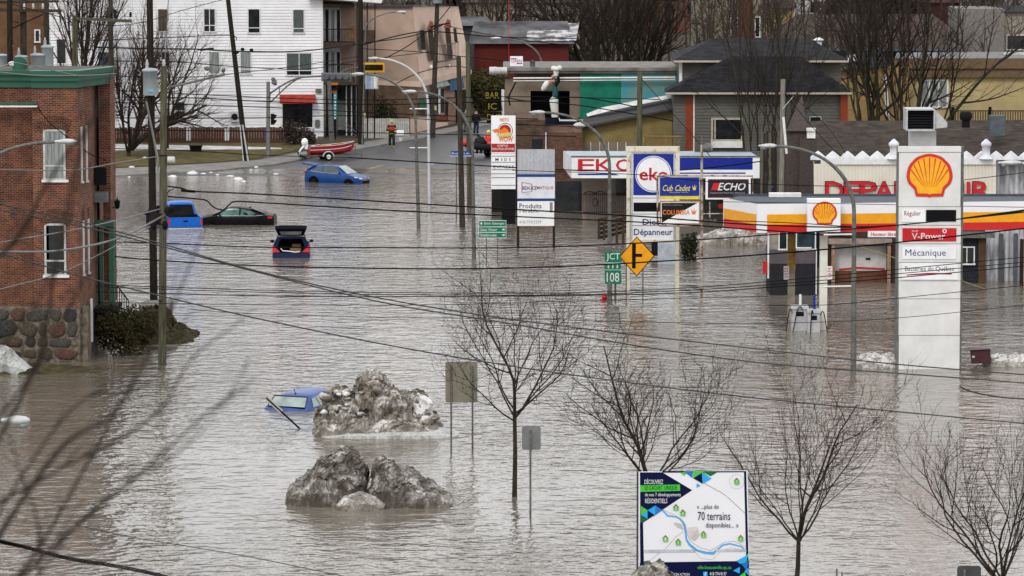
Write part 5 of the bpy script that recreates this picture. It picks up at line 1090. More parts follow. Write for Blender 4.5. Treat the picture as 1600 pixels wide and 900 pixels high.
# three-panel sign on two posts
YNX = yw(388)
nx_ = thing('panel_sign', 'two post sign stacking faded NOX, BEAUCEMATIQUE and Produits d\'érable panels', 'sign', (xx(838, YNX), YNX, 0))
dkp = flat('dark brown post', (.045, .032, .025))
prt('post', dkp, nx_, lambda b: rr(b, 807.5, 811.5, 232, 405, YNX+.05, .2)); prt('post', dkp, nx_, lambda b: rr(b, 863.5, 867.5, 232, 405, YNX+.05, .2))
a_ = prt('faded_panel', mat('faded grey panel', (.42, .43, .46), (.33, .34, .37), sc=1, stretch=(8, 1, .5)), nx_, lambda b: rr(b, 808.5, 867, 233.5, 271.5, YNX-.05, .12)); prt('lettering', mat('faded print', (.50, .51, .54)), a_, lambda b: words(b, 'NOX', 820, 862, 240, 254, YNX-.06, 0))
b_p = prt('blue_white_panel', mat('pale sign print', (.66, .68, .72), (.55, .58, .64)), nx_, lambda b: rr(b, 808.5, 867, 272, 313.5, YNX-.05, .12)); prt('blue_band', flat('band blue', (.02, .06, .25)), b_p, lambda b: (rr(b, 808.5, 867, 272.2, 276.5, YNX-.06, .012), rr(b, 808.5, 867, 310, 313.5, YNX-.06, .012)))
prt('lettering', txn, b_p, lambda b: words(b, 'BEAUCE', 816.5, 838.5, 291, 296.5, YNX-.06, .03)); prt('lettering', red_s, b_p, lambda b: words(b, 'MATIQUE', 839, 864.5, 291, 296.5, YNX-.06, .03))
prt('screen_outline', red_s, b_p, lambda b: [b.beam(P(*p, YNX-.058), P(*q, YNX-.058), .04, .01) for p, q in (((815.5, 284.5), (831, 287.5)), ((831, 287.5), (831, 299)), ((831, 299), (815.5, 301)), ((815.5, 301), (815.5, 284.5)), ((822, 303.5), (828, 302.5)))] and None)
c_p = prt('maple_panel', sign_w, nx_, lambda b: rr(b, 808.5, 866, 314.5, 353, YNX-.05, .12)); prt('lettering', mat('grey black print', (.09, .09, .09)), c_p, lambda b: (words(b, 'Produits', 811.5, 846, 318, 325.5, YNX-.06, .03), words(b, "l'érable", 812, 842, 326, 332, YNX-.06, .02))); prt('small_lettering', mat('pale grey print', (.42, .42, .42)), c_p, lambda b: words(b, '418.774.5339', 811, 846, 344.5, 349, YNX-.06, .02))
prt('peeling_strip', mat('peeled strip', (.28, .28, .27)), c_p, lambda b: rr(b, 859, 863.5, 316, 332, YNX-.055, .006))
# backs of road signs
def back_sign(label, box, py_w, posts, m, r_=.07, leandx=0):
    Y = yw(py_w); t = thing('road_sign_back', label, 'road sign', (xx((box[0]+box[1])/2, Y), Y, 0))
    a, c = P(box[0], box[3], Y), P(box[1], box[2], Y); pts = []
    for (cx_, cz_, s0) in ((c.x-r_, c.z-r_, 0), (a.x+r_, c.z-r_, 1), (a.x+r_, a.z+r_, 2), (c.x-r_, a.z+r_, 3)):
        for k in range(4): an = math.pi/2*(s0+k/3); pts.append((cx_+r_*math.cos(an), cz_+r_*math.sin(an)))
    prt('plate', m, t, lambda b: b.prism(pts, Y, Y+.012))
    for px in posts: prt('post', steel, t, lambda b: b.box(xx(px, Y)-.033, xx(px, Y)+.033, Y-.055, Y-.004, -1, zz(box[2]+6, Y)))
    return t, Y
sback = mat('weathered sign back', (.235, .22, .165), (.20, .185, .14), rough=.6, sc=2)
tp_, Yb = back_sign('large olive grey back of a road sign on two posts beside the snow piles', (696, 746, 565, 629), 708, (704.5, 738), sback)
def holes(b):
    for px in (704.5, 738):
        y = 572
        while y < 704: q = P(px, y, Yb-.058); b.box(q.x-.011, q.x+.011, Yb-.058, Yb-.0555, q.z-.012, q.z+.012); y += 2.6
prt('post_holes', blackp, tp_, holes, kind='stuff')
back_sign('small grey sign back on a single post right of the tallest young tree', (815.5, 845, 666, 703), 812, (829,), mat('grey sign back', (.24, .245, .25), (.2, .2, .21), metal=.3, rough=.5))
back_sign('dark grey sign back cut off by the lower right edge', (1495, 1533, 884, 930), 1040, (1514,), mat('dark grey sign back', (.10, .105, .105), (.08, .08, .08)))
# leaning sign
Yl = yw(668); ls = thing('leaning_sign', 'half fallen sign post with pale narrow board leaning out of the water', 'road sign', P(470, 670, Yl))
pa, pb = P(415.5, 621, Yl-.6), P(473, 674, Yl-.2)
prt('post', dark, ls, lambda b: b.tube([pa, pb], .035, 6))
d_ = (pb-pa).normalized(); n_ = Vector((-d_.z, 0, d_.x))
prt('board', mat('pale board', (.50, .49, .43), (.4, .39, .34)), ls, lambda b: b.obox(pa+d_*.40, d_*.40, n_*.085, Vector((0, .012, 0))))
prt('clamp', dark, ls, lambda b: (b.obox(pb-d_*.06, d_*.05, n_*.07, (0, .04, 0))))
# dark red box
mb_ = thing('metal_box', 'tilted dark red metal box in the water right of the white pylon', 'box', P(1532, 570, YS+1))
prt('body', mat('dark red enamel', (.09, .022, .022), (.06, .016, .016), rough=.4), mb_, lambda b: (b.add([P(1518, 568, YS+.6), P(1549, 568, YS+.6), P(1547, 545.5, YS+.6), P(1515.5, 547, YS+.6), P(1518, 566, YS+1.3), P(1549, 566, YS+1.3), P(1547, 543, YS+1.3), P(1515.5, 544, YS+1.3)], [(0, 1, 2, 3), (7, 6, 5, 4), (3, 2, 6, 7), (1, 5, 6, 2), (0, 3, 7, 4), (0, 4, 5, 1)]))); prt('lid_edge', dark, mb_, lambda b: b.beam(P(1515.5, 548.5, YS+.58), P(1547.5, 547, YS+.58), .03)); prt('latch', alu, mb_, lambda b: rr(b, 1519, 1523, 556, 559, YS+.55, .03))
# residential map billboard
YBB = 100
bl = thing('map_billboard', 'blue and white residential development map billboard at the lower edge', 'billboard', (xx(1084, YBB), YBB, 0))
prt('panel', mat('billboard face', (.70, .71, .74), (.66, .67, .70), rough=.3, sc=.8), bl, lambda b: b.prism([(P(998.5, 911, YBB).x, zz(911, YBB)), (P(1171, 906, YBB).x, zz(906, YBB)), (P(1168, 736, YBB).x, zz(735.5, YBB)), (P(998, 738, YBB).x, zz(737.5, YBB))], YBB, YBB+.05))
prt('frame', mat('billboard edge', (.07, .075, .1)), bl, lambda b: (b.prism([(xx(996.5, YBB), zz(912, YBB)), (xx(999, YBB), zz(912, YBB)), (xx(999, YBB), zz(737, YBB)), (xx(996.5, YBB), zz(737, YBB))], YBB-.01, YBB+.12)))
prt('post', dark, bl, lambda b: (rr(b, 1020, 1028, 760, 1040, YBB+.12, .12))); prt('post', dark, bl, lambda b: (rr(b, 1140, 1148, 760, 1040, YBB+.12, .12)))
# artwork coordinates come from a 1059x900 enlargement of the board (origin 980,730, factor 5.295)
def q_(x, y): return (980+x/5.295, 730+y/5.295)
LV = [0]
def art(name, m, polys):
    LV[0] += 1; Yv = YBB-.004-.0012*LV[0]
    for g_ in ([polys] if name.startswith('map_') else [[p] for p in polys]):
        prt(name, m, bl, lambda b: [b.poly([P(*q_(*p), Yv) for p in poly]) for poly in g_] and None)
nvy = flat('billboard navy', (.008, .014, .075), rough=.3); skyb = flat('billboard sky blue', (.02, .36, .75), rough=.3); midb = flat('billboard mid blue', (.02, .16, .52), rough=.3); grn = flat('billboard green', (.06, .50, .03), rough=.3); dgr = flat('billboard dark green', (.01, .17, .04), rough=.3)
art('navy_ground', nvy, [[(105, 42), (290, 42), (538, 190), (130, 460), (108, 460)], [(130, 788), (1008, 775), (1008, 940), (105, 940), (105, 790)], [(105, 460), (131, 455), (138, 790), (108, 790)], [(290, 32), (985, 32), (985, 42), (290, 46)], [(966, 40), (985, 36), (1005, 800), (985, 800)]])
art('river', mat('map river blue', (.10, .38, .72)), [[(280, 352), (296, 352), (340, 395), (410, 407), (440, 420), (470, 452), (488, 500), (497, 590), (520, 630), (580, 680), (660, 700), (715, 698), (750, 668), (790, 636), (850, 626), (950, 652), (988, 690), (988, 706), (945, 664), (850, 640), (795, 650), (760, 680), (715, 725), (640, 718), (560, 692), (505, 645), (482, 600), (470, 500), (455, 462), (430, 432), (405, 418), (330, 408)]])
def polyline(pts, w_): 
    out = []
    for (x0, y0), (x1, y1) in zip(pts, pts[1:]):
        l = math.hypot(x1-x0, y1-y0); nx__, ny__ = -(y1-y0)/l*w_/2, (x1-x0)/l*w_/2; out.append([(x0+nx__, y0+ny__), (x1+nx__, y1+ny__), (x1-nx__, y1-ny__), (x0-nx__, y0-ny__)])
    return out
art('map_road', mat('map road brown', (.42, .32, .30)), polyline([(600, 90), (650, 140), (780, 210), (830, 245), (978, 385)], 5)+polyline([(290, 350), (410, 405), (450, 430), (480, 470), (500, 560), (520, 610), (600, 665), (690, 690), (740, 660), (800, 620), (880, 612), (985, 660)], 3))
art('map_track', mat('map track olive', (.38, .40, .33)), polyline([(180, 780), (240, 730), (330, 660), (400, 580), (465, 530)], 2.5)+polyline([(560, 700), (610, 755), (700, 765), (780, 690), (860, 665), (980, 690)], 2)+polyline([(905+60*math.cos(a), 120+60*math.sin(a)) for a in [k*math.pi/10 for k in range(21)]], 2))
art('town_tint', mat('map town tint', (.60, .55, .52)), [[(400, 455), (450, 470), (470, 520), (420, 500), (380, 470)], [(500, 500), (580, 490), (600, 560), (560, 610), (510, 590)]])
art('water_line', mat('grey map strip', (.48, .51, .56)), [[(140, 683), (560, 680), (560, 704), (140, 708)], [(720, 680), (985, 678), (985, 700), (740, 700)]])
art('green_bar', grn, [[(105, 150), (436, 143), (438, 195), (107, 204)], [(112, 320), (170, 357), (114, 400)], [(440, 45), (510, 33), (470, 70)], [(545, 33), (640, 33), (545, 92)], [(620, 45), (690, 75), (740, 45)], [(1003, 712), (1003, 745), (985, 730)], [(930, 900), (975, 865), (985, 930), (930, 930)]])
art('dark_green_triangle', dgr, [[(114, 402), (165, 430), (116, 460)], [(630, 33), (750, 38), (690, 75)], [(975, 785), (1004, 765), (1004, 800)]])
art('sky_triangle', skyb, [[(170, 357), (232, 317), (292, 355), (230, 397)], [(118, 397), (168, 360), (168, 428)], [(621, 45), (700, 92), (626, 138)], [(574, 132), (606, 152), (575, 170)], [(903, 775), (1000, 722), (985, 790), (935, 800)], [(876, 856), (933, 825), (930, 880)], [(970, 860), (1004, 830), (1004, 895)]])
art('mid_triangle', midb, [[(232, 317), (292, 355), (232, 395)], [(470, 36), (540, 33), (540, 90)], [(545, 92), (580, 68), (620, 45), (600, 118)], [(945, 800), (1004, 792), (985, 850)]])
art('navy_triangle', nvy, [[(170, 360), (230, 397), (170, 428)], [(548, 92), (618, 47), (624, 137)]])
def bword(s, x0, x1, y0, y1, m, bold=.03):
    bold = min(bold, .008)
    LV[0] += 1; Yv = YBB-.004-.0012*LV[0]; a = q_(x0, y0); c = q_(x1, y1)
    prt('lettering', m, bl, lambda b: words(b, s, a[0], c[0], a[1], c[1], Yv, bold))
bword('DÉCOUVREZ', 143, 297, 93, 140, white_p, .03); bword('LE CACHET UNIQUE', 146, 414, 152, 195, nvy, .02); bword('de nos 7 développements', 146, 443, 212, 250, white_p, .03); bword('RÉSIDENTIELS', 148, 332, 250, 298, white_p, .03)
bword('« ...plus de', 577, 757, 308, 355, nvy, .01); bword('70 terrains', 584, 853, 368, 438, nvy, .02); bword('disponibles... »', 650, 921, 458, 512, nvy, .01)
bword('ville.beauceville.qc.ca', 580, 861, 815, 852, grn, .03); bword('418 774-9137', 683, 822, 868, 896, white_p, .03)
bword('VILLE DE', 165, 262, 852, 868, white_p, .0); bword('BEAUCEVILLE', 190, 368, 878, 896, white_p, .0); bword('EN ACTION', 402, 515, 876, 898, white_p, .02)
art('social_icon', skyb, [[(628, 866), (664, 864), (664, 905), (630, 905)]]); bword('f', 640, 655, 870, 902, white_p, .05)
art('town_emblem', mat('emblem teal', (.10, .33, .33)), [[(268, 840), (290, 830), (292, 862), (272, 862)], [(296, 842), (312, 862), (296, 864)], [(318, 838), (338, 836), (338, 868), (318, 866)]]); art('town_emblem_dot', yl, [[(311+8*math.cos(k), 830+8*math.sin(k)) for k in [j*.7 for j in range(9)]]])
for n__, hx, hy_ in (('3', 403, 335), ('4', 460, 380), ('1', 316, 592), ('2', 422, 621), ('5', 631, 558), ('6', 939, 590), ('7', 906, 118)):
    art('house_icon', grn, [[(hx-20, hy_-4), (hx, hy_-22), (hx+20, hy_-4), (hx+20, hy_+22), (hx-20, hy_+22)]]); art('house_icon_roof', mat('icon roof red', (.35, .04, .03)), [[(hx-27, hy_-2), (hx, hy_-32), (hx+27, hy_-2), (hx+19, hy_-3), (hx, hy_-20), (hx-19, hy_-3)]]); bword(n__, hx-6, hx+6, hy_-10, hy_+17, white_p, .05)
# two post tips bottom right of the billboard
pt = thing('stake', 'two short pale stake tips at the bottom edge between billboard and tree', 'stakes', P(1310, 905, 98))
prt('stake', steel, pt, lambda b: rr(b, 1305, 1309, 889, 1050, 98, .05)); prt('stake', steel, pt, lambda b: rr(b, 1313.5, 1317, 894, 1050, 98.4, .05))

# ================================================================ poles and lamps
def bez(p0, p1, p2, p3, n=12):
    return [p0*(1-t)**3+p1*3*t*(1-t)**2+p2*3*t*t*(1-t)+p3*t**3 for t in [k/n for k in range(n+1)]]
def lamp(label, bx, by, tx, ty, hx0, hx1, hy_, Y=None, r_=.11, m=None, base=True, kx=.45, name='street_lamp'):
    """pole from (bx,by) up to (tx,ty), curved arm to a head whose pixels run hx0..hx1 at row hy"""
    Y = Y or yw(by); m = m or steel; t = thing(name, label, 'street lamp', (xx(bx, Y), Y, 0))
    s = 1 if hx0 > tx else -1
    near = hx0 if s > 0 else hx1
    p0, p3 = P(tx, ty, Y), P(near, hy_, Y)
    p1 = P(tx+(0 if bx == tx else (tx-bx)*.3), ty-(ty-hy_)*.62, Y); p2 = P(tx+(near-tx)*kx, hy_+1, Y)
    prt('pole', m, t, lambda b: b.tube([(xx(bx, Y), Y, -1.0), (xx(bx, Y), Y, .0), p0], [r_*1.15, r_*1.1, r_*.72], 12))
    prt('arm', m, t, lambda b: b.tube(bez(p0, p1, p2, p3, 16), [r_*.72]*8+[r_*.55]*9, 10))
    a, c = P(hx0, hy_, Y), P(hx1, hy_, Y); l = abs(c.x-a.x); cx_ = (a.x+c.x)/2
    def head(b):
        q = l/2; prof = [(-1, .05), (-.97, .30), (-.7, .75), (-.2, .95), (.3, .8), (.62, .5), (.98, .34), (1, .05)]
        b.lathe((cx_, Y, a.z+.02), [(.19*r2, u*q*(-s)*-1*(1 if s < 0 else -1)*1.0) for u, r2 in prof], 12, axis='x', sy=.55)
    hd = prt('head', alu, t, head); prt('lens', curt, hd, lambda b: b.ball((cx_+s*l*.22, Y, a.z-.07), .14, .13, .09, 8))
    return t, Y
lamp('grey curved street lamp beside the tilted diamond sign, arm passing above the bar', 953, 470, 952.5, 262, 827, 852, 176)
t_, Y_ = lamp('tall grey curved street lamp with two banner brackets beside the shell pylon', 1336, 580, 1334.5, 332, 1185, 1214, 228.5, r_=.115)
for y in (366, 447): prt('banner_bracket', white_p, t_, lambda b: b.tube([P(1287, y+1, Y_-.0), P(1336, y, Y_)], .035, 6))
lamp('grey curved street lamp whose arm overlaps the street name plate pole', 740.5, 405, 738.5, 232, 628, 651, 143.5)
lamp('grey curved street lamp next to the white one, head beside the yellow traffic signal', 654, 358, 649.5, 190, 549, 569, 116, kx=.5)
t_, Y_ = lamp('whitish curved street lamp with banner brackets in front of the street', 671.5, 320, 669, 165, 575, 593, 91.5, m=mat('whitish pole', (.50, .51, .52), (.40, .41, .42), rough=.4), kx=.5)
for y in (170, 231): prt('banner_bracket', white_p, t_, lambda b: b.tube([P(640, y, Y_), P(671, y, Y_)], .04, 6))
lamp('far grey street lamp curving over the red building', 848, 130, 846.5, 102, 766, 783, 60, Y=300, r_=.10)
lamp('near grey street lamp arm entering from the left in front of the brick building', -60, 560, -55, 330, 85, 120, 222, Y=133, r_=.10, kx=.35)
lamp('grey street lamp arm entering from the right over the cream store', 1700, 560, 1700, 330, 1559, 1597, 255, Y=150, r_=.10, m=alu)
lamp('blurred near street lamp head at the left edge above the water', -120, 1000, -110, 760, 2, 47, 658, Y=78, r_=.09, kx=.4)
def pole(label, top, bot, r0, r1, m, Y=None, dry=False, name='utility_pole', extra=None):
    if Y is None: Y = ys(bot[1]) if dry else yw(bot[1])
    b0 = P(bot[0], bot[1], Y); tp = P(top[0], top[1], Y); d = (b0-tp).normalized()
    t = thing(name, label, 'utility pole', b0)
    prt('post', m, t, lambda b: b.tube([b0+d*1.2, b0, (b0+tp)/2, tp], [r1*1.02, r1, (r0+r1)/2, r0], 12))
    return t, Y
def insul(parent, px, py, Y, m=None, h=.3): prt('insulator', m or alu, parent, lambda b: b.lathe(P(px, py, Y), [(.03, 0), (.08, .04), (.05, .1), (.09, .14), (.05, .2), (.07, .24), (.02, h)], 8))
def can(parent, px0, px1, py0, py1, Y, m=None):
    a, c = P(px0, py1, Y), P(px1, py0, Y); r_ = (c.x-a.x)/2; h = c.z-a.z
    o = prt('transformer', m or mat('transformer grey', (.36, .41, .43), (.28, .33, .35), rough=.45, sc=1.2), parent, lambda b: b.lathe(((a.x+c.x)/2, Y, a.z), [(r_*.86, 0), (r_*.94, h*.04), (r_*.94, h*.86), (r_*1.06, h*.87), (r_*1.06, h*.93), (r_*.8, h*.97), (r_*.2, h)], 18))
    prt('bushing', alu, o, lambda b: (b.lathe(((a.x+c.x)/2-r_*.4, Y, c.z-.02), [(.06, 0), (.09, .06), (.05, .12), (.09, .16), (.03, .42)], 8))); return o
u1, Yu1 = pole('pale greenish utility pole standing in the water in front of the brick building', (256, 103), (253.5, 570), .135, .17, wood_green)
insul(u1, 256, 104, Yu1)
prt('cable_arm', steel, u1, lambda b: (b.tube([P(262, 137, Yu1), P(305, 127, Yu1), P(352, 116, Yu1)], .05, 8), b.tube([P(348, 118, Yu1), P(351, 106, Yu1)], .03, 6), b.ball(P(324, 107, Yu1), .1), b.ball(P(349, 110, Yu1), .09)))
prt('junction_can', alu, u1, lambda b: b.lathe(P(262, 250, Yu1-.15), [(.15, 0), (.15, .26), (.11, .3)], 12, axis='x'))
prt('pole_bands', dark, u1, lambda b: [b.lathe((P(255.5-(y-103)*.005, y, Yu1)), [(.165, -.02), (.165, .03)], 12) for y in (243, 335, 350, 470)] and None)
prt('splice_bundle', dark, u1, lambda b: [b.ball(P(x_, y_, Yu1-.2), .13, .1, .2, 6) for x_, y_ in ((246, 340), (262, 330), (268, 326), (240, 352), (258, 352))] and None)
u2, Yu2 = pole('dark utility pole with grey transformer behind the pale greenish one', (233.5, -30), (240.5, 475), .15, .19, wood_dark)
can(u2, 223, 246.5, 106, 149, Yu2-.45)
prt('label_plate', mat('label blue', (.15, .42, .55)), u2, lambda b: rr(b, 230, 239, 140, 144, Yu2-.83, .02)); prt('cable_guard', mat('grey conduit', (.34, .34, .33)), u2, lambda b: b.tube([P(229, 160, Yu2-.3), P(240, 215, Yu2-.3), P(246, 245, Yu2-.3), P(247, 300, Yu2-.3)], .05, 6))
u3, Yu3 = pole('leaning utility pole with pale conduits in front of the white building', (354, -20), (385.5, 254), .16, .21, wood_dark, dry=True)
prt('conduit', alu, u3, lambda b: (b.tube([P(379, 195, Yu3-.25), P(388, 253, Yu3-.25)], .06, 6), b.tube([P(375, 195, Yu3-.3), P(380.5, 253, Yu3-.3)], .045, 6))); prt('crossarm', wood_dark, u3, lambda b: b.beam(P(312, 78, Yu3-.2), P(334, 76, Yu3-.2), .16)); prt('hardware', dark, u3, lambda b: [b.ball(P(x_, y_, Yu3-.3), .16, .12, .12, 6) for x_, y_ in ((379, 77), (393, 78), (370, 82), (322, 107))] and None)
u4, Yu4 = pole('dark thick utility pole carrying a lamp arm at the porch of the white building', (563, -20), (564, 228), .19, .24, wood_dark, dry=True)
lamp('street lamp on a straight arm fixed to the dark thick pole', 566, 48, 571, 45, 619, 635, 19, Y=Yu4-.3, r_=.07, kx=.6, name='pole_lamp')
prt('pole_number', mat('cream plate', (.5, .45, .25)), u4, lambda b: rr(b, 566.5, 571, 176, 184, Yu4-.3, .02))
u5, Yu5 = pole('utility pole in front of the beige mansard building', (684, -20), (676, 210), .17, .22, wood_pole, Y=300)
can(u5, 676, 691, -8, 5, Yu5-.35); prt('crossarm', wood_dark, u5, lambda b: b.beam(P(672, 42, Yu5-.2), P(702, 36, Yu5-.2), .13)); prt('pole_number', mat('cream plate', (.5, .45, .25)), u5, lambda b: rr(b, 679, 682, 165, 172, Yu5-.3, .02))
pole('slender brown utility pole standing in the water left of the street name plate', (716.5, 88), (722.5, 355), .14, .18, wood_pole)
pole('dark green utility pole just behind the curved lamp post', (731, 66), (734, 320), .15, .19, wood_green)
pole('short green wooden pole rising above the eko canopy', (1000, 112), (998, 345), .16, .19, wood_green, Y=236)
u9, Yu9 = pole('pale bare utility pole at the corner of the board wall', (1223.5, 124), (1218, 500), .12, .15, mat('pale pole wood', (.28, .26, .23), (.17, .155, .135), stretch=(6, 6, .5)), Y=196)
prt('guy_tube', white_p, u9, lambda b: (b.tube([P(1224, 183, Yu9-.2), P(1229, 240, Yu9-.2)], .07, 6), b.tube([P(1223, 170, Yu9-.2), P(1240, 150, Yu9-.2)], .015, 4)))
bpoles = [(15, -10, 16, 112, .17, wood_dark, 'thin dark pole at the far left above the green cornice'), (36, -20, 37, 112, .20, wood_pole, 'left brown pole of the transformer platform behind the brick roof'), (72, -20, 75, 112, .17, wood_pole, 'right brown pole of the transformer platform behind the brick roof'), (117, 24, 116, 112, .17, wood_green, 'short greenish pole with long crossarm behind the brick roof'), (172.5, -20, 174, 112, .15, wood_pole, 'thin brown pole crossing the long crossarm behind the brick roof')]
for i, (a, b2, c, d, r_, m, lb) in enumerate(bpoles):
    Yq_ = 206+i*1.5; t_, _ = pole(lb, (a, b2), (c+2, 420), r_*.9, r_, m, Y=Yq_)
    if i == 1:
        prt('crossarm', wood_pole, t_, lambda b: b.beam(P(-30, 15, Yq_-.25), P(96, 17, Yq_-.25), .16)); prt('crossarm', wood_pole, t_, lambda b: b.beam(P(-30, 4, Yq_+.25), P(92, 2, Yq_+.25), .14)); can(t_, 24, 43, 86, 112, Yq_-.5); can(t_, -8, 12, 84, 112, Yq_-.5)
        for px in (38, 67, 52): insul(t_, px, 14, Yq_-.3)
        prt('brace', dark, t_, lambda b: (b.beam(P(20, 44, Yq_-.3), P(68, 22, Yq_-.3), .07), b.beam(P(18, 32, Yq_-.3), P(30, 36, Yq_-.3), .05)))
    if i == 2: can(t_, 65, 84, 70, 104, Yq_-.4); can(t_, 48, 71, 83, 112, Yq_-.6)
    if i == 3:
        prt('crossarm', wood_green, t_, lambda b: b.beam(P(120, 29, Yq_-.2), P(206, 33, Yq_-.2), .15))
        for px in (124, 146, 174, 204): insul(t_, px, 27, Yq_-.2, dark)
# traffic signal mast
Ytm = ys(247)
tm = thing('traffic_signal_mast', 'grey traffic signal pole with curved truss arm on the lawn corner', 'traffic signal', G(419, 247))
prt('pole', steel, tm, lambda b: (b.tube([G(419, 250), P(419, 128, Ytm)], [.17, .13], 12))); prt('base', steel, tm, lambda b: b.lathe(G(419, 247), [(.34, 0), (.30, .1), (.19, .6), (.18, .7)], 10))
def truss(b):
    up = [P(422+t*58, 146-26*math.sin(t*math.pi/2), Ytm) for t in [k/8 for k in range(9)]]+[P(500, 119, Ytm), P(550, 117.5, Ytm)]
    lo = [P(422+t*58, 160-40*math.sin(t*math.pi/2)**1.1, Ytm) for t in [k/8 for k in range(9)]]
    b.tube(up, .065, 8); b.tube(lo, .055, 8)
    for k in (0, 2, 5): b.tube([up[k], lo[k]], .035, 6)
prt('arm', steel, tm, truss)
ps = prt('pedestrian_signal', dark, tm, lambda b: (rr(b, 423, 428, 178, 195, Ytm-.15, .3), shape(b, [(428, 179), (432.5, 180), (430, 185), (428, 186)], Ytm-.15, .3), shape(b, [(428, 187), (432.5, 188), (430, 193), (428, 194)], Ytm-.15, .3)))
prt('camera', steel, tm, lambda b: (b.lathe(P(427, 129, Ytm), [(.1, -.12), (.2, .1), (.2, .25)], 10, axis='x'), b.ball(P(427, 124, Ytm), .16)))
s1 = thing('traffic_light', 'grey backed horizontal traffic light with four visors at the end of the truss arm', 'traffic light', P(526, 120, Ytm))
prt('backplate', mat('light grey plate', (.22, .23, .25)), s1, lambda b: rr(b, 502, 549, 113.5, 127, Ytm-.2, .06)); prt('housing', mat('slate housing', (.15, .16, .18)), s1, lambda b: rr(b, 505, 546, 116, 124.5, Ytm-.4, .2))
for k in range(4): prt('visor', mat('slate housing', (.17, .18, .2)), s1, lambda b: b.lathe(P(510+k*10.3, 120, Ytm-.4), [(.19, -.3), (.19, 0)], 10, axis='y'))
Yt2 = 298; tm2 = thing('signal_pole', 'plain grey signal pole with short arm in front of the shopfront porch', 'signal pole', G(518, 222))
prt('pole', steel, tm2, lambda b: b.tube([(xx(519, 297), 297, gz(297)-.1), P(514, 122, 297)], [.22, .15], 12)); prt('arm', steel, tm2, lambda b: b.tube(bez(P(528, 122, 297), P(533, 108, 297), P(545, 106, 297), P(563, 105.5, 297), 8), .06, 8))
s2 = thing('traffic_light', 'yellow framed horizontal traffic light above the grey signal pole', 'traffic light', P(581, 106, 297))
prt('backplate', flat('signal yellow', (.80, .42, .02)), s2, lambda b: rr(b, 560.5, 600.5, 98, 113, 296.8, .1)); prt('housing', flat('signal black', (.03, .025, .015)), s2, lambda b: rr(b, 563, 598, 101, 109.5, 296.7, .1))
for k, m_ in enumerate((flat('dark red lens', (.06, .008, .006)), flat('dark amber lens', (.05, .04, .012)), flat('dark green lens', (.012, .04, .03)), flat('dark red lens', (.06, .008, .006)))):
    prt('lens', m_, s2, lambda b: b.lathe(P(567.5+k*8.6, 105.2, 296.6), [(.16, 0), (.16, .12)], 12, axis='y'))
s3 = thing('shop_sign', 'narrow teal vertical shop sign with orange top beside the grey signal pole', 'sign', P(524, 160, 298.5))
prt('orange_top', mat('orange plastic', (.5, .16, .02)), s3, lambda b: (rr(b, 514, 528, 129.5, 133, 298.5, .3), rr(b, 514, 526, 141, 145, 298.5, .3))); prt('dark_mark', dark, s3, lambda b: shape(b, [(517, 140), (531, 135), (528, 139), (518, 142)], 298.3, .3)); prt('teal_panel', mat('teal plastic', (.04, .32, .34)), s3, lambda b: rr(b, 521, 526.5, 145, 186, 298.5, .2)); prt('lettering', white_p, s3, lambda b: [rr(b, 522.5, 525, y, y+3, 298.48, .02) for y in range(148, 184, 5)] and None); prt('post', dark, s3, lambda b: rr(b, 523, 525, 186, 219, 298.6, .1))
s4 = thing('shop_sign', 'white and blue double sign panel between thin dark posts beside the thick pole', 'sign', P(581, 125, 300))
prt('panel', mat('pale panel', (.45, .47, .48)), s4, lambda b: rr(b, 571, 591, 117, 139, 300, .15)); prt('blue_panel', mat('light blue panel', (.22, .33, .50)), s4, lambda b: rr(b, 573, 579, 118, 139, 299.98, .1)); prt('lettering', white_p, s4, lambda b: rr(b, 584, 588.5, 118, 138, 299.97, .1))
for px in (574.5, 585.5): prt('post', dark, s4, lambda b: b.tube([P(px, 139, 300), (xx(px, 300), 300, gz(300))], .06, 6))
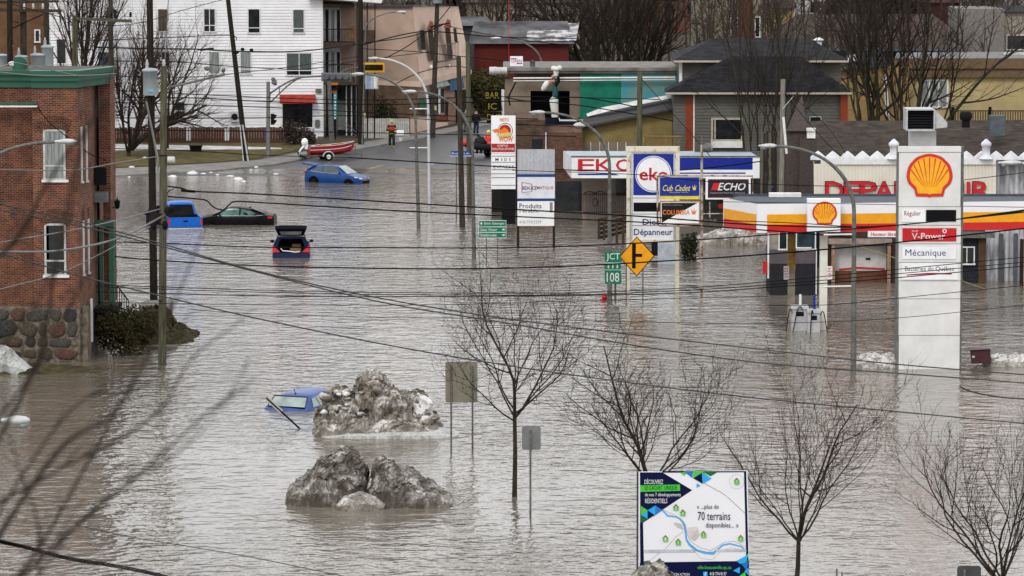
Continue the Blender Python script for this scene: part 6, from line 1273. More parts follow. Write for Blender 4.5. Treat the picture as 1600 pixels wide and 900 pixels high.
# ================================================================ vehicles
def paint(name, c, c2=None): 
    m = mat(name, c, c2 or tuple(v*.8 for v in c), rough=.3, sc=2, spec=.3)
    m.node_tree.nodes['Principled BSDF'].inputs['Coat Weight'].default_value = .04; return m
tail_m = flat('tail lamp red', (.55, .02, .025), rough=.2); chrome = flat('chrome trim', (.6, .6, .62), rough=.2, metal=.7)
carglass = mat('car glass', (.08, .12, .115), (.03, .05, .05), rough=.05, sc=1.2, spec=.8)
paleglass = mat('painted reflection glass', (.34, .40, .38), (.20, .26, .25), rough=.08, sc=1.5, spec=.7)  # bright reflection is put into the pale base colour
class Car:
    def __init__(s, name, label, cat, loc, heading, st, pm, pitch=0, roll=0, cap0=True, cap1=True, group=None):
        s.t = thing(name, label, cat, loc, heading, local=True, tilt=(roll, pitch), group=group); s.st = st
        s.body(pm, cap0, cap1)
    def at(s, x):
        st = s.st
        for a, b in zip(st, st[1:]):
            if a[0] <= x <= b[0]:
                f = (x-a[0])/(b[0]-a[0]+1e-9); return [a[i]+(b[i]-a[i])*f for i in range(5)]
        return list(st[0] if x < st[0][0] else st[-1])
    def side(s, x, z, off=.012):
        _, zb, zt, wb, wt = s.at(x); t = max(0, min(1, (z-zb)/(zt-zb+1e-6))) if z > zb else 0
        return (wb*.985+(wt-wb*.985)*t if z > zb else wb)+off
    def sec(s, q, k=1.0):
        x, zb, zt, wb, wt = q; zt = max(zt, zb+.02)
        pts = [(wb*.90, .20), (wb, .38), (wb*1.01, .30+(zb-.3)*.62), (wb*.985, zb), (wt, zt-.045*(zt > zb+.1)), (wt*.80, zt), (wt*.3, zt+.025)]
        return [(x, y*k, z) for y, z in pts]+[(x, -y*k, z) for y, z in reversed(pts)]
    def body(s, pm, cap0, cap1):
        b = MB(); n = 14; vs = []
        for q in s.st: vs += s.sec(q)
        m = len(s.st)
        b.add(vs, [(i*n+k, (i+1)*n+k, (i+1)*n+(k+1) % n, i*n+(k+1) % n) for i in range(m-1) for k in range(n)], True)
        if cap0: b.add(vs[:n], [tuple(range(n))])
        if cap1: b.add(vs[-n:], [tuple(range(n-1, -1, -1))])
        o = b.build('body', pm, s.t); o.data.set_sharp_from_angle(angle=R(38)); s.b = o
    def part(s, name, m, fn, parent=None, **k): return prt(name, m, parent or s.t, fn, **k)
    def sidewin(s, pts, name='side_window', m=None, sides=(1, -1)):
        for sg in sides:
            s.part(name, m or carglass, lambda b: b.poly([(x, sg*s.side(x, z), z) for x, z in (pts if sg < 0 else pts[::-1])]))
    def cross(s, x0, z0, x1, z1, name, m, i0=.9, i1=.88, off=.05):
        a, c = s.at(x0), s.at(x1); w0 = (a[3] if abs(z0-a[1]) < .12 else a[4])*i0; w1 = (c[4] if z1 > c[1]+.1 else c[3])*i1
        dx, dz = x1-x0, z1-z0; l = math.hypot(dx, dz); nx_, nz_ = -dz/l*off, dx/l*off
        if nz_ < 0: nx_, nz_ = -nx_, -nz_
        s.part(name, m, lambda b: b.quad((x0+nx_, w0, z0+nz_), (x0+nx_, -w0, z0+nz_), (x1+nx_, -w1, z1+nz_), (x1+nx_, w1, z1+nz_)))
    def wheels(s, xs, r_=.32):
        for x in xs:
            w_ = s.at(x)[3]
            for sg in (1, -1):
                s.part('wheel_arch', blackp, lambda b: b.lathe((x, sg*(w_-.02), r_), [(r_*1.18, -.01*sg), (r_*1.18, .04*sg)], 20, axis='y'))
                o = s.part('tyre', blackp, lambda b: b.lathe((x, sg*(w_-.08), r_), [(r_, -.08), (r_, .1)] if sg > 0 else [(r_, -.1), (r_, .08)], 20, axis='y')); s.part('rim', dark, lambda b: b.lathe((x, sg*(w_+.035), r_), [(r_*.55, -.01), (r_*.55, .015)], 12, axis='y'), parent=o)
    def mirrors(s, x, z, m):
        for sg in (1, -1):
            y = s.side(x, z)
            s.part('wing_mirror', m, lambda b: b.ball((x, sg*(y+.10), z+.04), .07, .11, .075, 8))
    def lineside(s, pts, w_, name, m, sides=(1, -1)):
        for sg in sides: s.part(name, m, lambda b: b.tube([(x, sg*s.side(x, z, .015), z) for x, z in pts], w_, 5))
# 1 blue hatchback with raised boot
blue1 = paint('cobalt blue paint', (.002, .055, .25)); blue2 = paint('navy blue paint', (.010, .016, .07)); blue3 = paint('royal blue paint', (.03, .085, .30)); blk = paint('black paint', (.013, .014, .017)); sky_b = paint('bright blue paint', (.0, .12, .52))
hb = [(-2.12, .80, .84, .72, .60), (-2.05, .98, 1.02, .80, .66), (-1.85, 1.0, 1.12, .86, .62), (-1.45, .99, 1.34, .88, .58), (-.9, .97, 1.43, .89, .60), (-.2, .95, 1.46, .90, .61), (.30, .94, 1.42, .90, .60), (.75, .94, 1.18, .89, .68), (1.15, .92, .95, .88, .80), (1.6, .86, .89, .86, .74), (2.0, .76, .79, .80, .62), (2.2, .62, .66, .68, .5)]
Yb1 = 262.5
c1 = Car('parked_car', 'cobalt blue hatchback with raised boot lid at the edge of the flooded street', 'car', (xx(526, Yb1), Yb1, -.31), R(-24), hb, blue1, pitch=R(2.5))
c1.sidewin([(-1.50, 1.03), (-1.15, 1.30), (-.75, 1.38), (-.72, .99), (-1.4, 1.02)], 'rear_window'); c1.sidewin([(-.66, .99), (-.66, 1.385), (.02, 1.40), (.35, 1.32), (.62, .99)], 'front_window')
c1.cross(1.12, .96, .35, 1.42, 'windscreen', paleglass, .86, .9)
c1.lineside([(-1.62, 1.06), (-1.45, 1.0), (-.7, .97), (.65, .965)], .014, 'chrome_line', chrome)
c1.wheels((-1.32, 1.32)); c1.mirrors(.62, 1.0, blue1)
c1.part('boot_lid', blue1, lambda b: b.add([(-1.4, .6, 1.40), (-1.4, -.6, 1.40), (-2.45, -.55, 1.52), (-2.45, .55, 1.52), (-1.4, .6, 1.34), (-1.4, -.6, 1.34), (-2.45, -.55, 1.42), (-2.45, .55, 1.42)], [(0, 1, 2, 3), (7, 6, 5, 4), (2, 1, 5, 6), (0, 3, 7, 4), (3, 2, 6, 7)]))
c1.part('boot_opening', blackp, lambda b: b.quad((-1.55, .55, 1.34), (-1.55, -.55, 1.34), (-2.08, -.6, 1.03), (-2.08, .6, 1.03)))
for sg in (1, -1):
    c1.part('headlight', chrome, lambda b: b.add([(1.72, sg*.865, .80), (2.14, sg*.70, .70), (2.18, sg*.45, .70), (2.1, sg*.45, .76), (1.75, sg*.84, .86)], [(0, 1, 2, 3, 4) if sg < 0 else (4, 3, 2, 1, 0)]))
    c1.part('tail_light', tail_m, lambda b: b.box(-2.13, -1.98, sg*.80-.08, sg*.80+.08, .84, .98))
c1.part('grille', blackp, lambda b: b.box(2.14, 2.235, -.46, .46, .36, .56)); c1.part('grille_bar', chrome, lambda b: b.box(2.18, 2.24, -.40, .40, .60, .635))
# 2 black sedan
sd = [(-2.42, .80, .84, .70, .5), (-2.35, .98, 1.02, .80, .62), (-1.9, 1.02, 1.07, .88, .66), (-1.55, 1.0, 1.16, .90, .60), (-.95, .98, 1.37, .91, .57), (-.3, .95, 1.45, .92, .58), (.25, .93, 1.44, .92, .58), (.55, .93, 1.32, .92, .62), (1.05, .92, 1.04, .91, .74), (1.35, .90, .93, .90, .8), (1.9, .80, .84, .87, .7), (2.25, .68, .72, .78, .55), (2.4, .55, .6, .66, .45)]
Yb2 = yw(351)+.6
c2 = Car('parked_car', 'black sedan in door deep water facing left behind the pickup', 'car', (xx(367, Yb2), Yb2, -.42), R(176), sd, blk, pitch=R(-.6))
c2.sidewin([(-1.45, 1.04), (-1.0, 1.26), (-.45, 1.37), (-.42, .99), (-1.2, 1.01)], 'rear_window', mat('teal side glass', (.10, .22, .19), (.05, .12, .11), rough=.06)); c2.sidewin([(-.34, .985), (-.34, 1.375), (.25, 1.38), (.52, 1.27), (.92, .97)], 'front_window', MATS['teal side glass'])
c2.cross(1.28, .95, .5, 1.35, 'windscreen', paleglass, .84, .9); c2.cross(-1.85, 1.07, -1.0, 1.38, 'rear_screen', carglass, .7, .9)
c2.lineside([(-1.75, 1.02), (-1.3, .985), (.9, .955)], .012, 'chrome_line', chrome); c2.wheels((-1.38, 1.42), .33); c2.mirrors(.80, .98, blk)
for sg in (1, -1):
    c2.part('tail_light', tail_m, lambda b: b.box(-2.34, -2.06, sg*.80-.05, sg*.80+.055, .84, .96)); c2.part('headlight', chrome, lambda b: b.box(2.1, 2.38, sg*.68-.1, sg*.68+.1, .62, .74))
c2.part('aerial', blk, lambda b: b.add([(-.95, .02, 1.40), (-.95, -.02, 1.40), (-.78, 0, 1.42), (-1.0, 0, 1.50)], [(0, 1, 3), (1, 2, 3), (2, 0, 3)]))
# 3 blue pickup: open tailgate end view
pk = [(-.2, 1.12, 1.14, .93, .84), (-.1, 1.12, 1.72, .93, .66), (0, 1.12, 1.80, .93, .66), (.9, 1.12, 1.83, .93, .68), (1.3, 1.12, 1.76, .93, .70), (1.95, 1.12, 1.16, .96, .86), (2.9, 1.08, 1.12, .94, .82), (3.15, .9, .95, .88, .7)]
Yb3 = yw(357); c3 = Car('pickup_truck', 'bright blue pickup with its door open, tailgate towards us, behind the pale pole', 'pickup', (xx(277, Yb3), Yb3+2.4, -.60), R(101), pk, sky_b)
c3.t.scale = (1.05, 1.05, 1.08)
c3.part('truck_bed', sky_b, lambda b: (b.box(-2.25, -.2, .90, .97, .5, 1.14), b.box(-2.25, -.2, -.97, -.90, .5, 1.14)))
c3.part('dark_bed_inside', blackp, lambda b: (b.box(-2.24, -.24, -.89, .89, .5, .62), b.box(-.3, -.24, -.88, .88, .62, 1.17)))  # black colour stands in for the shade inside the bed
tg = c3.part('tailgate', sky_b, lambda b: (b.box(-2.32, -2.25, -.97, .97, .62, 1.16), b.box(-2.34, -2.322, -.85, .85, .70, 1.04))); c3.part('tailgate_handle', blackp, lambda b: b.box(-2.36, -2.342, -.12, .12, .92, .99), parent=tg)
c3.part('bumper', chrome, lambda b: (b.box(-2.48, -2.3, -.98, .98, .44, .60))); c3.part('number_plate', sign_w, lambda b: b.box(-2.495, -2.482, -.17, .17, .46, .56))
c3.part('rear_window', flat('tinted glass', (.012, .012, .016), rough=.2), lambda b: b.quad((-.245, .72, 1.17), (-.245, -.72, 1.17), (-.145, -.60, 1.70), (-.145, .60, 1.70))); c3.sidewin([(.0, 1.18), (.0, 1.66), (1.2, 1.66), (1.65, 1.18)])
for sg in (1, -1): c3.part('tail_light', tail_m, lambda b: b.box(-2.33, -2.2, sg*.92-.045, sg*.92+.06, .74, 1.08))
c3.wheels((-1.3, 2.2), .38)
c3.part('open_door', paint('dark navy door', (.015, .02, .05)), lambda b: (b.add([(.9, .98, .5), (.9, .98, 1.12), (.55, 1.9, 1.12), (.55, 1.9, .5), (.86, 1.0, 1.14), (.60, 1.75, 1.5), (.82, 1.1, 1.62)], [(0, 1, 2, 3), (1, 4, 6, 5, 2)]), b.add([(.94, .98, .5), (.94, .98, 1.12), (.6, 1.92, 1.12), (.6, 1.92, .5)], [(3, 2, 1, 0), ]), b.ball((.55, 1.95, 1.2), .08, .14, .1, 6)))
# 4 dark blue hatchback, tailgate raised
hc = [(-1.84, 1.0, 1.44, .89, .62), (-1.8, 1.0, 1.47, .89, .62), (-1.6, 1.0, 1.50, .89, .62), (-1.2, .98, 1.52, .90, .62), (-.2, .96, 1.55, .90, .62), (.35, .95, 1.5, .90, .62), (1.2, .94, .98, .88, .8), (1.8, .84, .88, .84, .7), (2.15, .66, .7, .7, .5)]
Yb4 = yw(402); c4 = Car('parked_car', 'dark blue hatchback seen from behind with its tailgate raised and boxes inside', 'car', (xx(452, Yb4), Yb4+1.9, -.52), R(92.5), hc, blue2, cap0=False)
def rearframe(b):
    b.add([(-1.96, s*.86, z) for s, z in ((1, .4), (-1, .4))]+[(-1.83, s*.9, .4) for s in (1, -1)], [(0, 1, 3, 2)])
    for s in (1, -1): b.add([(-1.96, s*.86, .4), (-1.96, s*.86, .70), (-1.93, s*.86, 1.02), (-1.83, s*.89, 1.02), (-1.83, s*.9, .4)], [(0, 1, 2, 3, 4)])
    b.box(-2.02, -1.9, -.86, .86, .40, .70)
    b.add([(-1.96, .86, .70), (-1.93, .86, 1.02), (-1.84, .64, 1.47), (-1.84, -.64, 1.47), (-1.93, -.86, 1.02), (-1.96, -.86, .70), (-1.96, .52, .74), (-1.93, .66, 1.0), (-1.86, .52, 1.37), (-1.86, -.52, 1.37), (-1.93, -.66, 1.0), (-1.96, -.52, .74)],
          [(0, 1, 7, 6), (1, 2, 8, 7), (2, 3, 9, 8), (3, 4, 10, 9), (4, 5, 11, 10), (5, 0, 6, 11)])
c4.part('rear_frame', blue2, rearframe)
c4.part('bumper', paint('blue bumper', (.010, .022, .10)), lambda b: b.box(-2.07, -1.95, -.88, .88, .36, .70))
c4.part('cabin_interior', flat('dark interior', (.006, .006, .007)), lambda b: (b.quad((-1.0, .7, .6), (-1.0, -.7, .6), (-1.0, -.7, 1.12), (-1.0, .7, 1.12)), b.quad((-1.9, .7, .62), (-1.9, -.7, .62), (-1.0, -.7, .62), (-1.0, .7, .62))))
c4.part('windscreen', paleglass, lambda b: b.quad((.6, .6, 1.0), (.6, -.6, 1.0), (.2, -.55, 1.47), (.2, .55, 1.47)))  # opaque pale pane imitates daylight showing through the cabin
for y in (.38, -.38): c4.part('headrest', blackp, lambda b: b.ball((-.98, y, 1.19), .07, .16, .11, 8))
c4.part('paper_liner', sign_w, lambda b: b.tube([(-1.99, .50, .92), (-1.99, .40, .80), (-1.99, .1, .78), (-1.99, -.2, .73), (-1.99, -.42, .76)], .028, 5))
tgx = c4.part('tailgate', paint('black blue tailgate', (.008, .010, .022)), lambda b: b.add([(-1.80, .62, 1.55), (-1.80, -.62, 1.55), (-2.30, -.78, 2.02), (-2.30, .78, 2.02), (-1.90, .60, 1.52), (-1.90, -.60, 1.52), (-2.38, -.76, 1.90), (-2.38, .76, 1.90), (-2.34, .5, 2.07), (-2.34, -.5, 2.07)], [(0, 1, 2, 3), (4, 7, 6, 5), (3, 2, 6, 7), (0, 3, 7, 4), (1, 5, 6, 2), (3, 8, 9, 2), (7, 6, 9, 8)]))
c4.part('tailgate_glass', paleglass, lambda b: b.quad((-1.99, .47, 1.575), (-1.99, -.47, 1.575), (-2.22, -.54, 1.755), (-2.22, .54, 1.755)), parent=tgx)
for sg in (1, -1):
    c4.part('tail_light', tail_m, lambda b: b.add([(-2.0, sg*.86, .72), (-2.0, sg*.52, .74), (-1.99, sg*.66, .86), (-1.96, sg*.84, 1.04), (-1.9, sg*.91, .74), (-1.88, sg*.90, 1.02)], [(0, 1, 2, 3) if sg > 0 else (3, 2, 1, 0), (0, 3, 5, 4) if sg > 0 else (4, 5, 3, 0)]))
c4.sidewin([(-1.6, 1.03), (-1.5, 1.40), (.2, 1.42), (.8, 1.02)]); c4.mirrors(.72, 1.0, blk); c4.wheels((1.3,))
cb = bpy.data.objects.new('x', None)
bx_ = thing('cardboard_box', 'brown cardboard boxes loaded in the open boot of the dark blue hatchback', 'box', (0, 0, 0), local=True); c4.t.scale = (1.1, 1.12, 1.12); c4.t.location.z = -.52; bx_.scale = c4.t.scale; bx_.location = c4.t.location; bx_.rotation_euler = c4.t.rotation_euler
kb = mat('cardboard', (.26, .15, .07), (.20, .11, .05), rough=.9)
prt('carton', kb, bx_, lambda b: b.box(-1.88, -1.45, -.48, .05, .70, .92)); prt('carton', mat('dark cardboard', (.14, .08, .045)), bx_, lambda b: (b.box(-1.85, -1.4, -.47, -.05, .925, 1.10)))
# 5 sunken blue car
s5 = [(-2.12, .86, .90, .80, .68), (-2.05, .98, 1.0, .85, .74), (-1.95, 1.0, 1.03, .86, .72), (-1.52, .98, 1.37, .87, .64), (-.9, .97, 1.42, .87, .60), (-.1, .95, 1.46, .88, .60), (.3, .94, 1.43, .88, .60), (1.1, .92, .97, .86, .76), (1.7, .84, .87, .84, .7), (2.1, .66, .7, .72, .5)]
Yb5 = yw(640); c5 = Car('sunken_car', 'royal blue car sunk to its windows beside the tall snow pile', 'car', (xx(472, Yb5)+.18, Yb5+1.75, -.98), R(66), s5, blue3, pitch=R(-1.5))
c5.t.scale = (1.0, 1.08, 1.08)
c5.cross(-1.94, 1.04, -1.54, 1.345, 'rear_screen', paleglass, .84, .98, .05)
c5.part('screen_seal', blackp, lambda b: b.tube([(-1.985, .73, 1.06), (-1.985, -.73, 1.06), (-1.58, -.64, 1.385), (-1.58, .64, 1.385), (-1.985, .73, 1.06)], .022, 5, False))
c5.sidewin([(-1.5, 1.03), (-1.3, 1.30), (-.98, 1.33), (-.95, 1.03)], 'quarter_window', paleglass); c5.sidewin([(-.88, 1.02), (-.93, 1.33), (-.35, 1.38), (-.30, 1.0)], 'rear_window', paleglass); c5.sidewin([(-.22, 1.0), (-.27, 1.385), (.2, 1.38), (.55, 1.25), (.85, 1.0)], 'front_window', paleglass)
c5.part('aerial', blk, lambda b: (b.tube([(-1.15, 0, 1.38), (-1.3, .02, 1.62)], .012, 5), b.box(-1.25, -1.12, -.02, .02, 1.38, 1.44)))
for sg in (1, -1): c5.part('tail_light', tail_m, lambda b: b.box(-2.12, -1.95, sg*.78-.05, sg*.78+.05, .84, .95))
for y in (.3, -.3): c5.part('headrest', dark, lambda b: b.box(-1.75, -1.7, y-.13, y+.13, 1.06, 1.12))
# ---------------------------------------------------------------- red boat on trailer
bt = thing('motor_boat', 'red aluminium motor boat with white outboard standing on a trailer', 'boat', G(515, 250)+Vector((0, 0, .42)), R(17), local=True)
redp = paint('red boat paint', (.36, .02, .025)); K_ = 1.0
def hull(b):
    st = [(-1.6, .62, .0, .62), (-.8, .72, -.02, .64), (.2, .72, .0, .68), (1.0, .55, .06, .76), (1.6, .25, .22, .86), (1.85, .03, .5, .92)]; v = []
    for x, w_, zk, zg in st: v += [(x, w_, zg), (x, w_*.9, zk+.22), (x, w_*.35, zk), (x, -w_*.35, zk), (x, -w_*.9, zk+.22), (x, -w_, zg)]
    b.add(v, [(i*6+k, (i+1)*6+k, (i+1)*6+k+1, i*6+k+1) for i in range(5) for k in range(5)]+[(0, 1, 2, 3, 4, 5)], False)
    b.add([(x, y*.94, z-.2) for (x, y, z) in v if True][:36], [(i*6, i*6+5, (i+1)*6+5, (i+1)*6) for i in range(5)])
prt('hull', redp, bt, hull)
prt('gunwale', alu, bt, lambda b: [b.tube([(x, sg*w_, z) for x, w_, z in ((-1.6, .63, .63), (-.8, .73, .65), (.2, .73, .69), (1.0, .56, .77), (1.6, .26, .87), (1.86, .0, .93))], .03, 5) for sg in (1, -1)] and None)
prt('stripe', sign_w, bt, lambda b: [b.tube([(x, sg*w_, z) for x, w_, z in ((-1.6, .60, .36), (-.8, .70, .38), (.2, .70, .42), (1.0, .53, .50), (1.6, .24, .64))], .022, 5) for sg in (1, -1)] and None)
prt('cargo', mat('yellow straps', (.5, .33, .08), (.3, .15, .04)), bt, lambda b: (b.box(.7, 1.2, -.3, .2, .5, .82), b.box(-.6, .1, -.4, .3, .45, .72)))
prt('bench', white_p, bt, lambda b: b.box(-1.2, -1.0, -.6, .6, .55, .62))
ob = prt('outboard', sign_w, bt, lambda b: (b.ball((-1.85, .1, .92), .26, .2, .3, 10), b.box(-1.85, -1.62, 0, .2, .4, .8), b.tube([(-1.85, .1, .7), (-2.2, .1, .3), (-2.3, .1, .15)], [.1, .07, .05], 6))); prt('propeller', dark, ob, lambda b: b.lathe((-2.34, .1, .12), [(.14, -.02), (.14, .02)], 8, axis='x'))
tr = thing('boat_trailer', 'grey boat trailer on two wheels carrying the red boat', 'trailer', G(515, 250), R(17), local=True)
prt('frame', steel, tr, lambda b: (b.beam((-2.0, .5, .38), (1.2, .5, .38), .07), b.beam((-2.0, -.5, .38), (1.2, -.5, .38), .07), b.beam((1.2, .5, .38), (2.5, 0, .38), .07), b.beam((1.2, -.5, .38), (2.5, 0, .38), .07), b.beam((-2.0, -.8, .38), (-2.0, .8, .38), .09), b.beam((0, -.75, .38), (0, .75, .38), .07), b.beam((-.3, -.8, .3), (-.3, .8, .3), .06)))
prt('bow_post', steel, tr, lambda b: (b.beam((1.9, 0, .38), (1.95, 0, 1.0), .06), b.beam((2.4, 0, .1), (2.4, 0, .6), .05), b.lathe((2.4, 0, .06), [(.07, -.04), (.07, .04)], 8, axis='y')))
for (x, sg) in ((-.3, 1), (-.3, -1)):
    o = prt('tyre', blackp, tr, lambda b: b.lathe((x, sg*.86, .3), [(.31, -.09), (.31, .09)], 16, axis='y')); prt('rim', sign_w, o, lambda b: b.lathe((x, sg*.96, .3), [(.17, -.012), (.17, .012)], 10, axis='y'))
prt('mudguard', alu, tr, lambda b: [b.tube([(-.3+.4*math.cos(a), sg*.86, .3+.38*math.sin(a)) for a in [k*math.pi/8 for k in range(9)]], .05, 5) for sg in (1, -1)] and None)
prt('light_board', dark, tr, lambda b: b.box(-2.06, -1.98, -.95, .95, .2, .36))
# ---------------------------------------------------------------- people
skin = flat('skin', (.45, .26, .18), rough=.6)
def person(label, base, h, rz, joints=None, jacket=None, trous=None, hat=None, hatm=None, stripes=None, boots=None, vest=None, sit=False):
    t = thing('person', label, 'person', base, rz, local=True); s = h/1.8
    J = dict(pel=(0, 0, .95), sp=(0, 0, 1.15), ch=(0, 0, 1.38), nk=(0, 0, 1.50), hd=(0, -.02, 1.62), ht=(0, -.02, 1.74), ls=(.19, 0, 1.43), le=(.27, .02, 1.14), lh=(.27, -.10, .90), rs=(-.19, 0, 1.43), re=(-.27, .02, 1.14), rh=(-.27, -.08, .90), lp=(.10, 0, .92), lk=(.12, -.05, .50), la=(.13, .03, .09), lt=(.14, -.13, .03), rp=(-.10, 0, .92), rk=(-.12, -.02, .50), ra=(-.12, .06, .09), rt=(-.13, -.10, .03))
    if joints: J.update(joints)
    J = {k: Vector(v)*s for k, v in J.items()}
    order = ['pel', 'sp', 'ch', 'nk', 'hd', 'ht', 'ls', 'le', 'lh', 'rs', 're', 'rh', 'lp', 'lk', 'la', 'lt', 'rp', 'rk', 'ra', 'rt']
    rad = dict(pel=.13, sp=.12, ch=.14, nk=.06, hd=.10, ht=.06, ls=.065, le=.045, lh=.035, rs=.065, re=.045, rh=.035, lp=.09, lk=.06, la=.045, lt=.035, rp=.09, rk=.06, ra=.045, rt=.035)
    E = [('pel', 'sp'), ('sp', 'ch'), ('ch', 'nk'), ('nk', 'hd'), ('hd', 'ht'), ('ch', 'ls'), ('ls', 'le'), ('le', 'lh'), ('ch', 'rs'), ('rs', 're'), ('re', 'rh'), ('pel', 'lp'), ('lp', 'lk'), ('lk', 'la'), ('la', 'lt'), ('pel', 'rp'), ('rp', 'rk'), ('rk', 'ra'), ('ra', 'rt')]
    me = bpy.data.meshes.new('body'); me.from_pydata([J[k] for k in order], [(order.index(a), order.index(b)) for a, b in E], []); me.materials.append(skin)
    o = bpy.data.objects.new('body', me); COL.objects.link(o); o.parent = t; sk = o.modifiers.new('skin', 'SKIN'); sb = o.modifiers.new('sub', 'SUBSURF'); sb.levels = sb.render_levels = 1; sk.use_smooth_shade = True
    for i, k in enumerate(order): me.skin_vertices[0].data[i].radius = (rad[k]*s, rad[k]*s*.9); 
    me.skin_vertices[0].data[0].use_root = True
    def jk(b):
        b.tube([J['pel']-Vector((0, 0, .14*s)), J['pel'], J['sp'], J['ch'], J['nk']-Vector((0, 0, .03*s))], [.19*s, .185*s, .18*s, .20*s, .09*s], 12)
        for a, c, d in (('ls', 'le', 'lh'), ('rs', 're', 'rh')): b.tube([J['ch'].lerp(J[a], .7), J[a], J[c], J[c].lerp(J[d], .85)], [.08*s, .095*s, .075*s, .065*s], 8)
    jo = prt('jacket', jacket, t, jk)
    if stripes:
        prt('reflective_bands', stripes, jo, lambda b: (b.tube([J['pel']-Vector((0, 0, .06*s)), J['pel']-Vector((0, 0, .0*s))], [.20*s, .20*s], 12), *[b.tube([J[c].lerp(J[d], .5), J[c].lerp(J[d], .75)], .08*s, 8) for c, d in (('le', 'lh'), ('re', 'rh'), ('ls', 'le'), ('rs', 're'))]))
    if vest: prt('vest', vest, jo, lambda b: b.tube([J['sp']-Vector((0, 0, .02)), J['sp'].lerp(J['ch'], .5), J['ch']], [.20*s, .212*s, .19*s], 12))
    prt('trousers', trous, t, lambda b: [b.tube([J['pel'].lerp(J[a], .8)+Vector((0, 0, .03)), J[c], J[c].lerp(J[d], .92)], [.13*s, .095*s, .085*s], 8) for a, c, d in (('lp', 'lk', 'la'), ('rp', 'rk', 'ra'))] and None)
    prt('boots', boots or blackp, t, lambda b: [(b.tube([J[c].lerp(J[d], .7), J[d], J[d]-Vector((0, 0, .06*s))], [.085*s, .08*s, .08*s], 8), b.tube([J[d]-Vector((0, 0, .05*s)), J[e]], [.07*s, .05*s], 8)) for c, d, e in (('lk', 'la', 'lt'), ('rk', 'ra', 'rt'))] and None)
    if hat:
        c = J['hd']+Vector((0, 0, .07*s))
        prt(hat, hatm, t, lambda b: (b.lathe(c, [(.15*s if hat == 'helmet' else .105*s, -.02), (.125*s, .02), (.11*s, .09*s), (.06*s, .14*s), (.01, .15*s)], 12)))
    return t
fire_y = flat('fluorescent yellow', (.62, .62, .06)); fire_d = flat('dark turnout cloth', (.035, .038, .045)); fr_red = flat('red vest', (.45, .02, .02))
fp = G(612, 230)
person('firefighter in dark turnout gear with red vest and yellow bands walking down the street', fp, 2.08, R(8), dict(lh=(.24, -.16, .95), lk=(.12, -.16, .50), la=(.13, -.10, .09), lt=(.14, -.26, .03)), jacket=fire_d, trous=fire_d, hat='helmet', hatm=flat('yellow helmet', (.42, .36, .08)), stripes=fire_y, boots=flat('yellow boots', (.35, .30, .05)), vest=fr_red)
bu = thing('bucket', 'white bucket and roll standing at the kerb beside the firefighter', 'bucket', G(626, 222))
prt('pail', white_p, bu, lambda b: b.lathe(G(626, 222), [(.14, 0), (.18, .35), (.19, .36)], 12)); prt('roll', white_p, bu, lambda b: b.lathe(G(625, 221)+Vector((-.3, 0, .62)), [(.24, 0), (.26, .1), (.26, .5), (.24, .6)], 12, axis='x'))
person('person in dark coat and blue trousers standing on the far side of the street', G(744, 208), 1.9, R(160), jacket=flat('dark coat', (.02, .022, .03)), trous=flat('blue jeans', (.03, .04, .08)), hat='cap', hatm=flat('dark cap', (.02, .02, .022)))
person('person in grey trousers half hidden behind the green pole on the far pavement', G(728, 206), 1.85, R(150), jacket=flat('teal coat', (.05, .13, .14)), trous=flat('grey trousers', (.12, .12, .12)))
# rescue inflatable
ri = thing('inflatable_boat', 'black and red inflatable rescue boat on a trailer behind the restaurant sign', 'inflatable boat', G(760, 246), R(200), local=True)
def infl(b):
    b.tube([(-1.6, .75, .8), (.6, .75, .8), (1.3, .5, .95), (1.7, 0, 1.1), (1.3, -.5, .95), (.6, -.75, .8), (-1.6, -.75, .8)], [.24, .26, .26, .24, .26, .26, .24], 12)
    b.box(-1.5, .9, -.7, .7, .6, .7)
prt('tube_hull', flat('black inflatable fabric', (.025, .025, .03)), ri, infl); prt('red_nose', flat('red fabric', (.50, .03, .03)), ri, lambda b: (b.ball((-1.62, .75, .8), .34, .3, .3, 10), b.ball((-1.62, -.75, .8), .34, .3, .3, 10), b.ball((1.72, 0, 1.1), .28, .35, .26, 10)))
prt('gear', flat('dark gear bags', (.03, .032, .04)), ri, lambda b: (b.ball((.5, .1, 1.15), .5, .5, .45, 10), b.ball((-.3, -.2, 1.0), .4, .4, .35, 8)))
prt('wheel', blackp, ri, lambda b: (b.lathe((-.4, .8, .3), [(.3, -.08), (.3, .08)], 14, axis='y'), b.lathe((-.4, -.8, .3), [(.3, -.08), (.3, .08)], 14, axis='y'))); prt('trailer_bar', steel, ri, lambda b: (b.beam((-1.8, 0, .4), (2.4, 0, .4), .1), b.beam((-.4, -.8, .35), (-.4, .8, .35), .08)))
rp_ = P(763, 226, ri.location.y-.3)
person('rescuer in red dry suit with yellow helmet seated in the inflatable', rp_+Vector((0, 0, -.75)), 1.8, R(30), dict(lk=(.15, -.38, .85), la=(.15, -.42, .45), lt=(.15, -.55, .42), rk=(-.15, -.38, .85), ra=(-.15, -.42, .45), rt=(-.15, -.55, .42), lh=(.2, -.3, 1.0), rh=(-.2, -.3, 1.0)), jacket=flat('red dry suit', (.6, .05, .03)), trous=flat('red dry suit', (.6, .05, .03)), hat='helmet', hatm=fire_y)
person('rescuer in dark suit crouching at the near side of the inflatable', rp_+Vector((-.75, -.1, -.95)), 1.7, R(10), dict(lk=(.15, -.38, .85), la=(.15, -.42, .45), lt=(.15, -.55, .42), rk=(-.15, -.38, .85), ra=(-.15, -.42, .45), rt=(-.15, -.55, .42)), jacket=flat('dark wetsuit', (.03, .035, .05)), trous=flat('dark wetsuit', (.03, .035, .05)), hat='helmet', hatm=flat('black helmet', (.02, .02, .02)))
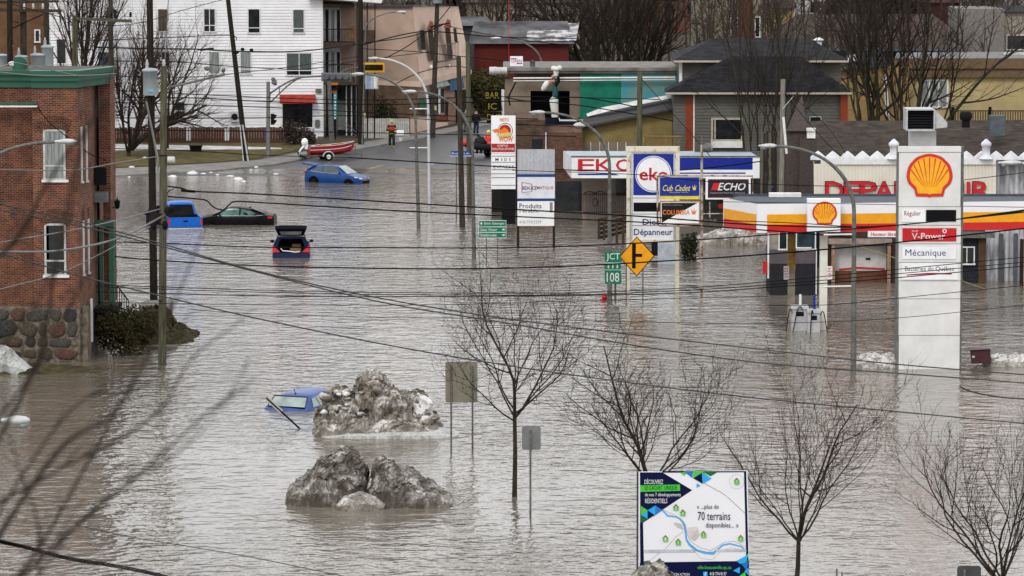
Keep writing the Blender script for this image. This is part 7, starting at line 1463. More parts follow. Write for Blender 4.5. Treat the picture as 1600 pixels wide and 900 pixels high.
# chef statue on the bar awning
Yc_ = 248.6; cs = thing('chef_statue', 'painted chef statue with white toque and tray standing above the navy awning', 'statue', P(866, 183, Yc_))
wfi = mat('white fibreglass', (.66, .65, .62), (.52, .51, .47), rough=.5, sc=3); tl = mat('teal fibreglass', (.015, .12, .14), (.01, .08, .1), rough=.4)
prt('apron', wfi, cs, lambda b: b.tube([P(867, 183, Yc_), P(867, 174, Yc_), P(866, 164, Yc_), P(865.5, 157, Yc_), P(868, 153, Yc_)], [.22, .24, .27, .30, .24], 14)); prt('torso', tl, cs, lambda b: b.tube([P(868, 154, Yc_), P(867.5, 145, Yc_), P(867, 136, Yc_), P(866.5, 127, Yc_), P(867, 121, Yc_)], [.18, .20, .15, .12, .07], 12))
prt('arm', flat('black sleeve', (.02, .02, .02)), cs, lambda b: b.tube([P(868, 134, Yc_-.1), P(872.5, 127, Yc_-.1), P(872, 119, Yc_-.1)], [.12, .13, .09], 10)); prt('head', mat('painted face', (.45, .22, .15)), cs, lambda b: (b.ball(P(864, 120, Yc_), .10, .12, .15), b.tube([P(866, 127, Yc_-.1), P(861, 127, Yc_-.2), P(858.5, 130, Yc_-.2)], [.1, .1, .07], 8)))
prt('toque', wfi, cs, lambda b: (b.tube([P(868.5, 119, Yc_), P(869, 111, Yc_)], [.14, .19], 12), b.ball(P(865.5, 107, Yc_), .20, .22, .18), b.ball(P(874, 106.5, Yc_), .19, .2, .18), b.ball(P(869.5, 108, Yc_-.1), .2, .2, .16)))
ta, tb_ = P(856, 127, Yc_-.3), P(847, 142, Yc_-.3); dd = (tb_-ta).normalized(); prt('tray', wfi, cs, lambda b: b.tube([ta-dd*.02, ta+dd*.1, (ta+tb_)/2, tb_-dd*.1, tb_], [.05, .17, .19, .15, .04], 10))
prt('parsley', mat('green garnish', (.04, .15, .04)), cs, lambda b: b.ball(P(859, 141, Yc_-.25), .1, .08, .12, 6))
# ================================================================ trees
def grow(rng, mb, tw, p, d, L_, r_, lvl, maxl, up=.18, wander=.16, kids=(7, 6, 4), ang=(28, 48), nside=(8, 5, 4, 3), lf=(.42, .68), seg=(9, 7, 5, 3), first=.25, flat_=1.0):
    n = seg[min(lvl, 3)]; pts = [p.copy()]; rs = [r_]; d = d.normalized(); dirs = []
    for i in range(n):
        d = (d+Vector((rng.gauss(0, wander), rng.gauss(0, wander), rng.gauss(0, wander)*.6+up/ n*1.6))).normalized()
        pts.append(pts[-1]+d*L_/n); rs.append(r_*(1-(i+1)/n*.72)); dirs.append(d.copy())
    (mb if lvl == 0 else tw).tube(pts, rs, nside[min(lvl, 3)], lvl < 2)
    if lvl >= maxl: return
    k = kids[min(lvl, len(kids)-1)]
    for j in range(k):
        f = first+(1-first)*(j+rng.random()*.8)/k; f = min(.98, f); i = min(n-1, int(f*n)); q = pts[i].lerp(pts[i+1], f*n-i)
        a = R(rng.uniform(*ang)); az = j*2.4+rng.uniform(-.6, .6); o = dirs[i].orthogonal().normalized(); o = Matrix.Rotation(az, 3, dirs[i]) @ o
        nd = dirs[i]*math.cos(a)+o*math.sin(a); nd.y *= flat_
        grow(rng, mb, tw, q, nd, L_*rng.uniform(*lf)*(1.1-.35*f), max(rs[i]*.6, .0058), lvl+1, maxl, up, wander, kids, ang, nside, lf, seg, .15, flat_)
def young_tree(label, bx, by_w, crown, fork_py, seed, nl=9, stems=1, r_=.085, mt=bark, lean=0, Y=None, wmin=.0065):
    """crown = pixel box (x0,x1,y0,y1); trunk to fork row, then ascending limbs; scaled to fill the box"""
    Y = Y or yw(by_w); rng = random.Random(seed); base = Vector((xx(bx, Y), Y, 0)); t = thing('bare_tree', label, 'tree', base, group='bare young trees standing in the flood')
    fork = P(bx+lean, fork_py, Y); T = MB(); K = MB()
    T.tube([base-Vector((0, 0, .8)), base, base.lerp(fork, .5)+Vector((.02, 0, 0)), fork], [r_*1.15, r_, r_*.82, r_*.72], 10)
    top = zz(crown[2], Y); H_ = top-fork.z
    M_ = MB()
    grow(rng, K, M_, fork, Vector((rng.uniform(-.05, .05), 0, 1)), H_*.92, r_*.62, 0, 3, up=.15, kids=(8, 5, 3), wander=.12, ang=(34, 60), first=.1)
    for j in range(nl):
        az = 2*math.pi*j/nl+rng.uniform(-.3, .3); a = R(rng.uniform(30, 68)); dv = Vector((math.sin(a)*math.cos(az), math.sin(a)*math.sin(az), math.cos(a)))
        st = base.lerp(fork, rng.uniform(.86, 1.0))
        grow(rng, K, M_, st, dv, H_*rng.uniform(.62, .95), r_*rng.uniform(.32, .5), 0, 3, up=.55, kids=(6, 5, 3), wander=.13, ang=(26, 55), first=.22)
    allv = K.v+M_.v; sx_ = sorted(v[0] for v in allv); sz_ = sorted(v[2] for v in allv); n_ = len(sx_); x0 = sx_[n_//28]; x1 = sx_[-n_//28]; z1 = sz_[-n_//28]; fx = fork.x
    a0, a1 = xx(crown[0], Y), xx(crown[1], Y); sl = (fx-a0)/(fx-x0); sr = (a1-fx)/(x1-fx); sz = H_/(z1-fork.z)
    for q in (K, M_): q.v = [(fx+(v[0]-fx)*(sl if v[0] < fx else sr), Y+(v[1]-Y)*.9, fork.z+(v[2]-fork.z)*sz) for v in q.v]
    T.build('trunk', mt, t); K.build('limbs', mt, t); M_.build('crown', twig, t)
    return t
young_tree('tallest young bare tree, left of the small grey sign back, standing in the water', 804, 776, (694, 912, 408, 690), 640, 5, nl=8, r_=.085)
young_tree('young bare tree whose crown rises behind the residential map billboard', 1012, 862, (893, 1136, 530, 735), 745, 11, nl=8, r_=.07)
young_tree('young bare tree between billboard and right tree, whole crown in view', 1248, 930, (1145, 1382, 568, 850), 838, 17, nl=8, r_=.08)
young_tree('young bare tree at the lower right corner beside the dark sign back', 1566, 985, (1432, 1680, 632, 900), 905, 23, nl=9, r_=.08)
def big_tree(label, bx, Y, z0, top_py, x0p, x1p, seed, stems=5, r_=.22, mt=bark2, tm=twig, spread=(6, 26), kids=(6, 5, 5), maxl=3, name='bare_tree', forkf=.0, group=None, cut=None):
    rng = random.Random(seed); base = Vector((xx(bx, Y), Y, z0)); t = thing(name, label, 'tree', base, group=group)
    H_ = zz(top_py, Y)-z0; K = MB(); M_ = MB()
    if forkf: K.tube([base-Vector((0, 0, .4)), base, base+Vector((rng.uniform(-.1, .1), 0, H_*forkf))], [r_*1.3, r_, r_*.85], 10)
    for j in range(stems):
        az = 2*math.pi*j/stems+rng.uniform(-.4, .4); a = R(rng.uniform(*spread)); dv = Vector((math.sin(a)*math.cos(az), math.sin(a)*math.sin(az), math.cos(a)))
        st = base+Vector((math.cos(az)*r_*1.2, math.sin(az)*r_, H_*forkf-.1))
        grow(rng, K, M_, st, dv, H_*(1-forkf)*rng.uniform(.8, 1.05), r_*rng.uniform(.5, .85), 0, maxl, up=.12, kids=kids, wander=.11, ang=(18, 46), first=.22, nside=(7, 5, 3, 3))
    sx_ = sorted(v[0] for v in K.v+M_.v); n_ = len(sx_); mn = sx_[n_//50]; mxx = sx_[-n_//50]; a0, a1 = xx(x0p, Y), xx(x1p, Y); bxw = base.x; sl = (bxw-a0)/(bxw-mn); sr = (a1-bxw)/(mxx-bxw)
    for q in (K, M_): q.v = [(bxw+(v[0]-bxw)*(sl if v[0] < bxw else sr), v[1], v[2]) for v in q.v]
    K.build('trunk', mt, t); M_.build('crown', tm, t); return t
redtw = mat('reddish twig bark', (.10, .065, .05), (.05, .035, .03), rough=.9); oliv = mat('olive bark', (.085, .078, .048), (.035, .033, .022), rough=.95)
big_tree('large old bare tree in front of the white building, right of the brick building', 128, 288, gz(288), -60, 75, 212, 31, stems=7, r_=.36, kids=(8, 6, 5), spread=(8, 44), forkf=.1, tm=redtw)
big_tree('bare tree with spreading low branches between the poles and the white siding', 200, 284, gz(284), 20, 165, 345, 33, stems=8, r_=.34, kids=(9, 7, 5), spread=(12, 58), tm=redtw, forkf=.06)
big_tree('thin bare tree beside the fence behind the pale greenish pole', 262, 290, gz(290), 30, 205, 330, 34, stems=4, r_=.16, kids=(7, 6, 4), spread=(8, 32), tm=redtw, forkf=.2)
big_tree('bare multi stem tree rising beside the grey house, left clump', 1182, 236, -.5, -25, 1095, 1270, 36, stems=5, r_=.22, kids=(6, 5, 4), spread=(4, 22), mt=oliv)
big_tree('bare thin tree in front of the roof of the grey house, right clump', 1216, 235, -.5, -30, 1150, 1330, 37, stems=3, r_=.17, kids=(6, 5, 4), spread=(3, 16), mt=oliv)
big_tree('large many stemmed bare tree before the yellow building, left cluster', 1362, 276, .2, -70, 1250, 1450, 41, stems=8, r_=.30, kids=(6, 5, 4), spread=(4, 28), mt=oliv)
big_tree('large many stemmed bare tree before the yellow building, right cluster', 1418, 274, .2, -60, 1320, 1600, 42, stems=9, r_=.32, kids=(7, 5, 4), spread=(6, 40), mt=oliv)
big_tree('broad dark multi stem bare tree behind the turquoise cladding, left half', 945, 345, 1.0, -60, 800, 1050, 43, stems=11, r_=.38, kids=(6, 6, 4), spread=(8, 44), mt=mat('dark mossy bark', (.05, .046, .03), (.022, .02, .015)))
big_tree('broad dark multi stem bare tree behind the turquoise cladding, right half', 1000, 350, 1.0, -50, 880, 1095, 44, stems=9, r_=.36, kids=(6, 6, 4), spread=(8, 40), mt=mat('dark mossy bark', (.05, .046, .03)))
big_tree('dark bare tree behind the beige mansard building', 770, 380, 1.5, -40, 690, 850, 45, stems=7, r_=.3, kids=(6, 6, 4), spread=(8, 46))
tk = thing('tree_trunk', 'thick reddish brown tree trunk behind the grey house roof', 'tree', (xx(1165, 330), 330, gz(330)))
prt('trunk', mat('reddish bark', (.15, .075, .045), (.06, .032, .022), rough=.95, sc=3, stretch=(3, 3, .6), bump=1), tk, lambda b: b.tube([(xx(1165, 330), 330, gz(330)-.3), P(1166, 62, 330), P(1165, 20, 330), P(1167, -60, 330)], [.85, .72, .66, .6], 14))
# ================================================================ far town
def far_house(label, px0, px1, top, bot, Y, wall, roof=None, ridge=None, name='far_building', wins=(), cat='building', depth=10, gl=None, roofin=0, eave=.5):
    t = thing(name, label, cat, (xx((px0+px1)/2, Y), Y, gz(Y))); x0, x1 = xx(px0, Y), xx(px1, Y); zt = zz(top, Y); 
    prt('wall', wall, t, lambda b: b.box(x0, x1, Y, Y+depth, gz(Y)-.5, zt))
    if roof:
        zr = zz(ridge, Y+depth/2); 
        prt('roof', roof, t, lambda b: b.add([(x0-eave, Y-eave, zt), (x1+eave, Y-eave, zt), (x1+eave, Y+depth+eave, zt), (x0-eave, Y+depth+eave, zt), (x0+roofin, Y+depth/2, zr), (x1-roofin, Y+depth/2, zr)], [(0, 1, 5, 4), (2, 3, 4, 5), (1, 2, 5), (3, 0, 4), (0, 3, 2, 1)]))
    for w_ in wins: window(t, *w_, Y, gl=gl or GL, t=.1)
    return t
tanw = mat('far beige wall', (.30, .27, .20), (.22, .195, .15), rough=.9, sc=.4); redw = mat('brick red wall', (.15, .03, .024), (.12, .024, .02), rough=.9, sc=.3)
grr = mat('far grey roof', (.17, .17, .18), (.07, .07, .075), rough=.9, sc=.5); brr_ = mat('far brown roof', (.105, .075, .06), (.08, .058, .048), rough=.95, sc=.6)
fh = far_house('red walled building with grey snowy roof behind the bar sign', 741, 888, 68, 150, 330, redw, grr, 33)
prt('roof_snow', mat('patchy snow', (.42, .43, .44), (.15, .14, .14), sc=1.2, lo=.45, hi=.6), fh, lambda b: b.add([P(822, 64, 329.9), P(900, 64, 329.9), P(905, 36, 334.7), P(825, 36, 334.7)], [(0, 1, 2, 3)]))
prt('red_mast', red_s, fh, lambda b: b.tube([P(795, 95, 329), P(795, -5, 329)], .025, 6))
far_house('beige building with narrow window slit beyond the red building', 728, 905, 4, 60, 420, tanw, brr_, -14, wins=((838, 852, 27, 30),))  # the slit is a window of dark glass
far_house('beige block with blue windows beside the thick brown trunk', 1085, 1192, -16, 80, 430, tanw, wins=((1141, 1153, 27, 60), (1179, 1188, 26, 58)))
far_house('mustard yellow house wall beyond the grey roof', 1190, 1238, 12, 90, 460, mat('mustard wall', (.36, .25, .10), (.27, .19, .08)), brr_, -10)
fb = far_house('wide building with low brown shingled roof behind the many stemmed trees', 1215, 1520, 77, 110, 400, mat('dark far wall', (.07, .07, .08)), brr_, 22, depth=26, roofin=3)
prt('blue_gutter', mat('blue grey gutter', (.14, .20, .26)), fb, lambda b: b.box(xx(1210, 399), xx(1600, 399), 399.2, 399.4, zz(80, 399), zz(77, 399)))
far_house('pale grey brown building with window at the upper right', 1496, 1566, 14, 100, 375, mat('far grey brown wall', (.24, .22, .20), (.19, .175, .16)), wins=())
far_house('cream building with wide window at the upper right corner', 1566, 1720, 18, 100, 378, mat('far cream wall', (.34, .31, .25), (.27, .24, .20)), mat('far dark roof', (.05, .05, .055)), 8, wins=((1572, 1640, 54, 78),))
far_house('dark red roofed house between the brown roof and the grey building', 1444, 1494, 4, 60, 430, mat('dark red wall', (.10, .03, .028)), mat('dark red roof', (.10, .035, .03)), -22)
yh = thing('yellow_building', 'long cream yellow building with brown fascia behind the many stemmed trees', 'building', (xx(1500, 292), 292, gz(292)))
cy_ = mat('cream yellow wall', (.42, .34, .17), (.35, .28, .14), rough=.8, sc=.5); prt('wall', cy_, yh, lambda b: (rr(b, 1412, 1720, 118, 200, 292, .3))); prt('wall', mat('mustard wall 2', (.32, .22, .09), (.25, .17, .07)), yh, lambda b: (rr(b, 1312, 1420, 104, 200, 290, .3)), label='darker mustard wing')
prt('fascia', mat('brown fascia', (.20, .135, .075), (.16, .105, .06)), yh, lambda b: (rr(b, 1398, 1720, 91, 107, 291.4, .6), rr(b, 1400, 1720, 107.5, 121, 291.6, .4))); prt('roof', mat('grey membrane', (.22, .22, .225)), yh, lambda b: b.add([P(1398, 91, 291.4), P(1720, 91, 291.4), P(1720, 80, 302), P(1402, 82, 302)], [(0, 1, 2, 3)]))
prt('wing_roof', mat('dark blue shingles', (.04, .05, .075)), yh, lambda b: b.add([P(1306, 112, 289.5), P(1388, 102, 289.5), P(1378, 80, 295), P(1325, 84, 295)], [(0, 1, 2, 3)])); prt('roof_snow', snow_m, yh, lambda b: (b.add([P(1324, 97, 289), P(1345, 93, 289), P(1338, 84, 292), P(1326, 86, 292)], [(0, 1, 2, 3)]), rr(b, 1570, 1720, 83, 88, 296, 1)))
window(yh, 1437, 1482, 124, 168, 292, bars=(.33, .66), gl=curt, t=.13); prt('pipe', white_p, yh, lambda b: b.tube([P(1383, 118, 289.5), P(1387, 188, 289.5)], .14, 8))
yf = thing('plank_fence', 'brown slatted fence along the yellow building at the right', 'fence', P(1540, 190, 280)); fb_ = MB(); px = 1484
while px < 1640: rr(fb_, px, px+2.6, 173, 190, 280, .04); px += 3.9
rr(fb_, 1484, 1640, 172, 174, 279.95, .12); fb_.build('slats', mat('fence brown', (.19, .12, .07)), yf, kind='stuff')
for px in (1489, 1547): prt('post', dark, yf, lambda b: rr(b, px-2.5, px+2.5, 167, 190, 279.8, .2))
far_house('orange brown brick building behind the transformer poles at the upper left', -60, 76, -20, 130, 330, mat('orange brick', (.20, .105, .055), (.13, .065, .035), sc=.6), wins=((54, 63, 46, 66), (12, 20, 60, 72)), gl=mat('far blue glass', (.03, .045, .09)))
far_house('dark slate building between beige mansard and red building', 718, 760, 40, 130, 345, mat('slate wall', (.09, .09, .095)), grr, 26)
# rows of houses and woods on the slope that close the view above
rr_ = random.Random(77); hw = [mat('town wall %s' % n_, c, tuple(v*.8 for v in c), rough=.9, sc=.3) for n_, c in (('cream', (.36, .33, .27)), ('grey', (.24, .235, .23)), ('brown', (.19, .14, .10)), ('white', (.48, .48, .47)), ('brick', (.22, .10, .07)))]
hr = [mat('town roof %s' % n_, c, tuple(v*.7 for v in c), rough=.95, sc=.5) for n_, c in (('brown', (.09, .07, .06)), ('grey', (.12, .12, .125)), ('dark', (.05, .05, .055)))]
nm = ['cream', 'grey', 'brown', 'white', 'brick red']; k = 0
def where_(px):
    for lim, w_ in ((650, 'behind the beige mansard roof'), (760, 'left above the red building'), (830, 'right above the red building'), (940, 'behind the left of the broad dark tree'), (1080, 'behind the right of the broad dark tree'), (1150, 'left of the thick brown trunk'), (1230, 'right of the thick brown trunk'), (1330, 'above the left of the brown roof'), (1400, 'above the middle of the brown roof'), (1500, 'above the right of the brown roof')):
        if px < lim: return w_
    return 'above the upper right building'
for (Yh_, xs_h) in ((470, (700, 790, 1040, 1290, 1370, 1440)), (540, (680, 800, 920, 1060, 1180, 1300, 1420, 1560))):
    for px in xs_h:
        k += 1; wd_ = rr_.uniform(8, 14); x = xx(px, Yh_)+rr_.uniform(-2, 2); i = rr_.randrange(5); z0 = gz(Yh_); h = rr_.uniform(4.5, 7.5)
        t = thing('far_house', '%s distant %s house with %s roof %s' % ('nearer' if Yh_ < 500 else 'farther', nm[i], ('brown', 'grey', 'dark')[k % 3], where_(px)), 'house', (x, Yh_, z0), group='distant houses on the far slope')
        prt('wall', hw[i], t, lambda b: b.box(x-wd_/2, x+wd_/2, Yh_, Yh_+9, z0-.8, z0+h)); prt('roof', hr[k % 3], t, lambda b: b.add([(x-wd_/2-.5, Yh_-.5, z0+h), (x+wd_/2+.5, Yh_-.5, z0+h), (x+wd_/2+.5, Yh_+9.5, z0+h), (x-wd_/2-.5, Yh_+9.5, z0+h), (x-wd_/2-.5, Yh_+4.5, z0+h+2.8), (x+wd_/2+.5, Yh_+4.5, z0+h+2.8)], [(0, 1, 5, 4), (2, 3, 4, 5), (1, 2, 5), (3, 0, 4)]))
        for j in range(3): prt('window', GL, t, lambda b: b.box(x-wd_*.35+j*wd_*.3, x-wd_*.35+j*wd_*.3+1.1, Yh_-.06, Yh_+.02, z0+h*.5, z0+h*.5+1.3))
# distant brushwood mass, stems and twigs
bw = MB(); rb = random.Random(5)
for j in range(1500):
    Y = rb.choice((385, 440, 505, 590, 700, 830, 980, 1150, 1400))+rb.uniform(-18, 18); px = rb.uniform(520, 1680) if Y < 450 else rb.uniform(-100, 1700)
    x = xx(px, Y); z0 = gz(Y); h = rb.uniform(5, 11); n = 7
    top = Vector((x+rb.uniform(-1, 1), Y, z0+h)); bw.tube([(x, Y, z0-.3), top], [.16, .03], 3, False)
    for q in range(n):
        f = rb.uniform(.25, .95); p = Vector((x, Y, z0)).lerp(top, f); e = p+Vector((rb.uniform(-2, 2), rb.uniform(-1, 1), rb.uniform(.6, 2.4))); bw.tube([p, e], [.06, .02], 3, False)
        for u in range(2): g_ = p.lerp(e, rb.uniform(.3, .9)); bw.tube([g_, g_+Vector((rb.uniform(-1, 1), rb.uniform(-.6, .6), rb.uniform(.3, 1.3)))], [.04, .02], 3, False)
bw.build('brushwood', mat('far brushwood', (.11, .085, .068), (.06, .048, .04), rough=1, sc=.05), kind='stuff', label='distant bare brushwood covering the far slope', cat='brushwood')
# ================================================================ near blurred branches, left
nb = thing('near_branches', 'out of focus bare branches reaching in from the lower left corner', 'tree', P(-260, 1250, 9)); rngb = random.Random(3)
for (pts, r_) in (([(-40, 900), (90, 705), (180, 640), (275, 470)], 9), ([(-60, 960), (40, 885), (150, 700), (260, 500), (330, 330)], 6), ([(-20, 720), (60, 560), (90, 400), (120, 250), (190, 80)], 6.5),
                 ([(-40, 420), (20, 380), (90, 260), (170, 160)], 8), ([(30, 905), (120, 820), (230, 730), (330, 640), (400, 590)], 6), ([(-30, 800), (100, 730), (240, 650), (300, 560), (380, 500)], 5.5), ([(-60, 700), (40, 600), (170, 380), (300, 330)], 4.5), ([(60, 900), (60, 820), (20, 700), (0, 600)], 4), ([(-50, 880), (110, 640), (230, 600), (300, 480)], 4), ([(-20, 560), (60, 470), (110, 330), (130, 200)], 5), ([(20, 960), (140, 800), (300, 690), (390, 560)], 4)):
    Yn = 11.5+rngb.uniform(-1, 1.2); q = [P(x, y, Yn+rngb.uniform(-.1, .1)) for x, y in pts]; q = [q[0]]+q+[q[-1]]; sm_ = []
    for i in range(1, len(q)-2):
        p0, p1, p2, p3 = q[i-1:i+3]
        for k in range(6): t = k/6; sm_.append(((p1*2)+(p2-p0)*t+(p0*2-p1*5+p2*4-p3)*t*t+(p1*3-p0-p2*3+p3)*t*t*t)*.5+Vector((rngb.gauss(0, .001), 0, rngb.gauss(0, .001))))
    sm_.append(q[-1]); n = len(sm_); rad = [.6*r_*Yn/F*(1-.75*i/n) for i in range(n)]
    br_o = prt('branch', twig, nb, lambda b: b.tube(sm_, rad, 7))
    for j in range(6):
        i = rngb.randrange(4, n-1); d = (sm_[i+1]-sm_[i]).normalized(); e = sm_[i]+(d+Vector((rngb.uniform(-.6, .6), 0, rngb.uniform(-.1, .6)))).normalized()*rngb.uniform(.06, .18)
        prt('twig', twig, br_o, lambda b: b.tube([sm_[i], sm_[i].lerp(e, .5)+Vector((rngb.gauss(0, .005), 0, rngb.gauss(0, .005))), e], [rad[i]*.5, rad[i]*.4, .001], 5))
# ================================================================ overhead wires
def wire(label, pts, Y0, Y1, r_px=1.0, m=None, twist=False, group=None, name='overhead_wire'):
    n = len(pts)-1; q = []
    L_ = [0]
    for (a, b), (c, d) in zip(pts, pts[1:]): L_.append(L_[-1]+math.hypot(c-a, d-b))
    for i, (x, y) in enumerate(pts): q.append(P(x, y, Y0+(Y1-Y0)*L_[i]/L_[-1]))
    out = []                                # smooth through the points (Catmull-Rom)
    for i in range(n):
        p0, p1, p2, p3 = q[max(0, i-1)], q[i], q[i+1], q[min(n, i+2)]
        for k in range(6 if n > 1 else 12):
            t = k/(6 if n > 1 else 12); t2, t3 = t*t, t*t*t
            c_ = ((p1*2)+(p2-p0)*t+(p0*2-p1*5+p2*4-p3)*t2+(p1*3-p0-p2*3+p3)*t3)*.5
            if n == 1: c_ = c_-Vector((0, 0, 4*t*(1-t)*.25))
            out.append(c_)
    out.append(q[-1]); b = MB(); rad = r_px*.58*((Y0+Y1)/2)/F
    if twist:
        for s in range(3):
            v = []
            for i in range(len(out)-1):
                for k in range(6):
                    p = out[i].lerp(out[i+1], k/6); a = (i*6+k)*.8+s*2.1; v.append(p+Vector((0, math.cos(a)*rad*1.3, math.sin(a)*rad*1.3)))
            b.tube(v, rad*.6, 5, False)
    else: b.tube(out, rad, 5, False)
    b.build(name, m or wire_m, at=out[0], label=label, cat='wire', group=group)
wire('twisted black cable sagging across the lower left corner', [(-40, 838), (0, 846), (40, 855), (110, 873), (190, 886), (265, 903), (330, 925)], 62, 70, 3.2, twist=True)
wire('thin grey wire just above the twisted cable at lower left', [(120, 820), (200, 838), (290, 853), (400, 872), (560, 905)], 100, 105, 1.2, wire_g)
GG = [('upper of the two close grey cables sweeping down to the right from the brick wall', [(-60, 303), (0, 318), (120, 345), (250, 380), (400, 423), (600, 467), (800, 499), (1000, 524), (1200, 547), (1400, 569), (1660, 590)], 105, 122, 1.9),
      ('lower of the two close grey cables sweeping down to the right from the brick wall', [(-60, 312), (0, 328), (120, 352), (250, 384), (400, 424.5), (600, 473), (800, 506), (1000, 541), (1200, 568), (1400, 583), (1660, 603)], 105, 124, 1.9),
      ('lowest grey cable running from the stone foundation to the right edge', [(-60, 381), (10, 398), (120, 430), (250, 462), (400, 497), (600, 538), (800, 572), (1000, 600), (1200, 624), (1400, 643), (1660, 667)], 100, 118, 1.9)]
for lb, p, a, c, r_ in GG: wire(lb, p, a, c, r_, wire_g)
wire('short grey cable passing the pylon foot towards the right edge', [(1500, 604), (1660, 616)], 121, 124, 2.2, wire_g)
BK = [('black wire over the blue hatch car rising to the right edge below the Shell band', [(180, 378), (255, 380), (400, 386), (600, 387), (800, 387), (950, 382), (1100, 374), (1200, 367), (1400, 352), (1660, 325)], 172, 150, 1.7),
      ('black wavy cable just below the open hatchback across the whole water', [(150, 398), (250, 407), (400, 415), (520, 418), (700, 420), (860, 417), (1000, 410), (1200, 397), (1400, 379), (1660, 350)], 165, 140, 2.0),
      ('upper thin black wire of the band at mid water', [(150, 445), (400, 453), (600, 457), (800, 458), (950, 456), (1100, 448), (1200, 440), (1400, 421), (1660, 396)], 150, 142, 1.1),
      ('middle thin black wire of the band at mid water', [(150, 448), (400, 456.5), (600, 460), (800, 461), (950, 459), (1100, 452), (1200, 445), (1400, 428), (1660, 404)], 150, 142, 1.1),
      ('lower black wire of the band at mid water', [(150, 456), (400, 462), (600, 463.5), (800, 462.5), (950, 461), (1100, 456), (1200, 449), (1400, 434), (1660, 410)], 149, 141, 1.3),
      ('faint thin wire below the black band at mid water', [(150, 472), (400, 476), (700, 476), (900, 470), (1200, 463)], 148, 144, .8),
      ('faint thin wire crossing above the snow pile in mid water', [(300, 484), (400, 490), (600, 496), (800, 498), (1000, 503), (1200, 505), (1400, 497), (1660, 470)], 148, 140, .8)]
for lb, p, a, c, r_ in BK: wire(lb, p, a, c, r_)
wire('black spliced cable leaving the pale pole above the pickup', [(262, 291), (283, 294), (305, 299), (400, 303), (600, 315), (800, 327), (1000, 338), (1200, 352), (1400, 352), (1660, 320)], 160, 168, 2.0)
sbx = P(294, 298.5, 160); b = MB(); b.tube([P(283, 297.5, 159.8), P(305, 299.5, 159.8)], .055, 8); b.build('splice_case', wire_m, at=sbx, label='black splice case hanging on the cable right of the pale pole', cat='cable splice')
wire('black cable looping down over the black sedan roof', [(262, 307), (300, 310), (322, 313), (333, 323), (348, 328), (358, 320), (367, 315), (400, 316), (600, 328), (800, 338), (1000, 347), (1200, 360), (1330, 371)], 160, 170, 1.9)
wire('short loop wire between the splice and the pale pole', [(272, 295), (262, 300), (258, 312), (252, 330)], 159, 159, 1.2)
LW = [('lowest pale cable from the left edge up to the splice on the pale pole', [(-60, 395), (0, 379), (100, 362), (180, 345), (256, 325)], 140, 159, 1.7, wire_l), ('thick grey cable pair from the left edge to the splice bundle', [(-60, 400), (0, 394), (90, 392), (180, 374), (250, 340), (262, 330)], 138, 159, 3.2, wire_l),
      ('thin pale wire rising from the lower brick window to the pale pole', [(-60, 470), (0, 452), (90, 428), (160, 395), (235, 354)], 140, 158, 1.5, wire_l), ('pale cable crossing the cornice of the brick building', [(-60, 105), (0, 113), (60, 118), (130, 118), (182, 115)], 145, 160, 1.6, wire_l),
      ('pale wire from the left edge to the rooftop floodlight', [(-60, 120), (0, 105), (20, 98), (40, 101), (120, 118)], 145, 158, 1.5, wire_l), ('brown service wire hanging from the brick wall to the porch', [(58, 166), (74, 188), (100, 210), (140, 240), (165, 250)], 157, 162, 1.3, wire_m),
      ('pale twisted wire from the left edge along the porch to the poles', [(-60, 262), (0, 265), (110, 266), (180, 255), (243, 245)], 150, 158, 1.6, wire_l), ('slack guy bundle hanging down the dark pole', [(228, 158), (236, 195), (244, 240), (248, 262)], 181, 181, 2.2, wire_l), ('thin pale vertical wire above the pale pole', [(264, -20), (260, 60), (257, 103)], 159, 159, 1.2, wire_l)]
for lb, p, a, c, r_, m in LW: wire(lb, p, a, c, r_, m)
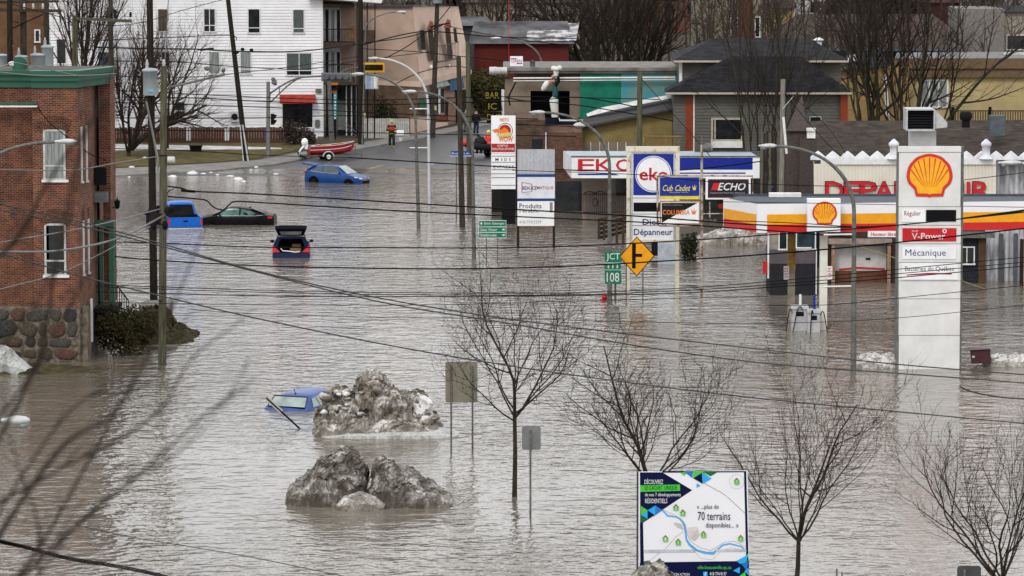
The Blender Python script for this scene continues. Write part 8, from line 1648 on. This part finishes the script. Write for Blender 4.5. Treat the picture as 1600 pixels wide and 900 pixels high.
TW = [([(120, 64), (235, 60), (355, 55), (370, 62)], 185, 250, 1.4, 'wire from the dark pole to the leaning pole across the upper white siding'), ([(150, 74), (240, 76), (310, 77), (366, 80), (470, 80), (563, 68), (640, 57), (690, 40)], 190, 290, 1.8, 'thick wire sagging from the leaning pole to the dark pole by the porch'),
      ([(180, 95), (280, 97), (368, 104), (480, 108), (560, 95), (680, 80)], 190, 290, 1.2, 'wire below the thick sagging wire at the white building'), ([(170, 117), (250, 122), (340, 118), (380, 113), (460, 104), (560, 88)], 195, 285, 1.1, 'wire level with the second floor window row'),
      ([(160, 140), (300, 147), (460, 154), (600, 156), (800, 151), (1060, 156)], 230, 245, 1.2, 'wire across the red awning and on to the turquoise cladding'), ([(200, 152), (300, 153), (450, 160), (620, 163), (800, 158), (900, 164), (1060, 190)], 228, 242, 1.5, 'darker wire just below the red awning'),
      ([(180, 160), (400, 167), (560, 175), (700, 181), (840, 186)], 226, 238, 1.3, 'wire crossing the shop window to the restaurant sign'), ([(180, 184), (400, 184), (560, 181), (760, 192), (930, 199)], 224, 236, 1.2, 'wire crossing just above the board fence'),
      ([(180, 203), (380, 205), (560, 207), (700, 210), (900, 213)], 222, 236, 1.3, 'wire along the top of the board fence to the panel sign'), ([(545, 246), (640, 252), (740, 258), (900, 266), (1060, 266), (1190, 252)], 216, 222, 1.7, 'black wire over the street in front of the boat trailer'),
      ([(180, 232), (300, 236), (420, 243), (545, 246)], 214, 216, 1.1, 'thin wire along the lawn to the boat trailer'), ([(0, 2), (180, 40), (300, 12), (420, -20)], 170, 260, 1.0, 'wire rising over the upper left trees'), ([(560, 72), (640, 52), (690, 50), (780, 58), (900, 60)], 290, 330, 1.6, 'grey cable from the dark pole past the balconies'),
      ([(560, 76), (640, 80), (700, 86), (800, 98), (830, 118)], 288, 270, 1.1, 'wire crossing the beige mansard towards the bar'), ([(600, 92), (640, 70), (680, 38), (705, 8)], 288, 300, 1.3, 'steep service wire rising over the beige wall'), ([(620, 130), (660, 112), (720, 104), (800, 130)], 285, 270, 1.2, 'drooping wire under the balcony lamps'),
      ([(610, 24), (560, 80), (700, 40), (900, 70)][2:], 300, 320, 1.0, 'thin wire from the pole cap to the red building'), ([(790, 152), (830, 158), (905, 152), (1000, 168)], 246, 240, 1.6, 'black wire drooping across the dark bar opening'), ([(806, 128), (800, 140), (795, 152), (797, 165)], 248, 248, 2.2, 'black cable clump at the left end of the white eave bars'),
      ([(1003, 124), (1040, 165), (1085, 215), (1110, 245)], 236, 225, 1.0, 'slanting wire from the short green pole past the orange corner'), ([(1225, 145), (1262, 190), (1300, 232), (1320, 247)], 196, 194, 1.0, 'slanting wire from the bare pole to the cream store'), ([(1225, 140), (1290, 195), (1323, 243)], 196, 194, .8, 'second thin slanting wire from the bare pole'),
      ([(800, 266), (1000, 273), (1130, 285), (1400, 290), (1660, 262)], 180, 165, 1.0, 'thin wire crossing the eko letters and the pylon emblem'), ([(1120, 315), (1300, 318), (1400, 320), (1660, 325)], 165, 160, .9, 'thin wire along the canopy fascia'), ([(1120, 344), (1250, 349), (1330, 354), (1400, 352), (1500, 342), (1660, 322)], 165, 150, 1.3, 'black wire across the amber canopy band rising right'),
      ([(1200, 477), (1300, 476), (1400, 466), (1500, 456), (1660, 440)], 150, 142, 1.0, 'thin wire across the blank lower pylon panels'), ([(1240, 395), (1330, 386), (1395, 383)], 175, 180, 1.0, 'short wire under the canopy over the kiosk'), ([(1325, 380), (1420, 410), (1540, 452)], 188, 188, 1.2, 'yellow rope slanting across the garage door')]
for p, a, c, r_, lb in TW: wire(lb, p, a, c, r_, mat('yellow rope', (.35, .28, .10)) if 'rope' in lb else wire_m)
bpy.data.objects.remove(bpy.data.objects['x'])
